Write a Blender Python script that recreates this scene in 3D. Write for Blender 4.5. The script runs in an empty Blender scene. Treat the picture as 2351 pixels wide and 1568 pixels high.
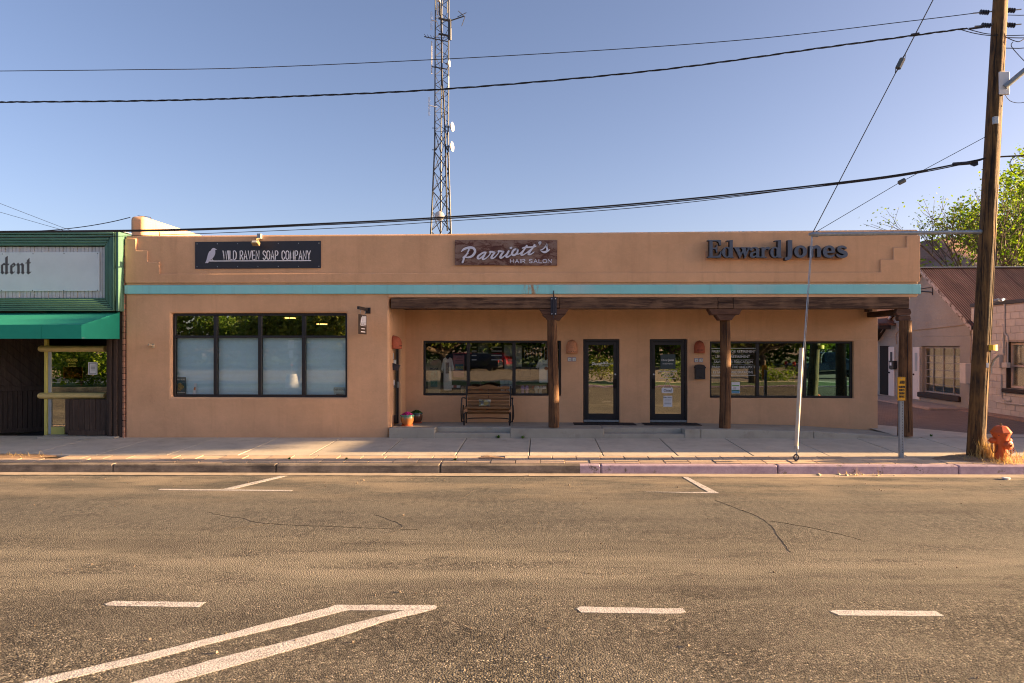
import bpy, math, random
from math import sin, cos, pi, radians, atan, tan, sqrt, hypot
from mathutils import Vector, Matrix
from mathutils.geometry import tessellate_polygon

SC = bpy.context.scene
COL = SC.collection
R = random.Random(11)

# ------------------------------------------------------------------ camera
CAM_H, FOC, CX, HY = 2.4, 1600.0, 1175.5, 794.0      # in units of a 2351 px wide picture
YAW = atan(0.0403)
SY, CY = sin(YAW), cos(YAW)
cd = bpy.data.cameras.new('camera')
cam = bpy.data.objects.new('camera', cd)
COL.objects.link(cam)
cam.location = (0, 0, CAM_H)
cam.rotation_euler = (pi / 2, 0, YAW)
cd.sensor_width = 36
cd.lens = FOC / 2351 * 36
cd.shift_y = (HY - 784) / 2351
cd.clip_start = 0.1
cd.clip_end = 9000
SC.camera = cam

# ------------------------------------------------------------------ sky, sun, exposure
SUN_EL = radians(11.3)
SUN_BACK = radians(1.5)              # the sun stands just behind the street front, far down the street
sun_dir = Vector((cos(SUN_EL) * cos(SUN_BACK), cos(SUN_EL) * sin(SUN_BACK), sin(SUN_EL)))
w = bpy.data.worlds.new('World')
SC.world = w
w.use_nodes = True
nt = w.node_tree
bg = nt.nodes['Background']
sky = nt.nodes.new('ShaderNodeTexSky')
sky.sky_type = 'NISHITA'
sky.sun_disc = False
sky.sun_elevation = SUN_EL
sky.sun_rotation = math.atan2(sun_dir.x, sun_dir.y)
sky.altitude = 1200
sky.air_density = 0.8
sky.dust_density = 5.5
sky.ozone_density = 1.2
wb = nt.nodes.new('ShaderNodeMix'); wb.data_type = 'RGBA'; wb.blend_type = 'MULTIPLY'; wb.inputs[0].default_value = 1.0     # camera white balance, one tint for the whole sky
wb.inputs[7].default_value = (1.03, 0.905, 0.945, 1)
nt.links.new(sky.outputs[0], wb.inputs[6]); nt.links.new(wb.outputs[2], bg.inputs[0])
bg.inputs[1].default_value = 0.053
sl = bpy.data.lights.new('sun', 'SUN')
sl.energy = 5.0
sl.angle = radians(0.5)
sl.color = (1.0, 0.66, 0.34)
sun = bpy.data.objects.new('sun', sl)
COL.objects.link(sun)
sun.rotation_euler = sun_dir.to_track_quat('Z', 'Y').to_euler()
SC.view_settings.view_transform = 'Standard'
SC.view_settings.look = 'None'
SC.view_settings.gamma = 1
SC.view_settings.use_curve_mapping = False
SC.view_settings.exposure = 2.4
SC.render.engine = 'CYCLES'
SC.cycles.use_denoising = True
SC.cycles.filter_width = 1.1
SC.cycles.max_bounces = 8
SC.cycles.transparent_max_bounces = 24
SC.cycles.sample_clamp_indirect = 6

# ------------------------------------------------------------------ where things stand
YK, YF, YB = 13.1, 16.3, 17.9        # kerb face, shop front, back wall of the porch
YP = 13.9                            # line of the utility pole
XR = 13.4                            # wall across the alley
GS = 0.005                           # the street climbs gently

def ray(x, y):
    u = (x - CX) / FOC
    return (-SY + u * CY, CY + u * SY, (HY - y) / FOC)

def P(x, y, Y):
    d = ray(x, y); t = Y / d[1]
    return Vector((d[0] * t, Y, CAM_H + d[2] * t))

def PXX(x, y, X):
    d = ray(x, y); t = X / d[0]
    return Vector((X, d[1] * t, CAM_H + d[2] * t))

def G(x, y, z0=0.0):
    d = ray(x, y); t = (CAM_H - z0) / (GS * d[0] - d[2])
    return Vector((d[0] * t, d[1] * t, CAM_H + d[2] * t))

def px(x, Y): return P(x, HY, Y).x
def pz(y, Y, x=CX): return P(x, y, Y).z

def gz(x, y):
    if y < YK: return GS * x
    if y < YF: return 0.16 + 0.03 * (y - YK) + GS * x
    return 0.256 + 0.012 * (y - YF) + GS * x

# ------------------------------------------------------------------ mesh builder
class MB:
    def __init__(self):
        self.v = []; self.f = []
    def add(self, vs, fs):
        n = len(self.v)
        self.v += [tuple(p) for p in vs]
        self.f += [tuple(i + n for i in f) for f in fs]
        return self
    def box(self, x0, x1, y0, y1, z0, z1, c=0.0, M=None):
        if x0 > x1: x0, x1 = x1, x0
        if y0 > y1: y0, y1 = y1, y0
        if z0 > z1: z0, z1 = z1, z0
        if c <= 0:
            vs = [(x0, y0, z0), (x1, y0, z0), (x1, y1, z0), (x0, y1, z0), (x0, y0, z1), (x1, y0, z1), (x1, y1, z1), (x0, y1, z1)]
            fs = [(0, 3, 2, 1), (4, 5, 6, 7), (0, 1, 5, 4), (1, 2, 6, 5), (2, 3, 7, 6), (3, 0, 4, 7)]
        else:
            c = min(c, (x1 - x0) / 2.1, (y1 - y0) / 2.1, (z1 - z0) / 2.1)
            vs = []; idx = {}
            for sx in (0, 1):
                for sy in (0, 1):
                    for sz in (0, 1):
                        X = (x0, x1)[sx]; Y = (y0, y1)[sy]; Z = (z0, z1)[sz]
                        dx = c if sx == 0 else -c; dy = c if sy == 0 else -c; dz = c if sz == 0 else -c
                        for a, p in (('x', (X, Y + dy, Z + dz)), ('y', (X + dx, Y, Z + dz)), ('z', (X + dx, Y + dy, Z))):
                            idx[(sx, sy, sz, a)] = len(vs); vs.append(p)
            fs = []
            I = idx
            for s in (0, 1):
                q = [I[(s, 0, 0, 'x')], I[(s, 1, 0, 'x')], I[(s, 1, 1, 'x')], I[(s, 0, 1, 'x')]]
                fs.append(q if s else q[::-1])
                q = [I[(0, s, 0, 'y')], I[(1, s, 0, 'y')], I[(1, s, 1, 'y')], I[(0, s, 1, 'y')]]
                fs.append(q[::-1] if s else q)
                q = [I[(0, 0, s, 'z')], I[(1, 0, s, 'z')], I[(1, 1, s, 'z')], I[(0, 1, s, 'z')]]
                fs.append(q if s else q[::-1])
            for a in (0, 1):
                for b in (0, 1):
                    fs.append([I[(a, b, 0, 'x')], I[(a, b, 1, 'x')], I[(a, b, 1, 'y')], I[(a, b, 0, 'y')]] if (a + b) % 2 == 0 else [I[(a, b, 0, 'y')], I[(a, b, 1, 'y')], I[(a, b, 1, 'x')], I[(a, b, 0, 'x')]])
                    fs.append([I[(a, 0, b, 'z')], I[(a, 1, b, 'z')], I[(a, 1, b, 'x')], I[(a, 0, b, 'x')]] if (a + b) % 2 == 0 else [I[(a, 0, b, 'x')], I[(a, 1, b, 'x')], I[(a, 1, b, 'z')], I[(a, 0, b, 'z')]])
                    fs.append([I[(0, a, b, 'y')], I[(1, a, b, 'y')], I[(1, a, b, 'z')], I[(0, a, b, 'z')]] if (a + b) % 2 == 0 else [I[(0, a, b, 'z')], I[(1, a, b, 'z')], I[(1, a, b, 'y')], I[(0, a, b, 'y')]])
            for a in (0, 1):
                for b in (0, 1):
                    for d in (0, 1):
                        t = [I[(a, b, d, 'x')], I[(a, b, d, 'y')], I[(a, b, d, 'z')]]
                        fs.append(t if (a + b + d) % 2 else t[::-1])
        if M is not None: vs = [M @ Vector(p) for p in vs]
        return self.add(vs, fs)
    def tube(self, pts, r, n=8, cap=True, closed=False):
        pts = [Vector(p) for p in pts]; m = len(pts)
        rs = [r] * m if not hasattr(r, '__len__') else list(r)
        up = None; vs = []; fs = []
        for i in range(m):
            a = pts[i - 1] if (i > 0 or closed) else pts[i]
            b = pts[(i + 1) % m] if (i < m - 1 or closed) else pts[i]
            t = (b - a)
            if t.length < 1e-9: t = Vector((0, 0, 1))
            t.normalize()
            if up is None:
                up = Vector((0, 0, 1)) if abs(t.z) < 0.9 else Vector((0, 1, 0))
            s = t.cross(up)
            if s.length < 1e-6: s = t.orthogonal()
            s.normalize(); up = s.cross(t).normalized()
            for k in range(n):
                a_ = 2 * pi * k / n
                vs.append(pts[i] + (s * cos(a_) + up * sin(a_)) * rs[i])
        rng = m if closed else m - 1
        for i in range(rng):
            j = (i + 1) % m
            for k in range(n):
                l = (k + 1) % n
                fs.append((i * n + k, i * n + l, j * n + l, j * n + k))
        if cap and not closed:
            fs.append(tuple(range(n))[::-1]); fs.append(tuple((m - 1) * n + k for k in range(n)))
        return self.add(vs, fs)
    def lathe(self, prof, n=16, o=(0, 0, 0), M=None, lobes=0, lobe_amp=0.0):
        vs = []; fs = []
        for (r, z) in prof:
            for k in range(n):
                a = 2 * pi * k / n
                rr = r * (1 + lobe_amp * cos(lobes * a)) if lobes else r
                vs.append(Vector((rr * cos(a), rr * sin(a), z)))
        m = len(prof)
        for i in range(m - 1):
            for k in range(n):
                l = (k + 1) % n
                fs.append((i * n + k, i * n + l, (i + 1) * n + l, (i + 1) * n + k))
        if prof[0][0] > 1e-6: fs.append(tuple(range(n))[::-1])
        if prof[-1][0] > 1e-6: fs.append(tuple((m - 1) * n + k for k in range(n)))
        if M is not None: vs = [M @ p for p in vs]
        o = Vector(o)
        return self.add([p + o for p in vs], fs)
    def prism(self, pts, fr, d0, d1):
        """polygon pts (2-D, any winding) in frame fr, from depth d0 (back) to d1 (front, towards fr.n)"""
        if sum(pts[i][0] * pts[(i + 1) % len(pts)][1] - pts[(i + 1) % len(pts)][0] * pts[i][1] for i in range(len(pts))) < 0: pts = pts[::-1]
        n = len(pts)
        tris = tessellate_polygon([[Vector((p[0], p[1], 0)) for p in pts]])
        vs = [fr(p[0], p[1], d1) for p in pts] + [fr(p[0], p[1], d0) for p in pts]
        fs = []
        for t in tris:
            a, b, c = (pts[i] for i in t)
            cr = (b[0] - a[0]) * (c[1] - a[1]) - (c[0] - a[0]) * (b[1] - a[1])
            t = tuple(t) if cr > 0 else tuple(t)[::-1]
            fs.append(t)
            if d0 is not None: fs.append(tuple(i + n for i in t)[::-1])
        for i in range(n):
            j = (i + 1) % n
            fs.append((i, i + n, j + n, j))
        return self.add(vs, fs)
    def ribbon(self, pts, wd, fr, d0, d1, cap=True, closed=False):
        """a pen stroke of width wd (number or list) along 2-D pts, as a solid from d0 to d1"""
        n = len(pts)
        ws = [wd] * n if not hasattr(wd, '__len__') else list(wd)
        L = []; Rr = []
        for i in range(n):
            a = pts[i - 1] if (i > 0 or closed) else pts[i]
            b = pts[(i + 1) % n] if (i < n - 1 or closed) else pts[i]
            tx, ty = b[0] - a[0], b[1] - a[1]
            l = hypot(tx, ty) or 1; tx /= l; ty /= l
            k = 1.0
            if (0 < i < n - 1) or closed:
                e = pts[i]; q1 = (e[0] - a[0], e[1] - a[1]); l1 = hypot(*q1) or 1
                k = min(1.6, 1 / max(0.35, abs((q1[0] * tx + q1[1] * ty) / l1)))
            h = ws[i] / 2 * k
            L.append((pts[i][0] - ty * h, pts[i][1] + tx * h)); Rr.append((pts[i][0] + ty * h, pts[i][1] - tx * h))
        if closed:
            for i in range(n):
                j = (i + 1) % n
                self.prism([Rr[i], Rr[j], L[j], L[i]], fr, d0, d1)
            return self
        capA = []; capB = []
        if cap:
            for (i, o, out) in ((0, 1, capA), (n - 1, n - 2, capB)):
                dx, dy = pts[i][0] - pts[o][0], pts[i][1] - pts[o][1]
                a0 = math.atan2(dy, dx)
                for s in range(1, 4):
                    a = a0 - pi / 2 + pi * s / 4
                    out.append((pts[i][0] + cos(a) * ws[i] / 2, pts[i][1] + sin(a) * ws[i] / 2))
        vs2 = Rr + capB + L[::-1] + capA
        m = len(vs2)
        vs = [fr(p[0], p[1], d1) for p in vs2] + [fr(p[0], p[1], d0) for p in vs2]
        fs = []
        for i in range(n - 1):
            q = (i, i + 1, n + len(capB) + n - 2 - i, n + len(capB) + n - 1 - i)
            fs.append(q); fs.append(tuple(k + m for k in q)[::-1])
        if cap:
            q = [n - 1] + [n + k for k in range(len(capB))] + [n + len(capB)]
            fs.append(tuple(q)); fs.append(tuple(k + m for k in q)[::-1])
            q = [2 * n + len(capB) - 1] + [2 * n + len(capB) + k for k in range(len(capA))] + [0]
            fs.append(tuple(q)); fs.append(tuple(k + m for k in q)[::-1])
        for i in range(m):
            j = (i + 1) % m
            fs.append((i, i + m, j + m, j))
        return self.add(vs, fs)
    def build(self, name, mat, parent=None, smooth=False, bevel=0.0, segs=2, kind=None, auto=None):
        o = origin(parent) if parent else Vector((0, 0, 0))
        me = bpy.data.meshes.new(name)
        me.from_pydata([(v[0] - o.x, v[1] - o.y, v[2] - o.z) for v in self.v], [], self.f)
        me.update()
        if mat is not None: me.materials.append(mat)
        if smooth or auto:
            me.polygons.foreach_set('use_smooth', [True] * len(me.polygons))
            if auto: me.set_sharp_from_angle(angle=radians(auto))
        ob = bpy.data.objects.new(name, me)
        COL.objects.link(ob)
        if parent: ob.parent = parent
        if bevel > 0:
            b = ob.modifiers.new('bevel', 'BEVEL'); b.width = bevel; b.segments = segs; b.limit_method = 'ANGLE'; b.angle_limit = radians(40)
        if kind: ob['kind'] = kind
        return ob

def origin(o):
    p = Vector((0, 0, 0))
    while o is not None:
        p += o.location; o = o.parent
    return p

def tag(o, label=None, cat=None, group=None, kind=None):
    if label: o['label'] = label
    if cat: o['category'] = cat
    if group: o['group'] = group
    if kind: o['kind'] = kind
    return o

def thing(name, loc, label, cat, group=None):
    o = bpy.data.objects.new(name, None); o.empty_display_size = 0.2
    COL.objects.link(o); o.location = loc
    return tag(o, label, cat, group)

def single(name, mb, mat, label, cat, group=None, **k):
    return tag(mb.build(name, mat, **k), label, cat, group)

def copy_part(src, parent, loc):
    c = src.copy(); COL.objects.link(c); c.parent = parent; c.location = loc
    return c

def copy_tree(o, parent=None):
    c = o.copy(); COL.objects.link(c)
    if parent is not None: c.parent = parent
    for ch in list(o.children): copy_tree(ch, c)
    return c

def frame(o, ex=(1, 0, 0), ez=(0, 0, 1), n=(0, -1, 0), s=1.0):
    o, ex, ez, n = Vector(o), Vector(ex), Vector(ez), Vector(n)
    return lambda x, y, d: o + ex * (x * s) + ez * (y * s) + n * d

def facing(Y):
    """pixel coordinates of the photograph, on the upright plane at Y that faces the street"""
    def fr(x, y, d):
        p = P(x, y, Y); return Vector((p.x, Y - d, p.z))
    return fr

def arc(cx, cy, rx, ry, a0, a1, n=8):
    return [(cx + rx * cos(radians(a0 + (a1 - a0) * i / n)), cy + ry * sin(radians(a0 + (a1 - a0) * i / n))) for i in range(n + 1)]

def smooth_pts(pts, k=4):
    """Catmull-Rom through pts (tuples of any length)"""
    out = []; n = len(pts)
    for i in range(n - 1):
        p0 = pts[max(i - 1, 0)]; p1 = pts[i]; p2 = pts[i + 1]; p3 = pts[min(i + 2, n - 1)]
        for s in range(k):
            t = s / k
            out.append(tuple(0.5 * (2 * b + (c - a) * t + (2 * a - 5 * b + 4 * c - d) * t * t + (3 * b - a - 3 * c + d) * t ** 3) for a, b, c, d in zip(p0, p1, p2, p3)))
    out.append(tuple(pts[-1]))
    return out

def text_mesh(name, s, size, mat, parent, fr, d=0.002, sx=1.0, shear=0.0, bold=0.0, depth=0.0, align='LEFT', spacing=1.0):
    cu = bpy.data.curves.new(name, 'FONT')
    cu.body = s; cu.size = 1.0; cu.shear = shear; cu.offset = bold; cu.align_x = align; cu.resolution_u = 3; cu.space_character = spacing
    to = bpy.data.objects.new('t', cu)
    COL.objects.link(to)
    me = bpy.data.meshes.new_from_object(to.evaluated_get(bpy.context.evaluated_depsgraph_get()))
    bpy.data.objects.remove(to); bpy.data.curves.remove(cu)
    mb = MB()
    mb.v = [tuple(fr(v.co.x * size * sx, v.co.y * size, d)) for v in me.vertices]
    mb.f = [tuple(p.vertices) for p in me.polygons]
    bpy.data.meshes.remove(me)
    return mb.build(name, mat, parent)

# ------------------------------------------------------------------ materials
class NT:
    def __init__(self, name):
        self.m = bpy.data.materials.new(name); self.m.use_nodes = True
        self.t = self.m.node_tree; self.b = self.t.nodes['Principled BSDF']
        self.out = self.t.nodes['Material Output']
    def n(self, typ, **k):
        nd = self.t.nodes.new('ShaderNode' + typ)
        for a, b in k.items(): setattr(nd, a, b)
        return nd
    def l(self, a, b): self.t.links.new(a, b)
    def set(self, **k):
        for a, v in k.items():
            s = {'base': 'Base Color', 'rough': 'Roughness', 'metal': 'Metallic', 'spec': 'Specular IOR Level', 'coat': 'Coat Weight'}[a]
            self.b.inputs[s].default_value = v
    def coords(self, scale=(1, 1, 1), world=False):
        c = self.n('TexCoord')
        mp = self.n('Mapping'); mp.inputs['Scale'].default_value = scale
        if world:
            g = self.n('NewGeometry'); self.l(g.outputs['Position'], mp.inputs[0])
        else:
            self.l(c.outputs['Object'], mp.inputs[0])
        return mp.outputs[0]
    def noise(self, co, scale, detail=4, rough=0.6, dist=0.0):
        x = self.n('TexNoise'); x.inputs['Scale'].default_value = scale; x.inputs['Detail'].default_value = detail
        x.inputs['Roughness'].default_value = rough; x.inputs['Distortion'].default_value = dist
        self.l(co, x.inputs['Vector']); return x.outputs['Fac']
    def voro(self, co, scale, out='Distance', feature='F1', rnd=1.0):
        x = self.n('TexVoronoi'); x.feature = feature; x.inputs['Scale'].default_value = scale; x.inputs['Randomness'].default_value = rnd
        self.l(co, x.inputs['Vector']); return x.outputs[out]
    def ramp(self, fac, stops, interp='LINEAR'):
        r = self.n('ValToRGB'); r.color_ramp.interpolation = interp
        e = r.color_ramp.elements
        while len(e) < len(stops): e.new(0.5)
        for el, (p, c) in zip(e, stops):
            el.position = p; el.color = (*c, 1) if len(c) == 3 else c
        self.l(fac, r.inputs[0]); return r.outputs[0]
    def mix(self, fac, a, b, blend='MIX'):
        m = self.n('Mix', data_type='RGBA', blend_type=blend)
        for s, v in ((m.inputs[0], fac), (m.inputs[6], a), (m.inputs[7], b)):
            if hasattr(v, 'links'): self.l(v, s)
            elif isinstance(v, (int, float)): s.default_value = v
            else: s.default_value = (*v, 1) if len(v) == 3 else v
        return m.outputs[2]
    def math(self, op, a, b=0.0, clamp=False):
        m = self.n('Math', operation=op); m.use_clamp = clamp
        for s, v in ((m.inputs[0], a), (m.inputs[1], b)):
            if hasattr(v, 'links'): self.l(v, s)
            else: s.default_value = v
        return m.outputs[0]
    def bump(self, h, strength=0.3, dist=0.01):
        b = self.n('Bump'); b.inputs['Strength'].default_value = strength; b.inputs['Distance'].default_value = dist
        self.l(h, b.inputs['Height']); self.l(b.outputs[0], self.b.inputs['Normal']); return b
    def base(self, c): self.l(c, self.b.inputs['Base Color'])
    def rnd(self):
        return self.n('ObjectInfo').outputs['Random']

def simple(name, col, rough=0.7, metal=0.0, var=0.12, scale=6.0, bump=0.0, bscale=80.0, coat=0.0, rnd=0.0, stain=None, world=False):
    t = NT(name); co = t.coords(world=world)
    f = t.noise(co, scale, 5, 0.65)
    lo = tuple(c * (1 - var) for c in col); hi = tuple(min(1, c * (1 + var)) for c in col)
    c = t.ramp(f, [(0.3, lo), (0.7, hi)])
    if stain:
        g = t.noise(co, stain[2], 6, 0.7)
        k = t.ramp(g, [(stain[1], (0, 0, 0)), (stain[1] + 0.12, (1, 1, 1))])
        c = t.mix(k, c, stain[0])
    if rnd:
        r = t.math('MULTIPLY', t.math('SUBTRACT', t.rnd(), 0.5), 2 * rnd)
        r = t.math('ADD', r, 1.0)
        hs = t.n('HueSaturation'); t.l(r, hs.inputs['Value']); t.l(c, hs.inputs['Color']); c = hs.outputs[0]
    t.base(c)
    t.set(rough=rough, metal=metal, coat=coat)
    if bump: t.bump(t.noise(co, bscale, 4, 0.6), bump, 0.01)
    return t.m

def stucco(name, col, bump=0.35, bs=110, stain=True):
    t = NT(name); co = t.coords(world=True)
    f = t.noise(co, 0.9, 6, 0.6)
    c = t.ramp(f, [(0.3, tuple(x * 0.86 for x in col)), (0.7, tuple(x * 1.1 for x in col))])
    g = t.noise(co, 4.5, 6, 0.7)
    c = t.mix(t.math('MULTIPLY', t.ramp(g, [(0.45, (0, 0, 0)), (0.75, (1, 1, 1))]), 0.22), c, tuple(x * 0.72 for x in col))
    fine = t.noise(co, 45, 3, 0.6)
    c = t.mix(t.math('MULTIPLY', fine, 0.3), c, tuple(x * 0.7 for x in col))
    if stain:
        # rain streaks running down, and splash dirt in patches
        st = t.noise(t.coords((2.5, 2.5, 0.18), world=True), 2.2, 6, 0.65)
        c = t.mix(t.math('MULTIPLY', t.ramp(st, [(0.52, (0, 0, 0)), (0.72, (1, 1, 1))]), 0.3), c, tuple(x * y for x, y in zip(col, (0.66, 0.62, 0.62))))
    # faint trowel arcs and a few hairline cracks
    tr = t.noise(t.coords((1.2, 1, 2.6), world=True), 3.2, 7, 0.75, 1.4)
    c = t.mix(t.math('MULTIPLY', t.ramp(tr, [(0.5, (0, 0, 0)), (0.62, (1, 1, 1))]), 0.16), c, tuple(min(1, x * 1.16) for x in col))
    hc = t.n('TexVoronoi'); hc.feature = 'DISTANCE_TO_EDGE'; hc.inputs['Scale'].default_value = 0.42
    wv = t.n('TexNoise'); wv.inputs['Scale'].default_value = 2.5; wv.inputs['Detail'].default_value = 5; t.l(co, wv.inputs['Vector'])
    ad = t.n('VectorMath', operation='ADD'); t.l(co, ad.inputs[0]); t.l(wv.outputs['Color'], ad.inputs[1]); t.l(ad.outputs[0], hc.inputs['Vector'])
    crk = t.math('MULTIPLY', t.ramp(hc.outputs['Distance'], [(0.0, (1, 1, 1)), (0.004, (0, 0, 0))]), t.ramp(t.noise(co, 0.5, 3), [(0.55, (0, 0, 0)), (0.62, (1, 1, 1))]))
    c = t.mix(t.math('MULTIPLY', crk, 0.2), c, tuple(x * 0.35 for x in col))
    sz = t.n('SeparateXYZ'); t.l(co, sz.inputs[0])
    low = t.ramp(t.math('ADD', sz.outputs[2], t.math('MULTIPLY', t.noise(co, 2.4, 6, .7), 0.8)), [(0.52, (1, 1, 1)), (1.0, (0, 0, 0))])
    c = t.mix(t.math('MULTIPLY', low, 0.3), c, tuple(x * y for x, y in zip(col, (0.6, 0.58, 0.6))))
    t.base(c); t.set(rough=0.95, spec=0.15)
    h = t.math('ADD', t.noise(co, bs, 3, 0.7), t.math('MULTIPLY', t.noise(co, 14, 3, 0.6), 1.2))
    t.bump(h, bump, 0.008)
    return t.m

def wood(name, dark, light, axis='z', rough=0.75, sc=1.0, bump=0.5, contrast=(0.35, 0.65), knots=True, rnd=0.0):
    t = NT(name)
    s = {'x': (0.6, 9, 9), 'y': (9, 0.6, 9), 'z': (9, 9, 0.6)}[axis]
    s = tuple(a * sc for a in s)
    co = t.coords(s)
    f = t.noise(co, 2.2, 8, 0.7, 0.4)
    c = t.ramp(f, [(contrast[0], dark), (contrast[1], light)])
    g = t.noise(t.coords(tuple(a * 3 for a in s)), 5, 4, 0.6)
    c = t.mix(t.math('MULTIPLY', t.ramp(g, [(0.5, (0, 0, 0)), (0.7, (1, 1, 1))]), 0.55), c, tuple(a * 0.45 for a in dark))
    if knots:
        k = t.noise(t.coords(), 2.0, 3, 0.5)
        c = t.mix(t.math('MULTIPLY', t.ramp(k, [(0.5, (0, 0, 0)), (0.72, (1, 1, 1))]), 0.6), c, light)
    if rnd:
        r = t.math('ADD', t.math('MULTIPLY', t.math('SUBTRACT', t.rnd(), 0.5), 2 * rnd), 1.0)
        hs = t.n('HueSaturation'); t.l(r, hs.inputs['Value']); t.l(c, hs.inputs['Color']); c = hs.outputs[0]
    t.base(c); t.set(rough=rough, spec=0.3)
    t.bump(t.math('ADD', f, g), bump, 0.01)
    return t.m

def glass_pane(name, refl=0.42, tint=(0.8, 0.86, 0.84), gcol=(0.95, 0.95, 0.9), wob=0.012):
    t = NT(name)
    t.t.nodes.remove(t.b)
    tr = t.n('BsdfTransparent'); tr.inputs[0].default_value = (*tint, 1)
    gl = t.n('BsdfGlossy'); gl.inputs['Color'].default_value = (*gcol, 1); gl.inputs['Roughness'].default_value = 0.0
    if wob:
        bp = t.n('Bump'); bp.inputs['Strength'].default_value = wob; bp.inputs['Distance'].default_value = 0.05
        t.l(t.noise(t.coords(world=True), 1.6, 2, 0.5), bp.inputs['Height']); t.l(bp.outputs[0], gl.inputs['Normal'])
    lw = t.n('LayerWeight'); lw.inputs[0].default_value = 0.25
    fac = t.math('ADD', t.math('MULTIPLY', lw.outputs['Fresnel'], 0.8), refl, True)
    mx = t.n('MixShader'); t.l(fac, mx.inputs[0]); t.l(tr.outputs[0], mx.inputs[1]); t.l(gl.outputs[0], mx.inputs[2])
    t.l(mx.outputs[0], t.out.inputs[0])
    return t.m

def leaf_mat(name, a, b, trans=0.45):
    t = NT(name)
    r = t.n('NewGeometry')
    f = r.outputs['Random Per Island']
    c = t.ramp(f, [(0.0, a), (0.5, tuple((x + y) / 2 for x, y in zip(a, b))), (1.0, b)])
    t.base(c); t.set(rough=0.55, spec=0.3)
    tl = t.n('BsdfTranslucent'); hs = t.n('HueSaturation'); hs.inputs['Saturation'].default_value = 1.1; hs.inputs['Value'].default_value = 1.3
    t.l(c, hs.inputs['Color']); t.l(hs.outputs[0], tl.inputs[0])
    mx = t.n('MixShader'); mx.inputs[0].default_value = trans
    t.l(t.b.outputs[0], mx.inputs[1]); t.l(tl.outputs[0], mx.inputs[2]); t.l(mx.outputs[0], t.out.inputs[0])
    return t.m

STUC = (0.74, 0.445, 0.26)
m_stucco = stucco('stucco_tan', STUC)
m_stucco_porch = m_stucco
def teal_material():
    t = NT('teal_paint'); co = t.coords(world=True); sp = t.n('SeparateXYZ'); t.l(co, sp.inputs[0])
    c = t.ramp(t.noise(co, 1.0, 6, .6), [(.3, (0.235, 0.61, 0.65)), (.7, (0.28, 0.70, 0.74))])
    c = t.mix(t.math('MULTIPLY', t.ramp(t.noise(co, .55, 4), [(.5, (0, 0, 0)), (.68, (1, 1, 1))]), .7), c, (0.45, 0.68, 0.71))           # chalky faded lengths
    c = t.mix(t.math('MULTIPLY', t.ramp(t.noise(t.coords((3, 3, .25), world=True), 2.5, 5, .7), [(.55, (0, 0, 0)), (.75, (1, 1, 1))]), .35), c, (0.20, 0.40, 0.40))
    # a rusty weep where a spout stood over the first post
    x0 = px(1221, YF)
    near = t.math('SUBTRACT', 1.0, t.math('DIVIDE', t.math('ABSOLUTE', t.math('SUBTRACT', sp.outputs[0], x0)), .26), True)
    rs = t.math('MULTIPLY', near, t.ramp(t.noise(t.coords((6, 6, 1.2), world=True), 3.5, 5, .7), [(.48, (0, 0, 0)), (.58, (1, 1, 1))]))
    c = t.mix(rs, c, (0.42, 0.20, 0.07)); t.base(c); t.set(rough=.8); t.bump(t.noise(co, 90, 4, .6), .25, .006); return t.m
m_teal = teal_material()
m_beam = wood('beam_wood', (0.05, 0.026, 0.018), (0.26, 0.155, 0.095), 'x', contrast=(0.42, 0.72))
m_beam_y = wood('beam_wood_cross', (0.04, 0.02, 0.013), (0.12, 0.065, 0.04), 'y')
m_corbel = wood('corbel_wood', (0.06, 0.028, 0.018), (0.14, 0.07, 0.045), 'x')
m_post = wood('post_wood', (0.045, 0.02, 0.011), (0.25, 0.125, 0.055), 'z', contrast=(0.36, 0.72), bump=0.9)
m_check = simple('post_crack', (0.012, 0.007, 0.005), 0.9)
m_pole = wood('pole_wood', (0.03, 0.018, 0.011), (0.30, 0.155, 0.05), 'z', contrast=(0.40, 0.74), bump=1.0)
m_black = simple('black_aluminium', (0.014, 0.013, 0.016), 0.45, var=0.2)
m_glass = glass_pane('shop_glass', 0.13, (0.97, 0.98, 0.96))
m_glass_dark = glass_pane('door_glass', 0.36, (0.55, 0.58, 0.54), (1.0, 0.97, 0.85), 0.02)
m_glass_blue = glass_pane('tinted_glass', 0.32, (0.3, 0.45, 0.46), (0.50, 0.95, 0.92), 0.01)
m_glass_clear = glass_pane('clear_glass', 0.05, (0.97, 0.99, 0.99))
m_glass_clear2 = glass_pane('upper_glass', 0.34, (0.8, 0.82, 0.8))
m_inside = simple('interior_wall', (0.10, 0.085, 0.07), 0.9)
m_inside_floor = simple('interior_floor', (0.12, 0.09, 0.06), 0.6)
m_steel_dark = simple('dark_steel', (0.05, 0.05, 0.065), 0.5, 0.6)
m_galv = simple('galvanised_steel', (0.32, 0.35, 0.38), 0.45, 0.7, var=0.2, scale=20)
m_white = simple('white_paint', (0.72, 0.72, 0.74), 0.6, var=0.04)
m_paper = simple('paper', (0.78, 0.79, 0.82), 0.8, var=0.03)
m_terracotta = simple('terracotta', (0.42, 0.10, 0.045), 0.7, var=0.2, scale=14, bump=0.2)
m_terracotta_pale = simple('pale_terracotta', (0.60, 0.27, 0.14), 0.8, var=0.15, scale=14, bump=0.2)
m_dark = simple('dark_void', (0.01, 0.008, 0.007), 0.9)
m_letter_white = simple('white_lettering', (0.90, 0.90, 0.95), 0.5, var=0.03)
m_print = simple('white_print', (0.72, 0.74, 0.74), 0.6, var=0.03)
m_ink = simple('dark_ink', (0.03, 0.03, 0.035), 0.8)
m_cable = simple('black_cable', (0.012, 0.012, 0.014), 0.6)
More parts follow.
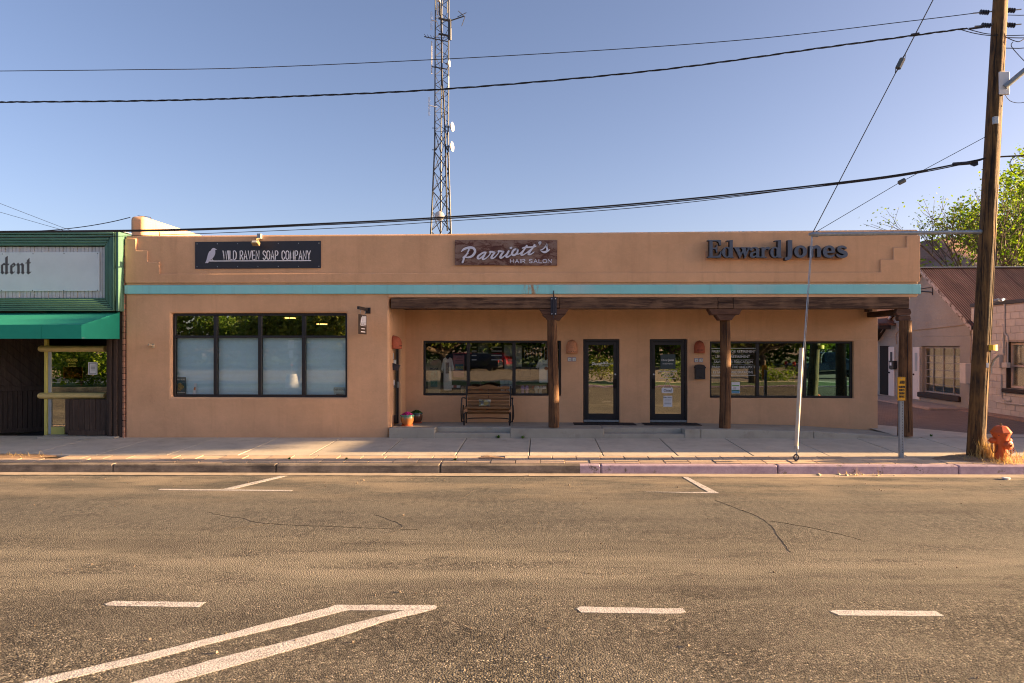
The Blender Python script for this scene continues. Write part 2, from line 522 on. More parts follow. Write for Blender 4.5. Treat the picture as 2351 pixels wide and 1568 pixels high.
# ================================================================== GROUND AND STREET
def road_material():
    t = NT('asphalt'); co = t.coords(world=True)
    sep = t.n('SeparateXYZ'); t.l(co, sep.inputs[0])
    # stone chips in the binder: every cell its own tone
    v = t.n('TexVoronoi'); v.inputs['Scale'].default_value = 62; t.l(co, v.inputs['Vector'])
    sv = t.n('SeparateColor'); t.l(v.outputs['Color'], sv.inputs[0])
    chips = t.ramp(sv.outputs[0], [(0.0, (0.017, 0.016, 0.015)), (0.3, (0.052, 0.047, 0.039)), (0.68, (0.128, 0.112, 0.086)), (0.9, (0.235, 0.205, 0.157)), (1.0, (0.45, 0.40, 0.31))])
    smoothc = t.ramp(t.noise(co, 40, 4, 0.7), [(0.3, (0.0930, 0.0890, 0.0762)), (0.7, (0.1906, 0.1790, 0.1514))])
    # how much of the coarse chip seal shows: most in the worn middle of the street
    yb = t.ramp(t.math('DIVIDE', sep.outputs[1], 14.0), [(0.0, (1, 1, 1)), (0.45, (0.95, 0.95, 0.95)), (0.60, (0.8, 0.8, 0.8)), (0.70, (0.35, 0.35, 0.35)), (1.0, (0.28, 0.28, 0.28))])
    c = t.mix(yb, smoothc, chips)
    # clusters of chips a hand wide, so that the grain still reads farther off
    v2 = t.n('TexVoronoi'); v2.inputs['Scale'].default_value = 21; t.l(t.coords((1, .55, 1), world=True), v2.inputs['Vector'])
    s2 = t.n('SeparateColor'); t.l(v2.outputs['Color'], s2.inputs[0])
    c = t.mix(t.math('MULTIPLY', t.ramp(s2.outputs[1], [(0.62, (0, 0, 0)), (0.95, (1, 1, 1))]), 0.38), c, (0.0418, 0.0380, 0.0330))
    c = t.mix(t.math('MULTIPLY', t.ramp(s2.outputs[2], [(0.70, (0, 0, 0)), (1.0, (1, 1, 1))]), 0.34), c, (0.2511, 0.2250, 0.1751))
    # dusty, sun-bleached band beside the lane line, in ragged patches
    band = t.ramp(t.math('DIVIDE', sep.outputs[1], 14.0), [(0.44, (0, 0, 0)), (0.52, (1, 1, 1)), (0.58, (0.9, 0.9, 0.9)), (0.66, (0, 0, 0))])
    pat = t.ramp(t.noise(t.coords((0.35, 1.6, 1), world=True), 1.6, 7, 0.7), [(0.36, (0, 0, 0)), (0.60, (1, 1, 1))])
    c = t.mix(t.math('MULTIPLY', t.math('MULTIPLY', band, pat), 0.92), c, (0.2511, 0.2250, 0.1730))
    # long stains and tyre wear along the street
    st = t.noise(t.coords((0.10, 0.8, 1), world=True), 1.4, 6, 0.65)
    c = t.mix(t.math('MULTIPLY', t.ramp(st, [(0.45, (0, 0, 0)), (0.65, (1, 1, 1))]), 0.5), c, (0.0512, 0.0460, 0.0391))
    big = t.noise(co, 0.55, 6, 0.65)
    c = t.mix(t.math('MULTIPLY', t.ramp(big, [(0.42, (0, 0, 0)), (0.66, (1, 1, 1))]), 0.5), c, (0.1814, 0.1650, 0.1318))
    # oily dark spots
    oil = t.noise(co, 2.6, 5, 0.6)
    c = t.mix(t.math('MULTIPLY', t.ramp(oil, [(0.66, (0, 0, 0)), (0.74, (1, 1, 1))]), 0.5), c, (0.0418, 0.0330, 0.0206))
    # sand swept against the gutter
    g = t.ramp(t.math('DIVIDE', sep.outputs[1], 14.0), [(0.72, (0, 0, 0)), (0.90, (1, 1, 1))])
    gp = t.ramp(t.noise(t.coords((0.4, 1.2, 1), world=True), 1.3, 6, 0.65), [(0.42, (0, 0, 0)), (0.62, (1, 1, 1))])
    c = t.mix(t.math('MULTIPLY', t.math('MULTIPLY', g, gp), 0.9), c, (0.3162, 0.2600, 0.1854))
    t.base(c); t.set(rough=0.95, spec=0.2)
    h = t.math('ADD', t.math('MULTIPLY', t.voro(co, 62), -1.0), t.math('MULTIPLY', t.noise(co, 58, 4, 0.7), 0.8))
    b = t.bump(h, 0.55, 0.012)
    t.l(t.math('ADD', t.math('MULTIPLY', yb, 0.55), 0.12), b.inputs['Strength'])
    return t.m

def concrete(name, col, joints=0.0, bump=0.25, dirt=0.3, rnd=0.06):
    t = NT(name); co = t.coords(world=True)
    c = t.ramp(t.noise(co, 1.6, 7, 0.65), [(0.3, tuple(x * 0.84 for x in col)), (0.7, tuple(x * 1.1 for x in col))])
    d = t.ramp(t.noise(co, 3.5, 7, 0.7), [(0.52, (0, 0, 0)), (0.72, (1, 1, 1))])
    c = t.mix(t.math('MULTIPLY', d, dirt), c, tuple(x * y for x, y in zip(col, (0.55, 0.5, 0.45))))
    sp = t.voro(co, 120)
    c = t.mix(t.math('MULTIPLY', t.ramp(sp, [(0.0, (1, 1, 1)), (0.25, (0, 0, 0))]), 0.25), c, tuple(x * 0.5 for x in col))
    if rnd:
        r = t.math('ADD', t.math('MULTIPLY', t.math('SUBTRACT', t.rnd(), 0.5), 2 * rnd), 1.0)
        hs = t.n('HueSaturation'); t.l(r, hs.inputs['Value']); t.l(c, hs.inputs['Color']); c = hs.outputs[0]
    t.base(c); t.set(rough=0.92, spec=0.2)
    t.bump(t.noise(co, 70, 5, 0.7), bump, 0.006)
    return t.m

m_road = road_material()
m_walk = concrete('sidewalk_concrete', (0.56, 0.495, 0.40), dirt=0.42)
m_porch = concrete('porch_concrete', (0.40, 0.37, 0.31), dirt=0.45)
m_paver = concrete('paver_concrete', (0.60, 0.445, 0.31), rnd=0.13, bump=0.35)
m_gutter = concrete('gutter_concrete', (0.46, 0.38, 0.29), dirt=.7, rnd=0.0)
m_joint = concrete('joint_dirt', (0.10, 0.075, 0.055), rnd=0.0)

def kerb_material():
    t = NT('kerb_concrete'); co = t.coords(world=True)
    sep = t.n('SeparateXYZ'); t.l(co, sep.inputs[0])
    c = t.ramp(t.noise(co, 2.2, 7, 0.7), [(0.35, (0.15, 0.125, 0.10)), (0.7, (0.36, 0.30, 0.235))])
    d = t.ramp(t.noise(t.coords((0.6, 1, 3), world=True), 2.0, 6, 0.7), [(0.45, (0, 0, 0)), (0.65, (1, 1, 1))])
    c = t.mix(t.math('MULTIPLY', d, 0.8), c, (0.075, 0.066, 0.06))
    # faded lavender paint from the middle of the street on, worn through in places
    pn = t.noise(co, 5, 7, 0.75)
    paint = t.ramp(pn, [(0.35, (0.36, 0.27, 0.33)), (0.7, (0.56, 0.44, 0.52))])
    on = t.math('GREATER_THAN', sep.outputs[0], px(1332, YK))
    worn = t.ramp(t.noise(co, 3.2, 8, 0.75), [(0.58, (1, 1, 1)), (0.63, (0.05, 0.05, 0.05))])
    c = t.mix(t.math('MULTIPLY', on, worn), c, paint)
    t.base(c); t.set(rough=0.9, spec=0.2)
    t.bump(t.noise(co, 60, 5, 0.7), 0.35, 0.008)
    return t.m
m_kerb = kerb_material()

def sloped_quad(name, x0, x1, y0, y1, dz, mat, kind='structure'):
    mb = MB()
    mb.add([(x0, y0, GS * x0 + dz), (x1, y0, GS * x1 + dz), (x1, y1, GS * x1 + dz), (x0, y1, GS * x0 + dz)], [(0, 1, 2, 3)])
    o = mb.build(name, mat); o['kind'] = kind; return o

def drape(mb, i0, fn):
    """move the vertices added since i0 so that their z counts from the surface fn(x, y)"""
    for i in range(i0, len(mb.v)):
        x, y, z = mb.v[i]; mb.v[i] = (x, y, z + fn(x, y))

m_earth = simple('red_earth', (0.22, 0.165, 0.12), 0.95, var=0.25, scale=0.4, world=True)
mb = MB(); mb.add([(-5000, -5000, -0.5), (5000, -5000, -0.5), (5000, 5000, -0.5), (-5000, 5000, -0.5)], [(0, 1, 2, 3)])
tag(mb.build('ground', m_earth), kind='structure')
road = sloped_quad('road', -70, 70, -4.0, 12.82, 0.0, m_road)
tag(road, 'worn chip seal street with white paint lines')
gut = sloped_quad('gutter', -70, 70, 12.80, 13.12, 0.004, m_gutter)

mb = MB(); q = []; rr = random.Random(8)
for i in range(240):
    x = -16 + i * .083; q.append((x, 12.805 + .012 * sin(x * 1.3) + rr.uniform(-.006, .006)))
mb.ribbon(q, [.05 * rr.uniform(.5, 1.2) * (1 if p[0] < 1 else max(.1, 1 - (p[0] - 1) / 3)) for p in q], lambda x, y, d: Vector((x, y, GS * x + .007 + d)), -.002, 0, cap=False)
seam = mb.build('gutter_seam_shade', simple('seam_shade', (.016, .014, .016), .95), road)  # dark strip on the gutter seam, painted for shade under the asphalt lip

# painted lines: parts of the road
def paint_material():
    t = NT('road_paint'); co = t.coords(world=True)
    c = t.ramp(t.noise(co, 9, 6, 0.7), [(0.3, (0.46, 0.43, 0.40)), (0.7, (0.66, 0.63, 0.60))])
    v = t.ramp(t.voro(co, 62), [(0.45, (0, 0, 0)), (0.75, (1, 1, 1))])
    wv = t.ramp(t.noise(co, 3.5, 6, 0.75), [(0.48, (0, 0, 0)), (0.75, (1, 1, 1))])
    c = t.mix(t.math('MULTIPLY', t.math('MAXIMUM', v, 0.0), t.math('ADD', wv, 0.35), True), c, (0.16, 0.13, 0.11))
    # worn to the asphalt along ragged spots
    hole = t.ramp(t.noise(co, 22, 5, 0.8), [(0.60, (0, 0, 0)), (0.68, (1, 1, 1))])
    c = t.mix(t.math('MULTIPLY', hole, 0.85), c, (0.13, 0.10, 0.08))
    t.base(c); t.set(rough=0.8)
    t.bump(t.math('ADD', t.math('MULTIPLY', t.voro(co, 62), -1.0), t.noise(co, 30, 4, 0.7)), 0.4, 0.01)
    return t.m
m_paint = paint_material()

def ragged(pts, step, amp, rnd):
    out = []
    n = len(pts)
    for i in range(n):
        a, b = pts[i], pts[(i + 1) % n]
        L = (Vector(b) - Vector(a)).length; k = max(1, int(L / step))
        for s in range(k):
            f = s / k
            out.append((a[0] + (b[0] - a[0]) * f + rnd.uniform(-amp, amp), a[1] + (b[1] - a[1]) * f + rnd.uniform(-amp, amp)))
    return out

def marking(name, polys, dz=0.004):
    mb = MB(); rr = random.Random(5)
    for k, poly in enumerate(polys):
        pts = [tuple(G(x, y)[:2]) for x, y in poly]
        pts = ragged(pts, 0.06, 0.004, rr)
        h = dz + 0.001 * k
        mb.prism(pts, lambda x, y, d, h=h: Vector((x, y, GS * x + h + d)), -0.002, 0.0)
    o = mb.build(name, m_paint, road); return o

marking('lane_dash', [[(238, 1387.5), (262, 1380.5), (472, 1383), (457, 1395), (247, 1391.5)]])
marking('lane_dash', [[(1323, 1398), (1332, 1393.5), (1568, 1398), (1575, 1406), (1562, 1410), (1335, 1407)]])
marking('lane_dash', [[(1903, 1404), (1921, 1401.5), (2147, 1403.5), (2169, 1415.5), (1928, 1414)]])
A_up = [(-90, 1600), (53, 1568), (167, 1541), (333, 1502.5), (500, 1461), (667, 1417.5), (757, 1395), (771, 1389.5)]
A_lo = [(0, 1600), (120, 1568), (333, 1519), (500, 1474.5), (667, 1435), (784, 1405)]
chev_a = A_up + [(900, 1389.5), (998, 1390.5), (1003, 1394), (1000, 1399), (927, 1402), (800, 1402)] + A_lo[::-1]
B_up = [(180, 1600), (302, 1568), (500, 1512.6), (667, 1471), (784, 1439), (928, 1402.4)]
B_lo = [(290, 1600), (403, 1568), (500, 1541), (667, 1494), (784, 1461.5), (884, 1427.5), (999, 1400)]
marking('hatch_line', [chev_a])
marking('hatch_line', [B_up + B_lo[::-1]], 0.0055)
marking('parking_line', [[(362, 1124), (370, 1122.8), (674, 1125.5), (667, 1128), (367, 1125.5)]])
marking('parking_line', [[(510, 1123.6), (534, 1123.9), (640, 1098), (662, 1092.5), (648, 1092)]], 0.0055)
marking('parking_line', [[(1475, 1129), (1568, 1130), (1625, 1130), (1651, 1132), (1651, 1133), (1566, 1131.6)]])
marking('parking_line', [[(1566, 1095), (1577, 1095), (1651, 1132.6), (1628, 1131.6)]], 0.0055)

# cracks in the asphalt
m_crack = simple('asphalt_crack', (0.105, 0.09, 0.073), 0.95, var=.6, scale=3)
def crack(pts, wd):
    q = [tuple(G(x, y)[:2]) for x, y in pts]
    q = smooth_pts(q, 6); rr = random.Random(len(pts) * 7)
    q = [(a + rr.uniform(-.012, .012), b + rr.uniform(-.012, .012)) for a, b in q]
    ws = [wd * rr.uniform(0.15, 1.1) * (0.25 + 0.75 * abs(sin(i * .21 + len(pts)))) for i in range(len(q))]
    mb = MB(); mb.ribbon(q, ws, lambda x, y, d: Vector((x, y, GS * x + 0.003 + d)), -0.002, 0, cap=False)
    mb.build('crack', m_crack, road)
crack([(478, 1176), (510, 1184), (560, 1190), (583, 1198), (640, 1204), (740, 1208), (860, 1213), (960, 1216)], 0.017)
crack([(530, 1215), (600, 1205), (640, 1201)], 0.012)
crack([(845, 1255), (880, 1232), (925, 1210), (900, 1196), (860, 1182)], 0.018)
crack([(1052, 1149), (1075, 1135), (1090, 1122)], 0.014)
crack([(1640, 1148), (1700, 1170), (1740, 1186), (1770, 1208), (1795, 1240), (1815, 1268)], 0.02)
crack([(1770, 1196), (1830, 1206), (1900, 1220), (1980, 1240)], 0.012)


# pebbles lying on the road
mb = MB(); rr = random.Random(3)
for _ in range(260):
    y = rr.choice([rr.uniform(3.2, 12.8), rr.uniform(11.6, 12.9), rr.uniform(3.2, 8)]); x = rr.uniform(-0.85, 0.8) * y * 0.95
    r = rr.uniform(0.005, 0.013) if rr.random() < 0.93 else rr.uniform(0.013, 0.022)
    o = Vector((x, y, GS * x + r * 0.55))
    d = [o + Vector((rr.uniform(.6, 1.2) * r * a, rr.uniform(.6, 1.2) * r * b, rr.uniform(.5, .9) * r * c)) for a, b, c in ((1, 0, 0), (-1, 0, 0), (0, 1, 0), (0, -1, 0), (0, 0, 1), (0, 0, -1))]
    mb.add(d, [(0, 2, 4), (2, 1, 4), (1, 3, 4), (3, 0, 4), (2, 0, 5), (1, 2, 5), (3, 1, 5), (0, 3, 5)])
m_pebble = simple('pebble', (0.26, 0.20, 0.15), 0.9, var=0.6, scale=3, world=True)
peb = mb.build('pebbles', m_pebble); tag(peb, 'loose pebbles strewn over the street', kind='stuff')

# kerb
kerb = MB().box(-70, 70, 13.14, 13.30, -0.3, -0.2).build('kerb', m_joint); tag(kerb, 'concrete kerb painted lavender in part', kind='structure')
ks = [px(a, YK) for a in (257, 632, 1010, 1380, 1787, 2203)]
while ks[0] > -22: ks.insert(0, ks[0] - 3.07)
while ks[-1] < 22: ks.append(ks[-1] + 3.2)
ks = [-70] + ks + [70]
for a, b in zip(ks[:-1], ks[1:]):
    mb = MB(); mb.box(a + 0.007, b - 0.007, YK, 13.31, -0.12, 0.16, 0.022); drape(mb, 0, lambda x, y: GS * x)
    for i, v in enumerate(mb.v):                      # face leans back a little
        if v[1] < YK + 0.05 and v[2] - GS * v[0] > 0.1: mb.v[i] = (v[0], v[1] + 0.025, v[2])
    mb.build('kerb_stone', m_kerb, kerb)

# pavers, two courses, on a bed
bed = MB(); bed.box(-70, 70, 13.30, 14.05, -0.25, -0.035); drape(bed, 0, lambda x, y: gz(x, max(y, YK + .001)))
pav = tag(bed.build('paver_strip', m_joint), 'strip of buff pavers between kerb and sidewalk', kind='structure')
Y1, Y2, Y3 = 13.325, 13.68, 14.035
pl = 0.475
for row, (ya, yb, off) in enumerate(((Y1, Y2, 0.0), (Y2, Y3, 0.24))):
    for k in range(-30, 29):
        x0 = k * pl + off; 
        if x0 < -11.6 or x0 > 10.6: continue
        if row == 1 and px(1105, 13.85) - 0.1 < x0 + pl / 2 < px(1140, 13.85) + 0.12: continue          # a paver is missing here
        if x0 > 8.0 and row == 1 and x0 < 9.4: continue                                                 # dug out round the pole
        if x0 < -9.75 and row == 1: continue
        mb = MB(); g = 0.006
        mb.box(x0 + g, x0 + pl - g, ya + g, yb - g, -0.05, R.uniform(-0.003, 0.004), 0.006)
        tx = R.uniform(-.006, .006)
        mb.v = [(x, y, z + tx * (x - x0)) for x, y, z in mb.v]
        drape(mb, 0, gz)
        mb.build('paver', m_paver, pav)
mbr = MB(); mbr.box(-70, -11.6, Y1, Y3, -.1, 0); mbr.box(10.66, 70, Y1, Y3, -.1, 0); drape(mbr, 0, gz); mbr.build('paving', m_paver, pav)

# sidewalk slabs
bed = MB(); bed.box(-70, 70, 14.04, 16.6, -0.3, -0.05); drape(bed, 0, gz)
walk = tag(bed.build('sidewalk', m_joint), 'concrete sidewalk in front of the shops', kind='structure')
J0 = px(1218, 16.2)
xs = [J0 + 1.49 * k for k in range(-8, 8)]
for a, b in zip(xs[:-1], xs[1:]):
    mb = MB(); mb.box(a + .009, b - .009, 14.06, 16.35, -0.1, R.uniform(-.003, .003), 0.008); drape(mb, 0, gz)
    mb.build('sidewalk_slab', m_walk, walk)
for a, b in ((-70, xs[0]), (xs[-1], 70)):
    mb = MB(); mb.box(a, b, 14.05, 16.6, -.1, 0.0); drape(mb, 0, gz); mb.build('sidewalk_slab', m_walk, walk)

# alley of brick pavers, concrete apron
def brick_ground():
    t = NT('brick_paving'); co = t.coords(world=True)
    rot = t.n('Mapping'); rot.inputs['Rotation'].default_value = (0, 0, radians(45)); t.l(co, rot.inputs[0])
    b = t.n('TexBrick'); b.inputs['Scale'].default_value = 1.0
    b.inputs['Brick Width'].default_value = 0.22; b.inputs['Row Height'].default_value = 0.11; b.inputs['Mortar Size'].default_value = 0.008
    b.inputs['Color1'].default_value = (0.19, 0.15, 0.13, 1); b.inputs['Color2'].default_value = (0.25, 0.195, 0.17, 1); b.inputs['Mortar'].default_value = (0.10, 0.075, 0.06, 1)
    t.l(rot.outputs[0], b.inputs['Vector'])
    c = t.mix(t.math('MULTIPLY', t.noise(co, 0.8, 6, 0.6), 0.5), b.outputs['Color'], (0.16, 0.11, 0.085))
    t.base(c); t.set(rough=0.95)
    t.bump(t.math('ADD', t.math('MULTIPLY', b.outputs['Fac'], -1.0), t.noise(co, 40, 3)), 0.5, 0.01)
    return t.m
m_brickpave = brick_ground()
mb = MB(); mb.add([(8.3, 16.3, 0), (13.5, 16.3, 0), (13.5, 60, 0), (8.3, 60, 0)], [(0, 1, 2, 3)]); drape(mb, 0, lambda x, y: 0.256 + 0.012 * (y - YF) + GS * x)
tag(mb.build('alley_pavement', m_brickpave), 'brick paved alley beside the shop', kind='structure')
mb = MB(); mb.add([(8.3, 16.3, 0), (13.5, 16.3, 0), (13.5, 16.55, 0), (10.35, 16.9, 0), (8.3, 19.2, 0)], [(0, 1, 2, 3, 4)]); drape(mb, 0, lambda x, y: 0.262 + 0.012 * (y - YF) + GS * x)
tag(mb.build('alley_apron', m_walk), 'pale concrete apron at the mouth of the alley', kind='structure')

# porch slab with two sunk steps
def ptop(x):
    f = min(1, max(0, (x - 5.7) / 2.7)); return 0.478 - 0.175 * f
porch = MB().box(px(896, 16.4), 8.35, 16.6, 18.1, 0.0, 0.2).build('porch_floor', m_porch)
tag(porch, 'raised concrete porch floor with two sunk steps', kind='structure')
YPF = 16.21
ed = [px(a, YPF) for a in (893, 998, 1172, 1386, 1572, 1609, 1868, 2103)]
def porch_block(x0, x1, y0, y1, top, name='porch_slab', c=0.012, n=1):
    mb = MB()
    mb.box(x0, x1, y0, y1, 0.05, 1.0, c)
    mb.v = [(x, y, z if z < 0.5 else z - 1.0 + top(x) - (0.024 * (y - YPF) if top is ptop else 0)) for x, y, z in mb.v]
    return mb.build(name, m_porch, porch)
porch_block(ed[0], ed[1], YPF, 18.0, ptop)
porch_block(ed[1], ed[2], YPF + 0.32, 18.0, ptop)
porch_block(ed[2], ed[3], YPF, 18.0, ptop)
porch_block(ed[3], ed[4], YPF + 0.32, 18.0, ptop)
porch_block(ed[4], ed[5] - 0.004, YPF, 18.0, ptop)
for k in range(4):
    a = ed[5] + (ed[6] - ed[5]) * k / 4 + (0.004 if k == 0 else 0); b = ed[5] + (ed[6] - ed[5]) * (k + 1) / 4 - (0.004 if k == 3 else 0)
    if k == 0: xa = a
    if k == 3: porch_block(xa, b, YPF, 18.0, ptop)
porch_block(ed[6] + .004, 8.62, YPF, 18.0, ptop)
porch_block(ed[1] + .002, ed[2] - .002, YPF + 0.005, YPF + 0.318, lambda x: 0.362, 'step', 0.01)
porch_block(ed[3] + .002, ed[4] - .002, YPF + 0.005, YPF + 0.318, lambda x: 0.362, 'step', 0.01)
# ================================================================== THE SHOP BUILDING
def grid_wall(mb, xs, zs, solid, y0, y1, fmap=None):
    """upright wall with openings: solid(i, k) tells which cells of the grid are wall; y0 front, y1 back"""
    idx = {}
    def vid(i, k, s):
        if (i, k, s) not in idx:
            p = (xs[i], (y0, y1)[s], zs[k])
            idx[(i, k, s)] = len(mb.v)
            mb.v.append(tuple(fmap(*p)) if fmap else p)
        return idx[(i, k, s)]
    def S(i, k): return 0 <= i < len(xs) - 1 and 0 <= k < len(zs) - 1 and solid(i, k)
    for i in range(len(xs) - 1):
        for k in range(len(zs) - 1):
            if not S(i, k): continue
            mb.f.append((vid(i, k, 0), vid(i + 1, k, 0), vid(i + 1, k + 1, 0), vid(i, k + 1, 0)))
            mb.f.append((vid(i, k, 1), vid(i, k + 1, 1), vid(i + 1, k + 1, 1), vid(i + 1, k, 1)))
            if not S(i - 1, k): mb.f.append((vid(i, k, 0), vid(i, k + 1, 0), vid(i, k + 1, 1), vid(i, k, 1)))
            if not S(i + 1, k): mb.f.append((vid(i + 1, k, 0), vid(i + 1, k, 1), vid(i + 1, k + 1, 1), vid(i + 1, k + 1, 0)))
            if not S(i, k - 1): mb.f.append((vid(i, k, 0), vid(i, k, 1), vid(i + 1, k, 1), vid(i + 1, k, 0)))
            if not S(i, k + 1): mb.f.append((vid(i, k + 1, 0), vid(i + 1, k + 1, 0), vid(i + 1, k + 1, 1), vid(i, k + 1, 1)))

shop = thing('stucco_shop', (0, YF, 0.25), 'long tan stucco shop building with a turquoise band and log porch', 'building')
zf = lambda y, x: P(x, y, YF).z
xL, xM, xR = px(288, YF), px(893, YF), px(2109, YF)
W1 = (px(392, YF), px(796, YF), zf(912.5, 594), zf(718.5, 594))       # shop window of the left unit
z_lip = zf(683, 1400); z_top = 5.02
gx = [xL, W1[0], W1[1], xM, xR]
gz_ = [0.05, W1[2], W1[3], z_lip, z_top]
def sol(i, k):
    if i == 3: return k == 3
    return not (i == 1 and k == 1)
mb = MB(); grid_wall(mb, gx, gz_, sol, YF, YF + 0.36)
tops = [(288, 541), (392, 540.5), (796, 538), (893, 537.5), (2109, 526.5)]
for i, v in enumerate(mb.v):
    if abs(v[2] - z_top) < 1e-4:
        k = min(range(5), key=lambda q: abs(gx[q] - v[0])); mb.v[i] = (v[0], v[1], zf(tops[k][1], tops[k][0]))
mb.build('front_wall', m_stucco, shop, bevel=0.045, segs=3, auto=35)

# stepped relief border round the sign panel, proud of the wall; ledge, turquoise band, lip
fF = facing(YF)
tx_ = [289, 314, 340, 367.5, 2020, 2049, 2080, 2111]
def trim_map(x, y, k):
    f = (x - 289) / (2111 - 289); L_ = (650, 629, 602, 575.5, 548); R_ = (647.5, 624.5, 595.5, 568, 541)
    p = P(x, L_[int(k)] * (1 - f) + R_[int(k)] * f, YF); return (p.x, y, p.z)
mb = MB(); grid_wall(mb, tx_, [0, 1, 2, 3, 4], lambda i, k: k <= (3, 2, 1, 0, 1, 2, 3)[i], YF - .035, YF + .01, trim_map)
mb.build('stepped_trim', m_stucco, shop, bevel=0.014, segs=2, auto=35)
MB().prism([(288, 655), (2112, 653), (2112, 675), (288, 675.2)], fF, -0.01, 0.05).build('turquoise_band', m_teal, shop, bevel=0.012, segs=2, auto=35)
MB().prism([(893, 675.6), (2104, 675.4), (2104, 682.2), (893, 682.7)], fF, -0.01, 0.026).build('band_lip', m_stucco, shop, bevel=0.008, segs=1)

# porch: back wall, end walls, ceiling
zb = lambda y, x: P(x, y, YB).z
xa, xe = px(932, YB), px(2015.5, YB)
w2 = (px(971, YB), px(1288, YB), zb(908.5, 1130), zb(782, 1130))
d1 = (px(1339, YB), px(1422, YB), 0.40, zb(778.5, 1380))
d2 = (px(1492, YB), px(1578, YB), 0.40, zb(778.5, 1535))
w3 = (px(1630, YB), px(1960, YB), zb(914, 1795), zb(783.5, 1795))
gx2 = [xa - 0.4, w2[0], w2[1], d1[0], d1[1], d2[0], d2[1], w3[0], w3[1], xe]
zset = sorted({0.15, d1[2], w2[2], w3[2], w2[3], w3[3], d1[3], 3.42})
def sol2(i, k):
    zc = (zset[k] + zset[k + 1]) / 2
    for (c, wv) in ((1, w2), (3, d1), (5, d2), (7, w3)):
        if i == c and wv[2] < zc < wv[3]: return False
    return True
mb = MB(); grid_wall(mb, gx2, zset, sol2, YB, YB + 0.34); mb.build('porch_wall', m_stucco, shop, bevel=0.03, segs=3, auto=35)

pA = Vector((xM, YF + 0.361, 0)); pB = Vector((xa, YB, 0)); pdir = (pB - pA); plen = pdir.length; pdir.normalize(); pn = Vector((pdir.y, -pdir.x, 0))   # faces the porch (to +X)
def on_side(px_):
    """distance along the side wall that shows at picture column px_"""
    d = ray(px_, HY); A = pA; B = pdir
    det = d[0] * (-B.y) - d[1] * (-B.x)
    t = (A.x * (-B.y) - A.y * (-B.x)) / det
    p = Vector((d[0] * t, d[1] * t, 0)); return (p - A).dot(B)
sd0, sd1 = on_side(904.2), on_side(921)
def side_fr(s, d, z): return pA + pdir * s + pn * (-d) + Vector((0, 0, z))
sdz = pz(775, 17.4, 912)
mb = MB(); grid_wall(mb, [0, sd0, sd1, plen + .002], [0.15, 0.42, sdz, 3.42], lambda i, k: not (i == 1 and k == 1), 0.0, 0.3, side_fr)
mb.build('side_wall', m_stucco, shop, bevel=0.02, segs=2, auto=35)
MB().box(xe - 0.34, xe, YB + 0.345, 22.8, 0.05, 4.6).build('end_wall', m_stucco, shop, bevel=0.03, segs=2, auto=35)
MB().box(xR - 0.38, xR - 0.002, YF + 0.362, 22.8, 3.44, zf(528, 2109)).build('end_parapet', m_stucco, shop, bevel=0.04, segs=2, auto=35)
MB().box(xM + 0.02, xR - 0.39, YF + 0.365, YB - 0.003, 3.33, 3.41).build('porch_ceiling', m_beam, shop)
# left party wall, stands above the roof
yw = 16.95
MB().box(px(298, yw), px(331, yw), yw, 25.5, 0.1, P(315, 495.5, yw).z).build('party_wall', m_stucco, shop, bevel=0.09, segs=4, auto=35)
MB().box(xL + 0.01, px(331, yw) - 0.01, YF + 0.362, yw - .003, 0.1, zf(545, 290)).build('corner_pier', m_stucco, shop, bevel=0.03, segs=2, auto=35)
m_roof = simple('roof_felt', (0.25, 0.22, 0.19), 0.9)
MB().box(px(331, yw) + .003, xR - 0.385, YF + 0.364, 22.8, 4.25, 4.45).build('roof', m_roof, shop)
MB().box(xL + 0.3, xe - .35, 22.8, 23.0, 0.1, 4.6).build('rear_wall', m_stucco, shop)

# rooms behind the glass
mb = MB()
mb.box(px(331, yw) + .01, xa - 0.42, 16.7, 22.7, 0.05, 0.40); mb.box(xa - .3, xe - .36, YB + 0.345, 22.7, 0.05, 0.42)
mb.build('room_floor', m_inside_floor, shop)
mb = MB()
mb.box(xa - 0.62, xa - 0.42, YB + .4, 22.55, 0.43, 4.2)
for k in (px(1330, 18.2), px(1450, 18.2)): mb.box(k, k + 0.12, YB + .35, 22.55, 0.43, 4.2)
mb.box(xa - .4, xe - .37, 22.6, 22.7, 0.43, 4.2); mb.box(px(331, yw) + .01, xa - .64, 21.0, 21.1, 0.41, 4.2)
mb.build('partition', m_inside, shop)
MB().box(px(331, yw) + .01, xe - .37, YB + .36, 22, 3.5, 3.56).build('room_ceiling', m_inside, shop)

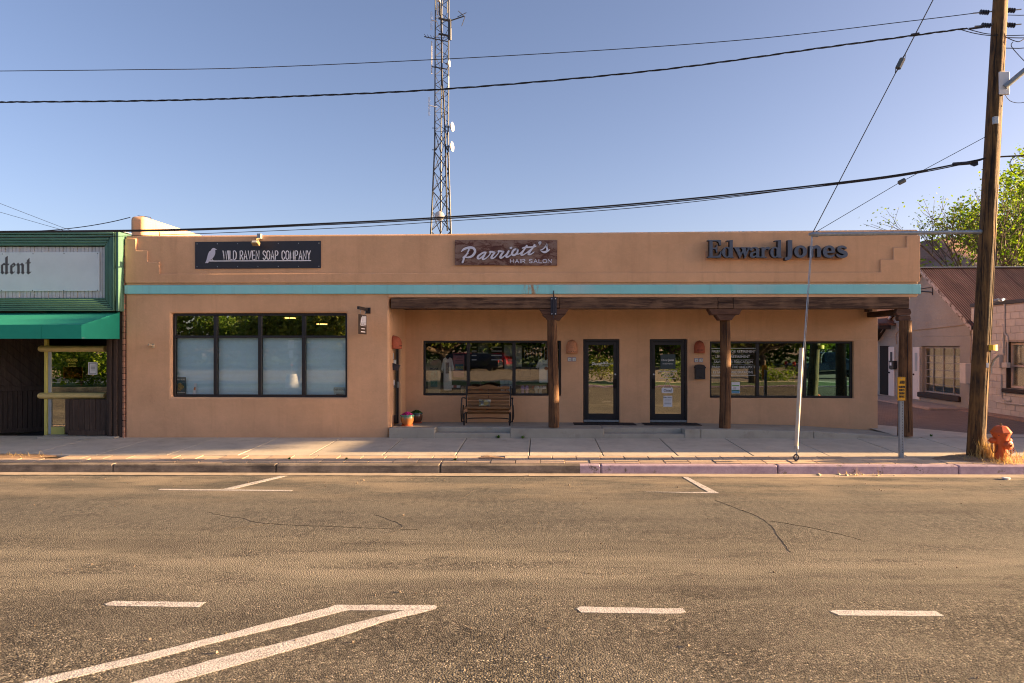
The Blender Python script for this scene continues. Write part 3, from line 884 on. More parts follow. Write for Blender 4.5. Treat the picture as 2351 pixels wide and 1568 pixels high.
# ------------------------------------------------------------------ windows and doors
def glazing(parent, name, x0, x1, z0, z1, Y, vbars, hbars=(), f=0.055, vb=0.06, glass=None, depth=0.09, panes=None, hb=0.06):
    """black aluminium shop window; vbars: x of the mullions; hbars: z of the transoms"""
    mb = MB(); e = 0.003
    mb.box(x0 + e, x0 + f, Y, Y + depth, z0 + e, z1 - e, 0.006); mb.box(x1 - f, x1 - e, Y, Y + depth, z0 + e, z1 - e, 0.006)
    mb.box(x0 + f, x1 - f, Y + .001, Y + depth, z0 + e, z0 + f, 0.006); mb.box(x0 + f, x1 - f, Y + .001, Y + depth, z1 - f, z1 - e, 0.006)
    fr = mb.build(name, m_black, parent)
    for x in vbars: MB().box(x - vb / 2, x + vb / 2, Y - 0.008, Y + depth, z0 + f, z1 - f, 0.005).build('mullion', m_black, fr)
    ex = [x0 + f] + [v for x in vbars for v in (x - vb / 2, x + vb / 2)] + [x1 - f]
    for z in hbars:
        for i in range(0, len(ex), 2): MB().box(ex[i], ex[i + 1], Y - 0.004, Y + depth, z - hb / 2, z + hb / 2, 0.005).build('transom', m_black, fr)
    ez = [z0 + f] + [v for z in hbars for v in (z - hb / 2, z + hb / 2)] + [z1 - f]
    c = 0
    for k in range(0, len(ez), 2):
        for i in range(0, len(ex), 2):
            g = glass(i // 2, k // 2) if callable(glass) else glass
            MB().box(ex[i], ex[i + 1], Y + depth * 0.45, Y + depth * 0.45 + 0.008, ez[k], ez[k + 1]).build('pane', g, fr)
    return fr, ex, ez

YW1 = YF + 0.10
win1, ex1, ez1 = glazing(shop, 'shop_window', *W1, YW1, [px(494.5, YW1), px(596.5, YW1), px(697, YW1)], [pz(773, YW1, 594)], f=0.06, vb=0.085, hb=0.06,
                         glass=lambda i, k: m_glass_clear2 if k else m_glass_clear)
# thin white glazing bars inside the upper lights
m_bar = simple('grey_glazing_bar', (0.12, 0.12, 0.11), 0.7)
for i in range(0, len(ex1), 2):
    a, b = ex1[i], ex1[i + 1]; z0, z1 = ez1[2], ez1[3]
    for q in (1, 2): MB().box(a + (b - a) * q / 3 - .006, a + (b - a) * q / 3 + .006, YW1 + .06, YW1 + .07, z0, z1).build('glazing_bar', m_bar, win1)
    MB().box(a, b, YW1 + .0605, YW1 + .0695, (z0 + z1) / 2 - .006, (z0 + z1) / 2 + .006).build('glazing_bar', m_bar, win1)
# pleated shades behind the lower panes
m_blind = simple('pleated_shade', (0.64, 0.85, 0.94), 0.8, var=0.04)
for i in range(0, len(ex1), 2):
    a, b = ex1[i] - .02, ex1[i + 1] + .02; z0, z1 = ez1[0] - .02, ez1[1] + .02
    n = 96; vs = []; fs = []
    for k in range(n + 1):
        z = z0 + (z1 - z0) * k / n; y = YW1 + 0.125 + (0.006 if k % 2 else 0)
        vs += [(a, y, z), (b, y, z), (a, y + .002, z), (b, y + .002, z)]
    for k in range(n):
        o = 4 * k
        fs += [(o, o + 1, o + 5, o + 4), (o + 3, o + 2, o + 6, o + 7)]
    mbb = MB(); mbb.add(vs, fs); mbb.box(a, b, YW1 + .11, YW1 + .15, z1, z1 + .03)
    single('pleated_blind', mbb, m_blind, 'blue grey pleated shade lowered behind the %s lower pane of the soap shop' % ['first', 'second', 'third', 'fourth'][i // 2], 'blind', 'pleated shades in the soap shop window')

YW = YB + 0.07
win2, ex2, ez2 = glazing(shop, 'shop_window', *w2, YW, [px(1075, YW), px(1180, YW)], glass=m_glass, f=0.055, vb=0.085)
win3, ex3, ez3 = glazing(shop, 'shop_window', *w3, YW, [px(1739.5, YW), px(1848, YW)], glass=lambda i, k: m_glass_blue if i == 2 else m_glass, f=0.055, vb=0.075)

def shop_door(x0, x1, z0, z1, Y, hinge, gl):
    mb = MB(); t = 0.055
    mb.box(x0 + .003, x0 + t, Y, Y + .1, z0 + .03, z1 - .003, .005); mb.box(x1 - t, x1 - .003, Y, Y + .1, z0 + .03, z1 - .003, .005); mb.box(x0 + t, x1 - t, Y + .001, Y + .1, z1 - .06, z1 - .003, .005)
    fr = mb.build('door_frame', m_black, shop)
    MB().box(x0 + .01, x1 - .01, Y - .02, Y + .1, z0 + .03, z0 + .085, .005).build('threshold', m_galv, fr)
    a, b, c, d = x0 + t + .004, x1 - t - .004, z0 + .09, z1 - .064
    mb = MB(); s = 0.085
    mb.box(a, a + s, Y + .02, Y + .065, c, d, .004); mb.box(b - s, b, Y + .02, Y + .065, c, d, .004)
    mb.box(a + s, b - s, Y + .021, Y + .064, c, c + 0.15, .004); mb.box(a + s, b - s, Y + .021, Y + .064, d - .09, d, .004)
    dr = mb.build('door', m_black, shop)
    MB().box(a + s, b - s, Y + .038, Y + .046, c + .15, d - .09).build('pane', gl, dr)
    hx = b - s / 2 if hinge < 0 else a + s / 2
    m = MB(); m.box(hx - .045, hx + .035, Y - .03, Y - .01, c + 0.80, c + 1.04, .008); m.box(hx - .03, hx + .02, Y - .01, Y + .02, c + .98, c + 1.0); m.box(hx - .03, hx + .02, Y - .01, Y + .02, c + .84, c + .86)
    m.build('pull_handle', m_dark, dr)
    MB().lathe([(0.0, 0.0), (0.02, 0.0), (0.022, 0.012), (0.012, 0.02), (0.0, 0.02)], 12, (hx + .005, Y + .02, c + 1.16), Matrix.Rotation(pi / 2, 4, 'X')).build('lock', m_white, dr, smooth=False)
    for hz in (c + .12, (c + d) / 2, d - .2):
        h2 = a if hinge < 0 else b
        MB().tube([(h2, Y + .012, hz), (h2, Y + .012, hz + .11)], .012, 6).build('hinge', m_black, dr)
    return fr, dr, (a + s, b - s, c + .15, d - .09)
dfr1, door1, dg1 = shop_door(*d1[:2], 0.42, d1[3], YB + 0.05, -1, m_glass_dark)
dfr2, door2, dg2 = shop_door(*d2[:2], 0.42, d2[3], YB + 0.05, 1, m_glass_dark)

# door in the side wall of the porch
def side_box(mb, s0, s1, d0, d1_, z0, z1, c=0.004):
    n = len(mb.v); mb.box(s0, s1, d0, d1_, z0, z1, c)
    for i in range(n, len(mb.v)): mb.v[i] = tuple(side_fr(*mb.v[i]))
mb = MB(); side_box(mb, sd0 + .002, sd0 + .05, .06, .16, .45, sdz - .002); side_box(mb, sd1 - .05, sd1 - .002, .06, .16, .45, sdz - .002); side_box(mb, sd0 + .05, sd1 - .05, .061, .16, sdz - .06, sdz - .002)
mb.build('door_frame', m_black, shop)
mb = MB(); side_box(mb, sd0 + .052, sd0 + .13, .08, .12, .48, sdz - .062); side_box(mb, sd1 - .13, sd1 - .052, .08, .12, .48, sdz - .062); side_box(mb, sd0 + .13, sd1 - .13, .081, .119, .48, .68); side_box(mb, sd0 + .13, sd1 - .13, .081, .119, sdz - .15, sdz - .062)
sdoor = mb.build('door', m_black, shop)
mb = MB(); side_box(mb, sd0 + .13, sd1 - .13, .096, .104, .68, sdz - .15, 0); mb.build('pane', m_glass_dark, sdoor)
mb = MB(); side_box(mb, sd1 - .11, sd1 - .07, .03, .08, 1.35, 1.5); mb.build('lock', m_galv, sdoor)
sfr = lambda s0, z0: (lambda x, y, d: side_fr(s0 + x, .094 - d, z0 + y))

# ------------------------------------------------------------------ porch timbers
yb0, yb1 = YF - 0.03, YF + 0.3
def beam(mb, xa_, xb_, ya, yb):
    a, b = P(xa_, ya, yb0), P(xb_, yb, yb0)
    mb.box(a.x, b.x, yb0, yb1, b.z, a.z, .012)
mb = MB(); beam(mb, 897.5, 1284, 683.4, 707.6); mb.build('porch_beam', m_beam, shop)
mb = MB(); beam(mb, 1284.4, 1648, 683, 708); beam(mb, 1648.2, 1682.5, 682, 693.4); mb.build('porch_beam', m_beam, shop)
mb = MB(); beam(mb, 1649, 1683.6, 694, 708.2); beam(mb, 1683.8, 2088, 682.6, 708.4); mb.build('porch_beam', m_beam, shop)
mb = MB(); mb.box(px(2066, YF), px(2089, YF), YF + 0.05, YB + 0.2, pz(722, YF, 2070), pz(709, YF, 2070), .01); mb.build('cross_beam', m_beam_y, shop)
mb = MB(); mb.box(px(1994, YB), px(2058, YF), YB - 0.22, YB - 0.01, pz(716, YB, 2030), pz(706, YB, 2030), .01); mb.build('cross_beam', m_beam, shop)

def corbel(xc, ytop, h, wt, wb, back=.28):
    fr = facing(YF + 0.0)
    return MB().prism([(xc - wt / 2, ytop), (xc + wt / 2, ytop), (xc + wb / 2 + 3, ytop + h * .6), (xc + wb / 2, ytop + h), (xc - wb / 2, ytop + h), (xc - wb / 2 - 3, ytop + h * .6)], fr, -back, 0.02).build('corbel', m_corbel, shop, bevel=0.008, segs=1)

def log_post(xt, xb, yt, yb, wt, wb, seed, Yc=YF + 0.14, flare=0.0):
    """adzed log with a drying crack down its face"""
    rr = random.Random(seed); zt, z0 = P(xt, yt, Yc).z, P(xb, yb, Yc - .1).z
    x0, x1 = px(xb, Yc), px(xt, Yc); sc = Yc / FOC
    mb = MB(); n = 20; m = 26; ph = [rr.uniform(0, 6) for _ in range(6)]
    vs = []; fs = []
    for i in range(m + 1):
        f = i / m; r = (wb * (1 - f) + wt * f) * sc / 2 * (1 + flare * (1 - f) ** 3)
        bx = 0.012 * sin(f * 4 + ph[0]); by = 0.01 * sin(f * 5 + ph[1])
        for k in range(n):
            a = 2 * pi * k / n
            rr2 = r * (1 + .025 * sin(2 * a + ph[2]) + .02 * sin(3 * a + ph[3] + f * 3) + .015 * sin(f * 17 + ph[4] + a) + rr.uniform(-.008, .008))
            vs.append((x0 + (x1 - x0) * f + bx + rr2 * cos(a), Yc + by + rr2 * sin(a), z0 + (zt - z0) * f))
    for i in range(m):
        for k in range(n):
            l = (k + 1) % n; fs.append((i * n + k, i * n + l, (i + 1) * n + l, (i + 1) * n + k))
    fs += [tuple(range(n))[::-1], tuple(m * n + k for k in range(n))]
    mb.add(vs, fs); po = mb.build('log_post', m_post, shop, smooth=True, auto=50)
    # drying crack: a thin dark groove strip
    ang = -pi / 2 + rr.uniform(-.15, .1); q = []
    for i in range(m + 1):
        f = i / m
        if f < 0.03: continue
        r = (wb * (1 - f) + wt * f) * sc / 2 * (1 + flare * (1 - f) ** 3)
        a = ang + .12 * sin(f * 3 + ph[5]) + rr.uniform(-.03, .03)
        q.append((x0 + (x1 - x0) * f + .012 * sin(f * 4 + ph[0]) + r * 1.0 * cos(a), Yc + .01 * sin(f * 5 + ph[1]) + r * 1.0 * sin(a), z0 + (zt - z0) * f))
    mb = MB(); mb.tube(q, [0.004 + 0.007 * abs(sin(i * .35 + ph[3])) for i in range(len(q))], 5); mb.build('drying_crack', m_check, po)
    return po
corbel(1272, 709, 13.5, 70, 52); corbel(1271, 723, 12, 52, 30)
corbel(1665.5, 709, 13.5, 78, 62); corbel(1666, 723, 12, 46, 28)
corbel(2074, 709, 14, 30, 30, .13); corbel(2076, 724, 13, 26, 24, .13)
log_post(1269, 1270.5, 735, 981.5, 23, 25.5, 1, 16.36)
log_post(1664.5, 1664.5, 735, 985, 22.5, 25.5, 2, 16.63)
log_post(2079.5, 2077, 736, 1002, 25, 29, 4, 16.31, 0.06)
# steel strap on the first post
mb = MB(); mb.box(px(1264, YF), px(1278.2, YF), YF - 0.045, YF - 0.034, pz(724, YF), pz(682.5, YF), .002)
strap = mb.build('steel_strap', m_steel_dark, shop)
MB().box(px(1270, YF), px(1272, YF), YF - .10, YF - .045, pz(731, YF), pz(684, YF)).build('fin', m_steel_dark, strap)
MB().tube([(px(1271, YF), YF - .07, pz(684, YF)), (px(1271, YF), YF - .07, pz(668, YF))], .012, 6).build('rod', m_steel_dark, strap)
for bx, by in ((1267, 686.5), (1275, 686.5), (1267, 721), (1275, 721)):
    MB().lathe([(0.014, 0), (0.014, .008), (.008, .012), (0, .012)], 8, (px(bx, YF), YF - .046, pz(by, YF)), Matrix.Rotation(pi / 2, 4, 'X')).build('bolt', m_white, strap)

# ------------------------------------------------------------------ writing and stickers on the glass (parts of panes' windows)
def dtext(s, x, y, h, Y, mat, parent, sx=1.0, align='CENTER', bold=0.0, shear=0.0, name='lettering', d=0.003):
    """text whose cap height is h photo pixels, baseline at pixel (x, y)"""
    k = Y / FOC; p = P(x, y, Y)
    return text_mesh(name, s, h * k / 0.70, mat, parent, frame(p), d, sx=sx, align=align, bold=bold, shear=shear)
m_gold = simple('gold_print', (0.55, 0.50, 0.06), 0.6)
YG = YW + .038
dk = simple('dark_film', (0.03, 0.035, 0.037), 0.5)
for s, x, y in (('PREPARING FOR RETIREMENT', 1684.5, 809.5), ('LIVING IN RETIREMENT', 1682, 821.5), ('SAVING FOR EDUCATION', 1684, 833.3), ('PREPARING FOR THE UNEXPECTED', 1683, 845.3), ('ESTATE CONSIDERATIONS', 1683, 857)):
    dtext(s, x, y, 5.6, YG, m_print, win3, sx=0.93)
for y in (799.5, 860.5):
    MB().box(px(1633, YG), px(1736, YG), YG - .004, YG, pz(y + .5, YG), pz(y - .5, YG)).build('rule_line', m_print, win3)
for y in (812.5, 824.5, 836.5, 848.5):
    MB().box(px(1638, YG), px(1730, YG), YG - .003, YG, pz(y + .15, YG), pz(y - .15, YG)).build('rule_line', m_print, win3)

# second door: dark panel with the firm's name, name and hours
YD = YB + 0.05 + .036
def rect(x0, x1, y0, y1, Y, mat, parent, name, t=0.003):
    a, b = P(x0, y0, Y), P(x1, y1, Y)
    return MB().box(a.x, b.x, Y - t, Y, b.z, a.z).build(name, mat, parent)
rect(1516.5, 1550.5, 813.5, 847, YD, simple('slate_film', (0.035, 0.06, 0.065), 0.5), door2, 'name_panel')
dtext('Edward', 1518.5, 828.5, 4.6, YD - .004, m_print, door2, sx=.86, align='LEFT'); dtext('Jones', 1535, 828.5, 4.6, YD - .004, m_print, door2, sx=.86, align='LEFT', bold=.03)
dtext('INVESTMENTS', 1533.5, 836.5, 2.8, YD - .004, m_print, door2, sx=.95)
dtext('Shalee Bryant, CEPA\u00ae', 1533, 854, 3.2, YD - .001, m_print, door2, bold=.01); dtext('Financial Advisor', 1533.5, 859.5, 3, YD - .001, m_print, door2)
dtext('435-259-3910', 1533.5, 864.5, 3, YD - .001, m_print, door2); dtext('www.edwardjones.com', 1533.5, 870, 2.7, YD - .001, m_print, door2)
paper2 = rect(1523, 1543.5, 908.5, 934, YD, m_paper, door2, 'hours_notice')
dtext('Office Hours', 1533, 913.8, 2.6, YD - .0035, m_ink, paper2, bold=.02)
for k in range(5): rect(1525.5, 1541, 917 + k * 3, 917.7 + k * 3, YD - .0035, m_ink if k % 2 else simple('grey_print', (.3, .32, .4), .8), paper2, 'text_line', .001)
# first door: salon name in slanted script
# ================================================================== SIGNS AND LETTERING
PEN = {}
def _pen():
    A = arc
    PEN.update({
        'A': (1.0, [[(0, 0), (.5, 1), (1, 0)], [(.17, .3), (.83, .3)]]),
        'C': (.95, [[(.95, .74)] + A(.5, .72, .45, .28, 10, 180)[1:] + A(.5, .28, .45, .28, 180, 350) + [(.95, .26)]]),
        'D': (.95, [[(0, 0), (0, 1), (.35, 1)] + A(.4, .6, .55, .4, 90, 0) + A(.4, .4, .55, .4, 0, -90) + [(.35, 0), (0, 0)]]),
        'E': (.8, [[(.8, 1), (0, 1), (0, 0), (.8, 0)], [(0, .5), (.7, .5)]]),
        'F': (.8, [[(.8, 1), (0, 1), (0, 0)], [(0, .5), (.7, .5)]]),
        'G': (.95, [[(.95, .76)] + A(.5, .72, .45, .28, 15, 180)[1:] + A(.5, .28, .45, .28, 180, 360) + [(.95, .45), (.55, .45)]]),
        'H': (.95, [[(0, 0), (0, 1)], [(.95, 0), (.95, 1)], [(0, .5), (.95, .5)]]),
        'I': (.0, [[(0, 0), (0, 1)]]),
        'J': (.7, [[(.7, 1), (.7, .25)] + A(.35, .25, .35, .25, 0, -180)]),
        'K': (.9, [[(0, 0), (0, 1)], [(.9, 1), (0, .42)], [(.3, .6), (.9, 0)]]),
        'L': (.75, [[(0, 1), (0, 0), (.75, 0)]]),
        'M': (1.25, [[(0, 0), (.12, 1), (.62, .15), (1.13, 1), (1.25, 0)]]),
        'N': (1.0, [[(0, 0), (0, 1), (1, 0), (1, 1)]]),
        'O': (1.0, [A(.5, .7, .5, .3, 0, 180) + A(.5, .3, .5, .3, 180, 360) + [(1.0, .7)]]),
        'P': (.9, [[(0, 0), (0, 1), (.45, 1)] + A(.5, .74, .4, .26, 90, -90) + [(0, .48)]]),
        'R': (.9, [[(0, 0), (0, 1), (.45, 1)] + A(.5, .74, .4, .26, 90, -90) + [(0, .48)], [(.4, .48), (.9, 0)]]),
        'S': (.9, [[(.87, .8)] + A(.45, .76, .42, .24, 20, 200) + [(.2, .58), (.7, .42)] + A(.45, .24, .43, .24, 20, -160)]),
        'T': (.9, [[(0, 1), (.9, 1)], [(.45, 1), (.45, 0)]]),
        'U': (.95, [[(0, 1), (0, .28)] + A(.475, .28, .475, .28, 180, 360) + [(.95, 1)]]),
        'V': (1.0, [[(0, 1), (.5, 0), (1, 1)]]),
        'W': (1.5, [[(0, 1), (.38, 0), (.75, .95), (1.12, 0), (1.5, 1)]]),
        'X': (.9, [[(0, 0), (.9, 1)], [(0, 1), (.9, 0)]]),
        'Y': (1.0, [[(0, 1), (.5, .45), (1, 1)], [(.5, .45), (.5, 0)]]),
    })
_pen()
def pen_text(name, s, x, y, h, cw, pen, fr, mat, parent, d0=-0.002, d1=0.003, gap=0.35, space=0.75, width=None, down=True, slant=0.0):
    """single-stroke capitals; cap height h and letter width cw in the units of frame fr; width: fit the whole line to it"""
    total = sum((PEN[c][0] + gap) if c != ' ' else space for c in s) - gap
    if width: cw = width / total
    mb = MB(); k = 0; cx = x
    for c in s:
        if c == ' ': cx += space * cw; continue
        w_, st = PEN[c]
        for q in st:
            pts = [(cx + a * cw + slant * b * h, y - b * h if down else y + b * h) for a, b in q]
            mb.ribbon(pts, pen, fr, d0, d1 + (k % 7) * 0.0003); k += 1
        cx += (w_ + gap) * cw
    return mb.build(name, mat, parent)

# ---- soap shop sign
Ysg = YF - 0.012
def conv(ox, oy, sc): return lambda pts: [((ox + p[0] / sc) / 1.5305, (oy + p[1] / sc) / 1.5305) + tuple(p[2:]) for p in pts]
c1 = conv(680, 830, 5.111)
m_signblack = simple('black_sign_panel', (0.026, 0.026, 0.036), 0.45, var=0.06)
m_lav = simple('pale_lilac_lettering', (0.60, 0.60, 0.71), 0.6, var=0.03)
sign1 = single('shop_sign', MB().prism([(448.5, 555.5), (737, 553), (737, 615.5), (448.5, 617.3)], facing(YF - 0.008), -0.006, 0.012), m_signblack, 'long black sign reading WILD RAVEN SOAP COMPANY beside a pale bird', 'sign')
fS = facing(YF - 0.021)
bird = c1([(365, 210), (385, 215), (398, 228), (425, 238), (398, 244), (388, 250), (392, 285), (388, 320), (372, 355), (345, 395), (328, 408), (300, 428), (285, 448), (262, 478), (240, 484), (232, 476), (218, 486), (208, 480), (222, 455), (235, 420), (248, 370), (262, 320), (282, 275), (305, 262), (325, 232), (345, 213)])
MB().prism(bird, fS, -0.004, 0.002).build('raven', m_lav, sign1)
mb = MB(); mb.ribbon(c1([(322, 402), (345, 432), (360, 440)]), 1.3, fS, -.004, .001); mb.ribbon(c1([(303, 420), (295, 440), (330, 436)]), 1.1, fS, -.004, .0015)
mb.ribbon(c1([(290, 446), (700, 443), (2105, 438)]), 2.0, fS, -.004, .002); mb.build('perch_line', m_letter_white, sign1)
pen_text('lettering', 'WILD RAVEN SOAP COMPANY', *c1([(530, 416)])[0], 19.6, 0, 1.9, fS, m_letter_white, sign1, width=c1([(2098, 0)])[0][0] - c1([(530, 0)])[0][0], gap=.42, space=.9)
for i in range(7):
    for yy in (560 - i * .3, 612.5 - i * .2):
        x = 452.5 + i * 46.6
        p = P(x, yy, YF - .0205); MB().lathe([(.012, 0), (.010, .006), (0, .007)], 8, p, Matrix.Rotation(pi / 2, 4, 'X')).build('screw_head', m_galv, sign1)

# ---- salon sign, rusted plate with white script
def rust_plate():
    t = NT('rusted_plate'); co = t.coords(world=True)
    n1 = t.noise(t.coords((1, 1, 2.2), world=True), 3.0, 8, 0.75, 0.6)
    c = t.ramp(n1, [(0.30, (0.055, 0.018, 0.016)), (0.46, (0.10, 0.035, 0.026)), (0.52, (0.20, 0.12, 0.095)), (0.66, (0.26, 0.19, 0.16)), (0.8, (0.22, 0.18, 0.17))])
    n2 = t.noise(co, 11, 7, 0.75)
    c = t.mix(t.math('MULTIPLY', t.ramp(n2, [(0.6, (0, 0, 0)), (0.68, (1, 1, 1))]), 0.8), c, (0.06, 0.02, 0.016))
    n3 = t.noise(co, 17, 5, 0.7)
    c = t.mix(t.math('MULTIPLY', t.ramp(n3, [(0.66, (0, 0, 0)), (0.72, (1, 1, 1))]), 0.7), c, (0.36, 0.17, 0.10))
    t.base(c); t.set(rough=0.7); t.bump(n2, 0.2, 0.004); return t.m
sign2 = single('shop_sign', MB().prism([(1044.5, 551), (1279.5, 551.5), (1279, 609.8), (1044.2, 609)], facing(YF - 0.03), -0.01, 0.012), rust_plate(), 'rusted metal sign reading Parriott\'s HAIR SALON in white', 'sign')
MB().prism([(1060, 556), (1264, 556), (1264, 604), (1060, 604)], facing(YF), -0.005, 0.02).build('stand_off', m_dark, sign2)
c2 = conv(1590, 830, 6.187)
SCRIPT = [
    [(195, 335, 12), (240, 290, 44), (320, 257, 50), (405, 248, 52), (465, 270, 52), (492, 325, 50), (470, 385, 50), (425, 432, 48), (360, 460, 40), (300, 462, 28)],
    [(360, 290, 34), (335, 345, 30), (310, 395, 34), (275, 440, 44), (245, 470, 56)],
    [(310, 395, 10), (355, 380, 8)],
    [(255, 470, 44), (240, 520, 38), (222, 565, 44), (214, 575, 30)],
    [(728, 352, 26), (680, 355, 34), (610, 395, 38), (558, 440, 44), (552, 480, 44), (590, 488, 30), (650, 440, 24), (720, 370, 24)],
    [(728, 352, 30), (690, 420, 40), (655, 480, 44), (675, 505, 34), (730, 480, 24), (790, 425, 22), (825, 370, 26)],
    [(820, 345, 46), (845, 340, 40), (895, 350, 38), (915, 360, 38), (880, 405, 42), (848, 460, 46), (860, 485, 38), (910, 465, 26), (975, 400, 22), (1010, 350, 26)],
    [(1005, 330, 46), (1030, 326, 40), (1085, 335, 38), (1108, 342, 38), (1070, 390, 42), (1040, 450, 46), (1055, 475, 38), (1105, 450, 26), (1170, 390, 22)],
    [(1225, 325, 40), (1190, 385, 42), (1168, 435, 46), (1190, 455, 36), (1240, 430, 26), (1300, 380, 22)],
    [(1262, 258, 40), (1282, 252, 44)],
    [(1400, 280, 40), (1340, 300, 44), (1298, 360, 46), (1300, 400, 46), (1345, 412, 42), (1400, 370, 40), (1420, 310, 38), (1400, 280, 36)],
    [(1390, 395, 22), (1450, 385, 22), (1500, 350, 26), (1560, 290, 34), (1615, 210, 42)],
    [(1560, 290, 34), (1505, 370, 46), (1500, 405, 44), (1540, 405, 30), (1600, 370, 24), (1680, 310, 26), (1740, 260, 34), (1785, 195, 44)],
    [(1740, 260, 34), (1670, 350, 46), (1655, 390, 46), (1690, 398, 32), (1740, 370, 24), (1775, 345, 18)],
    [(1520, 262, 24), (1580, 245, 34), (1690, 240, 34), (1790, 228, 30), (1822, 216, 16)],
    [(1890, 148, 52), (1908, 142, 54), (1905, 165, 36), (1890, 195, 14)],
    [(1912, 305, 18), (1960, 285, 22), (2010, 240, 28), (2050, 190, 40), (2056, 185, 40), (2048, 240, 36), (2062, 300, 44), (2035, 340, 46), (1990, 348, 44), (1950, 335, 30), (1935, 325, 18)],
    [(2050, 335, 36), (2085, 315, 26), (2112, 292, 14)],
]
m_scriptwhite = simple('white_cut_letters', (0.66, 0.68, 0.80), 0.55, var=0.03)
m_outline = simple('dark_letter_edge', (0.03, 0.02, 0.02), 0.7)
fS2 = facing(YF - 0.0425)
mb = MB(); mo = MB()
for k, st in enumerate(SCRIPT):
    q = smooth_pts(c2(st), 5); ws = [p[2] / 6.187 / 1.5305 for p in q]; q = [p[:2] for p in q]
    mb.ribbon(q, ws, fS2, -0.002, 0.018 + 0.0004 * k); mo.ribbon([(a + .25, b + .35) for a, b in q], [w_ + .9 for w_ in ws], fS2, -0.003, 0.002 + 0.0002 * k)
mb.build('script_lettering', m_scriptwhite, sign2); mo.build('lettering_edge', m_outline, sign2)
pen_text('lettering', 'HAIR SALON', *c2([(1258, 578)])[0], 8.0, 0, 1.55, fS2, m_scriptwhite, sign2, d1=0.006, width=(2155 - 1258) / 6.187 / 1.5305, gap=.42, space=.75)

# ---- channel letters of the third unit
c3 = conv(2460, 830, 4.436)
m_face = simple('slate_letter_face', (0.085, 0.11, 0.16), 0.5, var=0.05)
m_ret = simple('black_letter_return', (0.016, 0.016, 0.022), 0.5)
ej = thing('letter_sign', P(1780, 600, YF), 'raised slate blue letters reading EdwardJones on the parapet', 'sign')
m_race = simple('tan_raceway', (0.50, 0.27, 0.16), 0.8)
MB().prism(c3([(80, 240), (2210, 245), (2205, 362), (85, 370)]), facing(YF), -0.01, 0.06).build('raceway', m_race, ej, bevel=.006, segs=1)
def el(cx, cy, rx, ry, n=24, a0=0, a1=360): return [(cx + rx * cos(radians(a0 + (a1 - a0) * i / n)), cy + ry * sin(radians(a0 + (a1 - a0) * i / n))) for i in range(n + (0 if a1 - a0 == 360 else 1))]
def W(pts, ws): return ('s', pts, ws)
def ring(cx, cy, rx, ry, wh, wv, n=28):
    """oval stroke, wh thick at the sides and wv at top and bottom"""
    pts = []; ws = []
    for i in range(n):
        a = 2 * pi * i / n; hw = wh * cos(a) ** 2 + wv * sin(a) ** 2
        pts.append((cx + (rx - hw / 2) * cos(a), cy + (ry - hw / 2) * sin(a))); ws.append(hw)
    return ('r', pts, ws)
LET = [
    [('p', [(118, 90), (168, 90), (168, 335), (118, 335)]), ('p', [(92, 76), (298, 76), (296, 160), (272, 158), (262, 118), (238, 95), (92, 92)]), ('p', [(160, 196), (205, 196), (222, 180), (228, 150), (242, 150), (238, 270), (224, 270), (218, 232), (204, 216), (160, 216)]), ('p', [(92, 348), (292, 348), (306, 246), (290, 248), (272, 300), (236, 328), (92, 330)])],
    [ring(388, 266, 76, 84, 52, 18), ('p', [(428, 92), (384, 100), (384, 84), (478, 74), (478, 330), (498, 338), (498, 346), (428, 348)])],
    [('p', [(492, 188), (592, 188), (592, 200), (575, 206), (610, 300), (585, 356), (510, 206), (492, 200)]), ('p', [(575, 345), (640, 206), (662, 206), (590, 356)]), ('p', [(600, 188), (680, 188), (690, 300), (668, 356), (618, 210), (600, 202)]), ('p', [(652, 350), (712, 206), (690, 202), (690, 188), (752, 188), (752, 200), (735, 206), (672, 356)])],
    [W([(755, 238), (772, 206), (815, 193), (852, 208), (860, 240)], [44, 30, 20, 36, 46]), ('p', [(838, 230), (884, 230), (884, 325), (904, 336), (904, 344), (840, 348)]), W([(845, 258), (800, 268), (768, 290), (766, 318), (790, 336), (820, 330), (848, 305)], [16, 26, 42, 46, 32, 22, 14])],
    [('p', [(902, 192), (968, 186), (968, 330), (1008, 336), (1008, 347), (902, 347), (902, 336), (922, 330), (922, 204), (902, 204)]), W([(960, 240), (985, 208), (1020, 196), (1045, 212)], [22, 26, 30, 40])],
    [ring(1130, 266, 74, 84, 52, 18), ('p', [(1172, 92), (1128, 100), (1128, 84), (1222, 74), (1222, 330), (1244, 338), (1244, 346), (1172, 348)])],
    [W([(1361, 78), (1361, 200), (1360, 300), (1352, 338), (1325, 362), (1282, 366)], [70, 70, 70, 66, 52, 42])],
    [ring(1525, 254, 98, 96, 62, 36)],
    [('p', [(1662, 166), (1718, 166), (1722, 340), (1662, 340)]), W([(1715, 215), (1745, 186), (1785, 184), (1808, 215), (1808, 260), (1808, 340)], [26, 44, 52, 58, 60, 60])],
    [W([(1895, 262), (2052, 258)], [28, 28]), W([(2026, 262), (2020, 212), (1985, 180), (1940, 182), (1906, 220), (1900, 262), (1912, 305), (1950, 330), (2000, 330), (2042, 308)], [50, 52, 38, 36, 52, 62, 54, 38, 34, 22])],
    [W([(2232, 208), (2195, 184), (2150, 180), (2118, 205), (2130, 240), (2175, 258), (2218, 282), (2216, 316), (2170, 332), (2110, 322), (2082, 292)], [26, 34, 40, 52, 56, 60, 58, 52, 40, 34, 22])],
]
k_ = 1 / 4.436 / 1.5305
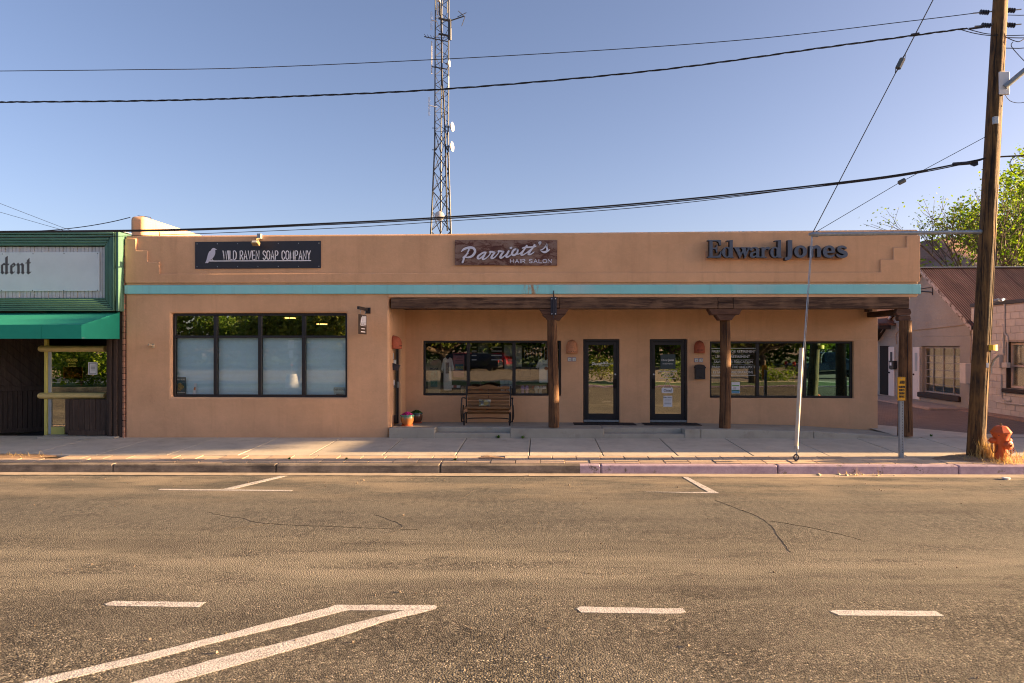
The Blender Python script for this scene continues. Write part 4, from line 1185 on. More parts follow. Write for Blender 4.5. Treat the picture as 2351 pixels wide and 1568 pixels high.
for gl in LET:
    fr = facing(YF)
    mb = MB(); mf = MB()
    for j, g in enumerate(gl):
        if g[0] == 'p':
            q = c3(g[1]); mb.prism(q, fr, 0.05, 0.17 + .0004 * j); mf.prism(q, fr, 0.1695 + .0004 * j, 0.173 + .0006 * j)
        else:
            if g[0] == 's':
                q = smooth_pts([a + (b,) for a, b in zip(g[1], g[2])], 5) if len(g[1]) > 2 else [a + (b,) for a, b in zip(g[1], g[2])]
                ws = [p[2] * k_ for p in q]; q = c3([p[:2] for p in q])
                mb.ribbon(q, ws, fr, 0.05, 0.17 + .0004 * j, cap=False); mf.ribbon(q, ws, fr, 0.1695 + .0004 * j, 0.173 + .0006 * j, cap=False)
            else:
                q = c3(g[1]); ws = [b * k_ for b in g[2]]
                mb.ribbon(q, ws, fr, 0.05, 0.17 + .0004 * j, closed=True); mf.ribbon(q, ws, fr, 0.1695 + .0004 * j, 0.173 + .0006 * j, closed=True)
    lt = mb.build('letter', m_ret, ej); mf.build('letter_face', m_face, lt)

# ---- floodlight over the first sign
fl = thing('floodlight', P(597, 548, YF - .25), 'small floodlight on a bracket above the black soap sign', 'floodlight')
m_bronze = simple('bronze_lamp', (0.36, 0.25, 0.13), 0.45, 0.4)
m_lampglass = simple('lamp_glass', (0.7, 0.66, 0.55), 0.2)
q = P(597, 542, YF - .02)
MB().box(q.x - .05, q.x + .05, YF - .09, YF + .0, pz(546, YF), pz(533.5, YF), .006).build('junction_box', m_galv, fl)
MB().tube([(q.x, YF - .05, pz(545, YF)), (q.x, YF - .2, pz(548, YF)), (q.x - .01, YF - .24, pz(550, YF))], .018, 8).build('arm', m_bronze, fl)
mb = MB(); mb.box(-.085, .085, -.07, .07, -.045, .05, .012, Matrix.Translation((q.x - .01, YF - .26, pz(554.5, YF - .26))) @ Matrix.Rotation(radians(-25), 4, 'X')); hd = mb.build('lamp_head', m_bronze, fl)
mb = MB(); mb.box(-.055, .055, -.078, -.071, -.028, .02, 0, Matrix.Translation((q.x - .01, YF - .26, pz(554.5, YF - .26))) @ Matrix.Rotation(radians(-25), 4, 'X')); mb.build('lens', m_lampglass, hd)

# ---- bracket sign by the corner, seen nearly edge on
bs = thing('hanging_sign', P(835, 715, YF), 'small brown hanging shop sign on a black wall bracket', 'sign')
MB().box(px(839, YF), px(851, YF), YF - .016, YF - .001, pz(719.5, YF), pz(705.5, YF), .003).build('bracket_plate', m_black, bs)
xq = px(842.5, YF)
MB().box(xq - .03, xq + .03, YF - .78, YF - .016, pz(713, YF), pz(706.5, YF), .004).build('bracket_arm', m_black, bs)
m_brown = simple('brown_sign_board', (0.045, 0.028, 0.02), 0.6)
z1_, z0_ = pz(722, YF - .4), pz(767, YF - .4)
bd = MB().box(xq - .012, xq + .012, YF - .74, YF - .08, z0_, z1_, .003).build('sign_board', m_brown, bs)
fB = lambda x, y, d: Vector((xq + .0125 + d, YF - .74 + x, z0_ + y)); hB = z1_ - z0_
fBl = lambda x, y, d: Vector((xq - .0125 - d, YF - .08 - x, z0_ + y))
for fr_ in (fB, fBl):
    pen_text('lettering', 'WILD RAVEN', .24, hB * .66, .12, 0, .016, fr_, m_letter_white, bd, width=.36, down=False); pen_text('lettering', 'SOAP COMPANY', .24, hB * .50, .07, 0, .011, fr_, m_letter_white, bd, width=.36, down=False)
    MB().ribbon([(.12, hB * .44), (.6, hB * .44)], .012, fr_, -.001, .002).build('perch_line', m_letter_white, bd)
    MB().prism([(.10, hB * .46), (.17, hB * .46), (.22, hB * .75), (.21, hB * .86), (.17, hB * .85), (.12, hB * .65)], fr_, -.001, .002).build('raven', m_letter_white, bd)
    for yy, ww in ((.28, .3), (.12, .36)): MB().ribbon([(.33 - ww / 2, hB * yy), (.33 + ww / 2, hB * yy)], .022, fr_, -.001, .002).build('text_line', m_letter_white, bd)
for yy in (.16, .60):
    MB().tube([(xq, YF - yy, z1_ - .01), (xq, YF - yy - .02, z1_ + .04), (xq, YF - yy, pz(713, YF))], .006, 6).build('hook', m_galv, bs)

# ---- security camera stub, wall lamps, house numbers, letter boxes
m_beige = simple('beige_plastic', (0.52, 0.42, 0.28), 0.5)
q = P(350, 794, YF)
vc = MB(); vc.box(q.x - .005, q.x + .06, YF - .03, YF, q.z - .05, q.z + .05, .006); vc.tube([(q.x + .03, YF - .02, q.z), (q.x - .02, YF - .14, q.z + .03)], .026, 8)
so = single('wall_spout', vc, m_beige, 'small beige pipe stub sticking out of the wall left blank', 'pipe')
so['label'] = 'small beige pipe stub on the plain wall beside the soap shop window'

def lamp_shell(w_, h_, dp, n=14, m=10):
    """half-dome pocket lamp, open below: rows from the rim up"""
    vs = []; fs = []
    for i in range(m + 1):
        f = i / m; z = h_ * f
        s = sqrt(max(0, 1 - max(0, (f - .45) / .55) ** 2)) if f > .45 else 1.0
        for k in range(n + 1):
            a = pi * k / n
            vs.append((w_ / 2 * s * cos(a), -dp * s * sin(a), z))
    for i in range(m):
        for k in range(n): fs.append((i * (n + 1) + k, i * (n + 1) + k + 1, (i + 1) * (n + 1) + k + 1, (i + 1) * (n + 1) + k))
    return vs, fs
def wall_lamp(o, M, mat, label, slots, sun=False, w_=.26, h_=.34, dp=.14):
    t = thing('wall_lamp', o, label, 'lamp')
    vs, fs = lamp_shell(w_, h_, dp)
    mb = MB(); mb.add([Vector(o) + M @ Vector(v) for v in vs], fs); sh = mb.build('lamp_shade', mat, t, smooth=True)
    mod = sh.modifiers.new('thick', 'SOLIDIFY'); mod.thickness = .012
    def onface(a, z):
        s = 1.0 if z / h_ < .45 else sqrt(max(0, 1 - ((z / h_ - .45) / .55) ** 2))
        return Vector((w_ / 2 * s * cos(a) * 1.02, -dp * s * sin(a) * 1.02 - .002, z))
    for (a0, z0, a1, z1, wd) in slots:
        p, q_ = Vector(o) + M @ onface(a0, z0), Vector(o) + M @ onface(a1, z1)
        MB().tube([p, (p + q_) / 2 + (M @ Vector((0, -.004, 0))), q_], wd, 6).build('cut_slot', m_dark, t)
    return t
I3 = Matrix.Identity(3)
def deg(a): return radians(a)
row = [(deg(55 + i * 14), .06, deg(55 + i * 14), .095, .008) for i in range(6)]
sunc = (deg(90), .20)
sunrays = [(sunc[0] + .34 * sin(a) * .35, sunc[1] + .34 * cos(a) * .1, sunc[0] + .34 * sin(a) * 1.0, sunc[1] + .34 * cos(a) * .28, .0055) for a in [k * pi / 4 for k in range(8)]] + [(deg(40 + i * 26), .035, deg(52 + i * 26), .055, .008) for i in range(4)]
p = P(1313, 811, YB - .0); wall_lamp((p.x, YB, p.z), I3, m_terracotta_pale, 'pale clay wall lamp with a cut-out sun between window and glass door', sunrays, w_=.26, h_=.34, dp=.12)
p = P(1605.5, 810.5, YB); wall_lamp((p.x, YB, p.z), I3, m_terracotta, 'red clay half-dome wall lamp above the black wall letter box', row, w_=.24, h_=.31)
sm = (on_side(898.5)); Ms = Matrix((pn, pdir, Vector((0, 0, 1)))).transposed()
# local axes on the side wall: x along -pdir, y into the wall
Ms = Matrix.Identity(3); Ms.col[0] = pdir; Ms.col[1] = -pn; Ms.col[2] = Vector((0, 0, 1))
zl = pz(801, 16.9, 905)
sp = side_fr(sd0 - .02 - .10, 0, zl) if sd0 > .35 else side_fr(sd0 * .55, 0, zl)
wall_lamp(tuple(sp), Ms, m_terracotta, 'red clay half-dome wall lamp beside the side door of the soap shop', row, w_=.26, h_=.32, dp=.20)

m_tile = simple('white_number_tile', (0.62, 0.64, 0.60), 0.35, var=0.12, scale=60)
m_tileblue = simple('blue_tile_edge', (0.06, 0.09, 0.28), 0.4)
m_olive = simple('olive_number', (0.16, 0.17, 0.08), 0.5)
def number(s, x, y, what):
    for i, ch in enumerate(s):
        xx = x + (i - .5) * 10.3
        a, b = P(xx - 4.5, y - 4.6, YB), P(xx + 4.5, y + 4.6, YB)
        t = single('house_number', MB().box(a.x, b.x, YB - .010, YB, b.z, a.z, .002), m_tileblue, 'blue edged tile, %s digit %s of %s, %s' % (('first', 'second')[i], ch, s, what), 'number tile', 'house number tiles')
        MB().box(a.x + .008, b.x - .008, YB - .0115, YB - .008, b.z + .008, a.z - .008).build('tile_face', m_tile, t)
        text_mesh('digit', ch, .078, m_olive, t, frame((xx and (a.x + b.x) / 2, YB - .0125, b.z + .018)), .001, align='CENTER', shear=.15)
number('41', 1313, 825, 'under the pale sun lamp'); number('47', 1604, 827, 'above the cast letter box')

m_boxblack = simple('black_cast_metal', (0.035, 0.033, 0.036), 0.5, 0.2, bump=.1, bscale=40)
lb = thing('letter_box', P(1605.5, 853, YB), 'black cast wall letter box with an arched top beside the red lamp', 'letter box')
fb = facing(YB)
arch = [(1594.5, 870), (1616.5, 870), (1616.5, 841)] + [(1605.5 + 11 * cos(radians(a)), 841 - 4.5 * sin(radians(a))) for a in range(15, 180, 15)] + [(1594.5, 841)]
MB().prism(arch, fb, 0, .13).build('body', m_boxblack, lb, bevel=.01, segs=2)
MB().prism([(1593, 842), (1618, 842), (1618, 845), (1593, 845)], fb, 0, .15).build('lid', m_boxblack, lb, bevel=.006, segs=1)
MB().prism([(1597, 848), (1614, 848), (1614, 857), (1597, 857)], fb, .128, .136).build('crest_panel', m_boxblack, lb, bevel=.004, segs=1)
MB().prism([(1600, 860), (1611, 860), (1611, 864), (1600, 864)], fb, .128, .138).build('slot_flap', m_boxblack, lb, bevel=.003, segs=1)
MB().prism([(1602, 864.4), (1609, 864.4), (1608, 866), (1603, 866)], fb, .128, .1335).build('slot', m_dark, lb)

mb2 = thing('letter_box', side_fr(sd0 * .6, 0, pz(848, 16.8, 900)), 'small dark letter box with a sloped lid beside the side door', 'letter box')
def side_prism(prof, s0, s1):
    """profile (depth out of wall, z) swept along the side wall"""
    return MB().prism(prof, lambda x, y, d: side_fr(d, -x, y), s0, s1)
za, zb_ = pz(833.5, 16.8, 900), pz(850, 16.8, 900)
m_bluebox = simple('dark_blue_metal', (0.03, 0.035, 0.055), 0.5)
side_prism([(0, zb_), (.12, zb_), (.15, zb_ + .08), (.15, za - .05), (0, za)], sd0 * .15, sd0 * .92).build('body', m_bluebox, mb2, bevel=.006, segs=1)
side_prism([(0, za), (.17, za - .055), (.17, za - .075), (0, za - .02)], sd0 * .12, sd0 * .95).build('lid', m_bluebox, mb2)
nt_ = MB(); side_box(nt_, sd0 * .45, sd0 * .75, -.012, 0.0, pz(833, 16.8) + .09, pz(833, 16.8) + .24)
single('house_number', nt_, m_tile, 'pale number tile under the red lamp by the side door', 'number tile')

# writing on the side door glass
fd = lambda x, y, d: side_fr(sd0 + .14 + x, .094 - d, y)
pen_text('lettering', 'WILD RAVEN', .06, pz(836, 17.2, 912), .10, 0, .016, fd, m_print, sdoor, width=.34, down=False)
pen_text('lettering', 'SOAP COMPANY', .06, pz(843, 17.2, 912), .05, 0, .01, fd, m_print, sdoor, width=.34, down=False)
MB().ribbon([(.0, pz(846, 17.2, 912)), (.42, pz(846, 17.2, 912))], .012, fd, -.001, .002).build('perch_line', m_print, sdoor)
pq = MB(); side_box(pq, sd0 + .18, sd0 + .36, .086, .09, pz(884, 17.2, 912), pz(872, 17.2, 912), 0); single('paper_notice', pq, m_paper, 'small white notice taped to the glass of the side door', 'notice')

# salon script on the first glass door
sc_k = 0.37
for k, st in enumerate(SCRIPT):
    q = smooth_pts(c2(st), 3)
    x0, y0 = 1044, 605
    ws = [p[2] / 6.187 / 1.5305 * .245 for p in q]; q = [(1359 + (p[0] - 1062) * .185, 840.5 + (p[1] - 605) * .235 + 0.0) for p in q]
    if k == 0: mbq = MB()
    mbq.ribbon(q, ws, facing(YD), -.001, .002 + .0001 * k)
mbq.build('script_lettering', m_print, door1)
dtext('HAIR SALON', 1398, 836.5, 3.2, YD, m_print, door1, sx=.95, name='lettering', align='CENTER'); dtext('259-HAIR (4247)', 1386, 840.8, 2.4, YD, m_print, door1)

# closed sign hung in the second door
cs = thing('door_sign', P(1532, 896, YD), 'white notched sign reading Closed hanging in a glass door', 'sign')
fc = facing(YD - .012)
MB().prism([(1521, 890), (1543.5, 890), (1545.5, 892), (1545.5, 900.5), (1543.5, 902.5), (1521, 902.5), (1519, 900.5), (1519, 892)], fc, -.004, .006).build('sign_plate', m_paper, cs)
dtext('Closed', 1532.3, 899.2, 6.2, YD - .019, m_ink, cs, sx=.72, shear=.25, bold=.01)
mb = MB(); k = YD - .008
mb.tube([P(1523, 890, k), P(1532.5, 872, k), P(1542, 890, k)], .003, 4); mb.build('string', m_paper, cs)
# ================================================================== LEFT-HAND NEIGHBOUR: GREEN FASCIA SHOP
m_green = simple('green_metal', (0.09, 0.20, 0.145), 0.42, 0.2, var=0.12, scale=3, rnd=0.05)
m_corr = simple('white_ribbed_metal', (0.60, 0.60, 0.60), 0.45, 0.15, var=0.06, rnd=0.05)
m_awn = simple('green_canvas', (0.004, 0.285, 0.195), 0.75, var=0.05, bump=.05)
m_dkwood = wood('dark_stained_wood', (0.035, 0.023, 0.018), (0.10, 0.068, 0.052), 'z', knots=False, rnd=0.12, contrast=(.3, .75))
m_yellow = simple('yellow_paint', (0.58, 0.52, 0.13), 0.5, var=0.06)
m_cream = simple('cream_yellow_paint', (0.60, 0.48, 0.20), 0.55, var=0.08)
YL = 16.22
lsh = thing('green_shop', P(150, 1005, YF), 'shop with a ribbed green metal fascia over dark stained boards', 'building')
fL = facing(YL)
def mitre(o0, o1, i0, i1, d, name='fascia_strip'):
    MB().prism([o0, o1, i1, i0], fL, -.05, d).build(name, m_green, lsh, bevel=.008, segs=1, auto=30)
# picture frame of ribbed metal: top, bottom and end, mitred
ox1, oy0, oy1 = 271, 535, 714.5
ix1, iy0, iy1 = 243.5, 565.5, 684
n = 5
for k in range(n):
    a, b = k / n, (k + 1) / n - .03; d = .16 - .10 * (k / n)
    X = lambda f: ox1 + (ix1 - ox1) * f
    T = lambda f: oy0 + (iy0 - oy0) * f
    mitre((-420, T(a)), (X(a), T(a)), (-420, T(b)), (X(b), T(b)), d)
n = 7
for k in range(n):
    a, b = k / n, (k + 1) / n - .03; d = .16 - .10 * (k / n)
    Bm = lambda f: oy1 + (iy1 - oy1) * f
    mitre((-420, Bm(a)), (X(a), Bm(a)), (-420, Bm(b)), (X(b), Bm(b)), d)
    MB().prism([(X(a), T(a)), (X(a), Bm(a)), (X(b), Bm(b)), (X(b), T(b))], fL, -.05, d - .0015).build('fascia_strip', m_green, lsh, bevel=.008, segs=1, auto=30)
xe0 = px(271.2, YL - .15); xe1 = xe0 + .012
for ya_, yb_ in ((YL - .15, YL - .10), (YL - .095, YL - .03), (YL - .025, YF + .0), (YF + .005, YF + .3)):
    MB().box(xe0 - .05, xe1, ya_, yb_, pz(715, YL, 275), pz(534, YL, 275), .008).build('fascia_return', m_green, lsh)
MB().box(px(-420, YL), xe1 + .01, YL - .14, YF + .3, pz(533.5, YL, 100), pz(531.6, YL, 100)).build('coping', m_galv, lsh)
MB().prism([(-420, 536), (268, 536), (268, 714), (-420, 714)], fL, -.09, -.06).build('fascia_core', m_dark, lsh)
for k in range(79):
    x1 = 243 - k * 8.3; x0 = x1 - 7.9
    MB().prism([(x0, 566), (x1, 566), (x1, 684), (x0, 684)], fL, -.055, -.012 - (0.012 if k % 4 == 3 else 0)).build('ribbed_slat', m_corr, lsh, bevel=.007, segs=1, auto=30)
m_boardpale = simple('pale_sign_board', (0.66, 0.74, 0.78), 0.55, var=0.05, scale=2, stain=((0.56, 0.64, 0.66), .62, 3))
nsg = single('newspaper_sign', MB().prism([(-420, 581.5), (229.5, 579), (229.5, 668), (-420, 671)], fL, .0, .03), m_boardpale, 'pale flat sign board with dark blackletter ending in dent', 'sign')
MB().prism([(.6, 581), (1.1, 581), (1.1, 670), (.6, 670)], fL, .028, .032).build('board_seam', m_ink, nsg)
for x, y in ((7.5, 583.5), (78, 583), (149, 582.5), (226, 582), (6, 667), (77, 667), (148.5, 667), (225.5, 666.5)):
    MB().lathe([(.011, 0), (.009, .005), (0, .006)], 8, fL(x, y, .031), Matrix.Rotation(pi / 2, 4, 'X')).build('screw_head', m_ink, nsg)
c4 = conv(0, 840, 5.343)
m_black_letter = simple('faded_black_letter', (0.085, 0.082, 0.09), 0.7, var=.1)
m_shade_line = simple('letter_shade_line', (0.25, 0.28, 0.28), 0.7)
BL = [[[(122, 350), (164, 318), (164, 622), (182, 634), (138, 668), (106, 634), (124, 622)], [(44, 490), (98, 448), (120, 470), (78, 500), (78, 602), (98, 634), (72, 664), (36, 630), (44, 615)], [(90, 470), (175, 470), (192, 458), (186, 490), (100, 490)]],
      [[(216, 500), (282, 442), (318, 488), (258, 540), (250, 525), (284, 492), (268, 474), (252, 500), (252, 600), (276, 630), (300, 600), (294, 620), (244, 666), (206, 628), (216, 615)]],
      [[(326, 490), (360, 446), (394, 490), (388, 500), (388, 618), (396, 630), (366, 664), (336, 632), (348, 618), (348, 505), (340, 496)], [(392, 486), (434, 448), (470, 488), (466, 500), (466, 618), (480, 628), (456, 664), (418, 632), (428, 618), (428, 505), (415, 490)]],
      [[(530, 400), (572, 358), (572, 440), (598, 440), (590, 458), (570, 458), (570, 610), (584, 632), (606, 604), (598, 628), (554, 666), (520, 630), (530, 615), (530, 458), (500, 458), (508, 442), (530, 440)]]]
for gl in BL:
    mb = MB(); ms = MB()
    for j, g in enumerate(gl):
        q = c4(g); mb.prism(q, fL, .029, .0335 + .0003 * j); ms.prism([(a - 1.2, b + .5) for a, b in q], fL, .029, .0315 + .0002 * j)
    lt = mb.build('letter', m_black_letter, nsg); ms.build('letter_shade', m_shade_line, lt)
# a stroke of the letter cut by the picture's edge stays out of the frame: nothing further is known of it

# awning: sloped canvas with a dropped valance
za0, zd, zv = pz(717, YL, 150), pz(745.5, 15.0, 150), pz(778, 15.0, 150)
x_in, x_out = px(270.5, YL - .02), px(187, 15.0)
yA, yB = YL + .05, 15.0
aw = thing('awning', (x_out, yA, za0), 'bright green canvas awning with a straight valance over the dark doorway', 'awning')
x_far = -18.0
vs = [(x_far, yA, za0), (x_in, yA, za0), (x_out, yB, zd), (x_far, yB, zd)]
MB().add(vs + [(x, y + .01, z - .012) for x, y, z in vs], [(0, 3, 2, 1), (4, 5, 6, 7), (0, 1, 5, 4), (1, 2, 6, 5), (2, 3, 7, 6)]).build('canvas_top', m_awn, aw)
mb = MB(); xs_ = [x_far, px(95, 15.0), x_out]
for a, b in zip(xs_[:-1], xs_[1:]):
    MB().box(a + .003, b - .003, yB - .004, yB + .008, zv + .004, zd - .004).build('valance', m_awn, aw)
vs = [(x_out, yB, zd), (x_in, yA, za0), (x_in, yA, pz(778, YL, 270)), (x_out, yB, zv)]
MB().add(vs + [(x - .01, y + .006, z) for x, y, z in vs], [(0, 1, 2, 3), (7, 6, 5, 4), (0, 3, 7, 4), (0, 4, 5, 1)]).build('canvas_end', m_awn, aw)
for x in (x_out - .02, px(95, 15.05), x_far): MB().tube([(x, yB + .02, zd - .02), (x, yB + .02, zv + .02)], .015, 6).build('awning_pole', m_galv, aw)
MB().tube([(x_far, yB + .02, zv + .02), (x_out, yB + .02, zv + .02), (x_in - .02, yA, pz(776, YL, 270))], .012, 6).build('awning_rail', m_galv, aw)

# boards: end pillar, panel under the counter window, the raking wall of the entrance
yg = 16.32
zb0 = 0.19
for x0, x1, dy in ((245.5, 251.5, .0), (252, 258.5, -.03), (259, 263.5, .0), (264, 271, -.03), (271.5, 281.5, .01)):
    MB().box(px(x0, yg), px(x1, yg), yg + dy - .02, yg + .3, zb0, pz(717, yg, 260), .006).build('pillar_board', m_dkwood, lsh)
for x0, x1 in ((147.5, 157), (157.5, 165.5), (166, 179), (179.5, 191.5), (192, 204), (204.5, 217), (217.5, 229.5), (230, 245)):
    MB().box(px(x0, yg), px(x1, yg), yg + .02 + R.uniform(0, .008), yg + .06, zb0 + .1, pz(917, yg, 195), .007).build('panel_board', m_dkwood, lsh)
MB().box(px(155, yg), px(242, yg), yg - .0, yg + .055, zb0 + .06, pz(988, yg, 195), .006).build('base_rail', m_dkwood, lsh)
m_sillconc = m_porch
MB().box(px(84, 16.1), px(262, 16.1), 16.1, 16.6, .05, pz(1003, 16.1, 150), .01).build('door_step', m_sillconc, lsh)
# window with its deep yellow frame
YW_ = 16.55
fw = facing(YW_)
fx0, fx1 = px(95.5, YW_ - .2), px(245, YW_)
def half_round(y0, y1, x0, x1, name):
    zt, zbm = pz(y0, YW_ - .1, 170), pz(y1, YW_ - .1, 170); zc = (zt + zbm) / 2; h = (zt - zbm) / 2
    n_ = 8; mb = MB(); vs = []
    for x in (x0, x1):
        vs += [(x, YW_ + .02, zt)] + [(x, YW_ - .13 * sin(pi * i / n_), zc + h * cos(pi * i / n_)) for i in range(n_ + 1)] + [(x, YW_ + .02, zbm)]
    m_ = n_ + 3
    fs = [(i, i + m_, i + 1 + m_, i + 1) for i in range(m_ - 1)] + [tuple(range(m_)), tuple(range(2 * m_ - 1, m_ - 1, -1))]
    mb.add(vs, fs); return mb.build(name, m_cream, lsh, smooth=True, auto=40)
half_round(793.5, 808, px(95, YW_), px(244.5, YW_), 'window_head')
half_round(902, 916.5, px(94, YW_), px(244.5, YW_), 'window_sill')
wf = MB(); wf.box(px(103, YW_), px(109.5, YW_), YW_ - .03, YW_ + .06, .22, pz(779, YW_, 106), .004)
wfo = wf.build('window_frame', m_yellow, lsh)
m_glass_counter = glass_pane('counter_glass', 0.6, (.5, .5, .4), (1.0, 0.98, 0.7), 0.01)
m_pale = simple('pale_blue_grey_frame', (0.36, 0.40, 0.42), .6)
MB().box(px(110, YW_), px(117, YW_), YW_ + .0, YW_ + .08, .24, pz(808, YW_, 113), .003).build('jamb_strip', m_pale, wfo)
MB().box(px(210, YW_), px(219, YW_), YW_ + .21, YW_ + .27, pz(900, YW_), pz(812, YW_)).build('inner_post', m_yellow, wfo)
MB().box(px(118, YW_), px(206, YW_), YW_ + .2, YW_ + .25, pz(878, YW_), pz(874, YW_)).build('inner_rail', m_yellow, wfo)
MB().box(px(117, YW_), px(244, YW_), YW_ + .02, YW_ + .028, pz(903, YW_), pz(807, YW_)).build('pane', m_glass_counter, wfo)
MB().box(px(117, YW_), px(148, YW_), YW_ + .03, YW_ + .038, pz(985, YW_), pz(915, YW_)).build('pane', m_glass_dark, wfo)
MB().box(px(117, YW_), px(148, YW_), YW_ - .0, YW_ + .07, .23, pz(985, YW_), .004).build('bottom_rail', m_yellow, wfo)
YGl = YW_ + .018
dtext('HOURS', 165.5, 829.5, 6.2, YGl, m_gold, wfo, bold=.02, sx=.9); dtext('MON-FRI', 165.5, 836, 3.4, YGl, m_gold, wfo, bold=.015); dtext('9 am-5pm', 165.5, 842, 3.4, YGl, m_gold, wfo, bold=.015)
m_amber = glass_pane('amber_film', .25, (.7, .33, .03), (1, .7, .2), 0)
rect(146, 189, 843, 869, YGl, m_amber, wfo, 'amber_film')
nb = rect(202.5, 223.5, 831.5, 860, YGl, m_paper, wfo, 'window_notice')
for a, b, c, d in ((205, 221, 833.5, 834.3), (205, 221, 857, 857.8), (205, 205.8, 833.5, 857.8), (220.2, 221, 833.5, 857.8)): rect(a, b, c, d, YGl - .0035, simple('navy_print', (.03, .04, .09), .7), nb, 'border_line', .001)
for k in range(4): rect(208.5, 218, 840 + k * 3, 840.8 + k * 3, YGl - .0035, m_ink, nb, 'text_line', .001)
card = rect(207, 244, 865, 885, YW_ + .16, simple('brown_card', (.24, .17, .12), .8), lsh, 'cardboard_sheet')
# dark entrance: raking wall of boards, back, soffit and a dark room behind the glass
e0, e1 = (px(-140, 16.5), 16.42), (px(104, 17.5), 17.55)
dirv = Vector((e1[0] - e0[0], e1[1] - e0[1], 0)); Lw = dirv.length; dirv.normalize(); nv = Vector((dirv.y, -dirv.x, 0))
fe = lambda x, y, d: Vector((e0[0], e0[1], 0)) + dirv * x + nv * d + Vector((0, 0, y))
nb_ = 22
for k in range(nb_):
    MB().prism([(Lw * k / nb_ + .004, .2), (Lw * (k + 1) / nb_ - .004, .2), (Lw * (k + 1) / nb_ - .004, 1.25), (Lw * k / nb_ + .004, 1.25)], fe, -.06, 0).build('wall_board', m_dkwood, lsh, bevel=.006, segs=1)
MB().prism([(0, 1.255), (Lw, 1.255), (Lw, 1.37), (0, 1.37)], fe, -.06, .02).build('dado_rail', m_dkwood, lsh)
MB().prism([(0, .2), (Lw, .2), (Lw, .30), (0, .30)], fe, 0.001, .022).build('skirting_board', m_dkwood, lsh)
k = 0; wd_ = .17
while k < 40:                      # the upper boards run on the slant
    s0 = -3.0 + k * wd_ * 1.42; lo, hi = 1.375, 3.3; H_ = hi - lo
    poly = [(s0 + .004 + H_, lo), (s0 + wd_ * 1.42 - .004 + H_, lo), (s0 + wd_ * 1.42 - .004, hi), (s0 + .004, hi)]
    if poly[0][0] > 0 and poly[3][0] < Lw + 1.9:
        # clip against the ends of the wall
        def clip(pts, lim, keep_less):
            out = []
            for i in range(len(pts)):
                a, b = pts[i], pts[(i + 1) % len(pts)]
                ia = a[0] <= lim if keep_less else a[0] >= lim; ib = b[0] <= lim if keep_less else b[0] >= lim
                if ia: out.append(a)
                if ia != ib:
                    f = (lim - a[0]) / (b[0] - a[0]); out.append((lim, a[1] + (b[1] - a[1]) * f))
            return out
        q = clip(clip(poly, Lw, True), 0, False)
        if len(q) > 2: MB().prism(q, fe, -.05, -.002).build('slanting_board', m_dkwood, lsh, bevel=.005, segs=1)
    k += 1
MB().box(-19, xL - .08, YL + .06, 17.8, 3.32, 3.4).build('soffit', m_dkwood, lsh)
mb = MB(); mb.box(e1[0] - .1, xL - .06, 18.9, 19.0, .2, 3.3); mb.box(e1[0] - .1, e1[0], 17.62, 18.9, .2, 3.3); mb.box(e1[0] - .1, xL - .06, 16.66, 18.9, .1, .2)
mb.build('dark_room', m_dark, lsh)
MB().box(-24, xL - .04, 19.05, 27, .1, 4.85).build('rear_block', m_dkwood, lsh)
MB().box(-24, xL - .04, YF + .31, 19.05, 3.45, 4.85).build('upper_block', m_dkwood, lsh)
m_oldbrick = simple('old_brick', (0.38, 0.20, 0.13), .9, rnd=.15)
for k in range(34):
    z0 = .2 + k * .14
    if z0 + .13 < 4.9: MB().box(px(282, YF), xL - .012, YF - .02, YF + .2, z0, z0 + .128, .006).build('brick', m_oldbrick, lsh)

# ================================================================== ACROSS THE ALLEY
m_taupe = stucco('taupe_stucco', (0.345, 0.33, 0.30), 0.75, 38, False)
m_cmu = simple('painted_block', (0.56, 0.53, 0.485), 0.9, var=.08, bump=.35, bscale=90, rnd=.05, world=True)
def rust_roof():
    t = NT('rusty_roofing'); co = t.coords(world=True)
    n1 = t.noise(t.coords((1.2, .35, .5), world=True), 2.2, 7, .7)
    c = t.ramp(n1, [(.3, (0.075, 0.03, 0.021)), (.55, (0.15, 0.065, 0.042)), (.75, (0.25, 0.13, 0.09))])
    t.base(c); t.set(rough=.6, metal=.05); t.bump(t.noise(co, 40, 4), .15, .005); return t.m
m_rust = rust_roof()
house = thing('gable_house', (XR, 24, .4), 'taupe stucco gable house with a rusty corrugated roof across the alley', 'building')
# gable wall in the plane X = XR; coordinates along the wall: y (metres), z
YR, ZR = PXX(2121, 618, XR).y, PXX(2121, 618, XR).z
YE, ZE = PXX(2231, 740, XR).y, PXX(2231, 740, XR).z
slope = (ZR - ZE) / (YR - YE)
YBk = 2 * YR - YE
YN = PXX(2229, 800, XR).y                   # near corner where the block wall takes over
fg = lambda y, z, d: Vector((XR - d, y, z))
gw = (PXX(2203, 800, XR).y, PXX(2115, 800, XR).y, PXX(2160, 906, XR).z, PXX(2160, 795, XR).z)
YD2 = 33.0
roofz = lambda y: (ZR - abs(y - YR) * slope)
mb = MB(); hw = [YN, gw[0], gw[1]]
dA, dB = PXX(2074, 800, XR).y, PXX(2100, 800, XR).y
ys = sorted([YN, gw[0], gw[1], dB, dA, 29.2, YD2]); zs_ = [.1, gw[2], gw[3], 2.72]
def gsol(i, k):
    yc = (ys[i] + ys[i + 1]) / 2; zc = (zs_[k] + zs_[k + 1]) / 2
    if gw[0] < yc < gw[1] and gw[2] < zc < gw[3]: return False
    return True
grid_wall(mb, ys, zs_, gsol, 0, .3, lambda x, y, z: (XR + y, x, z))
mb.build('gable_wall', m_taupe, house, bevel=.02, segs=2, auto=35)
MB().prism([(YE + .1, 2.72), (YBk, 2.72), (YBk, roofz(YBk) - .08), (YR, ZR - .1), (YE + .1, roofz(YE + .1) - .08)], fg, -.3, 0).build('gable_peak', m_taupe, house)
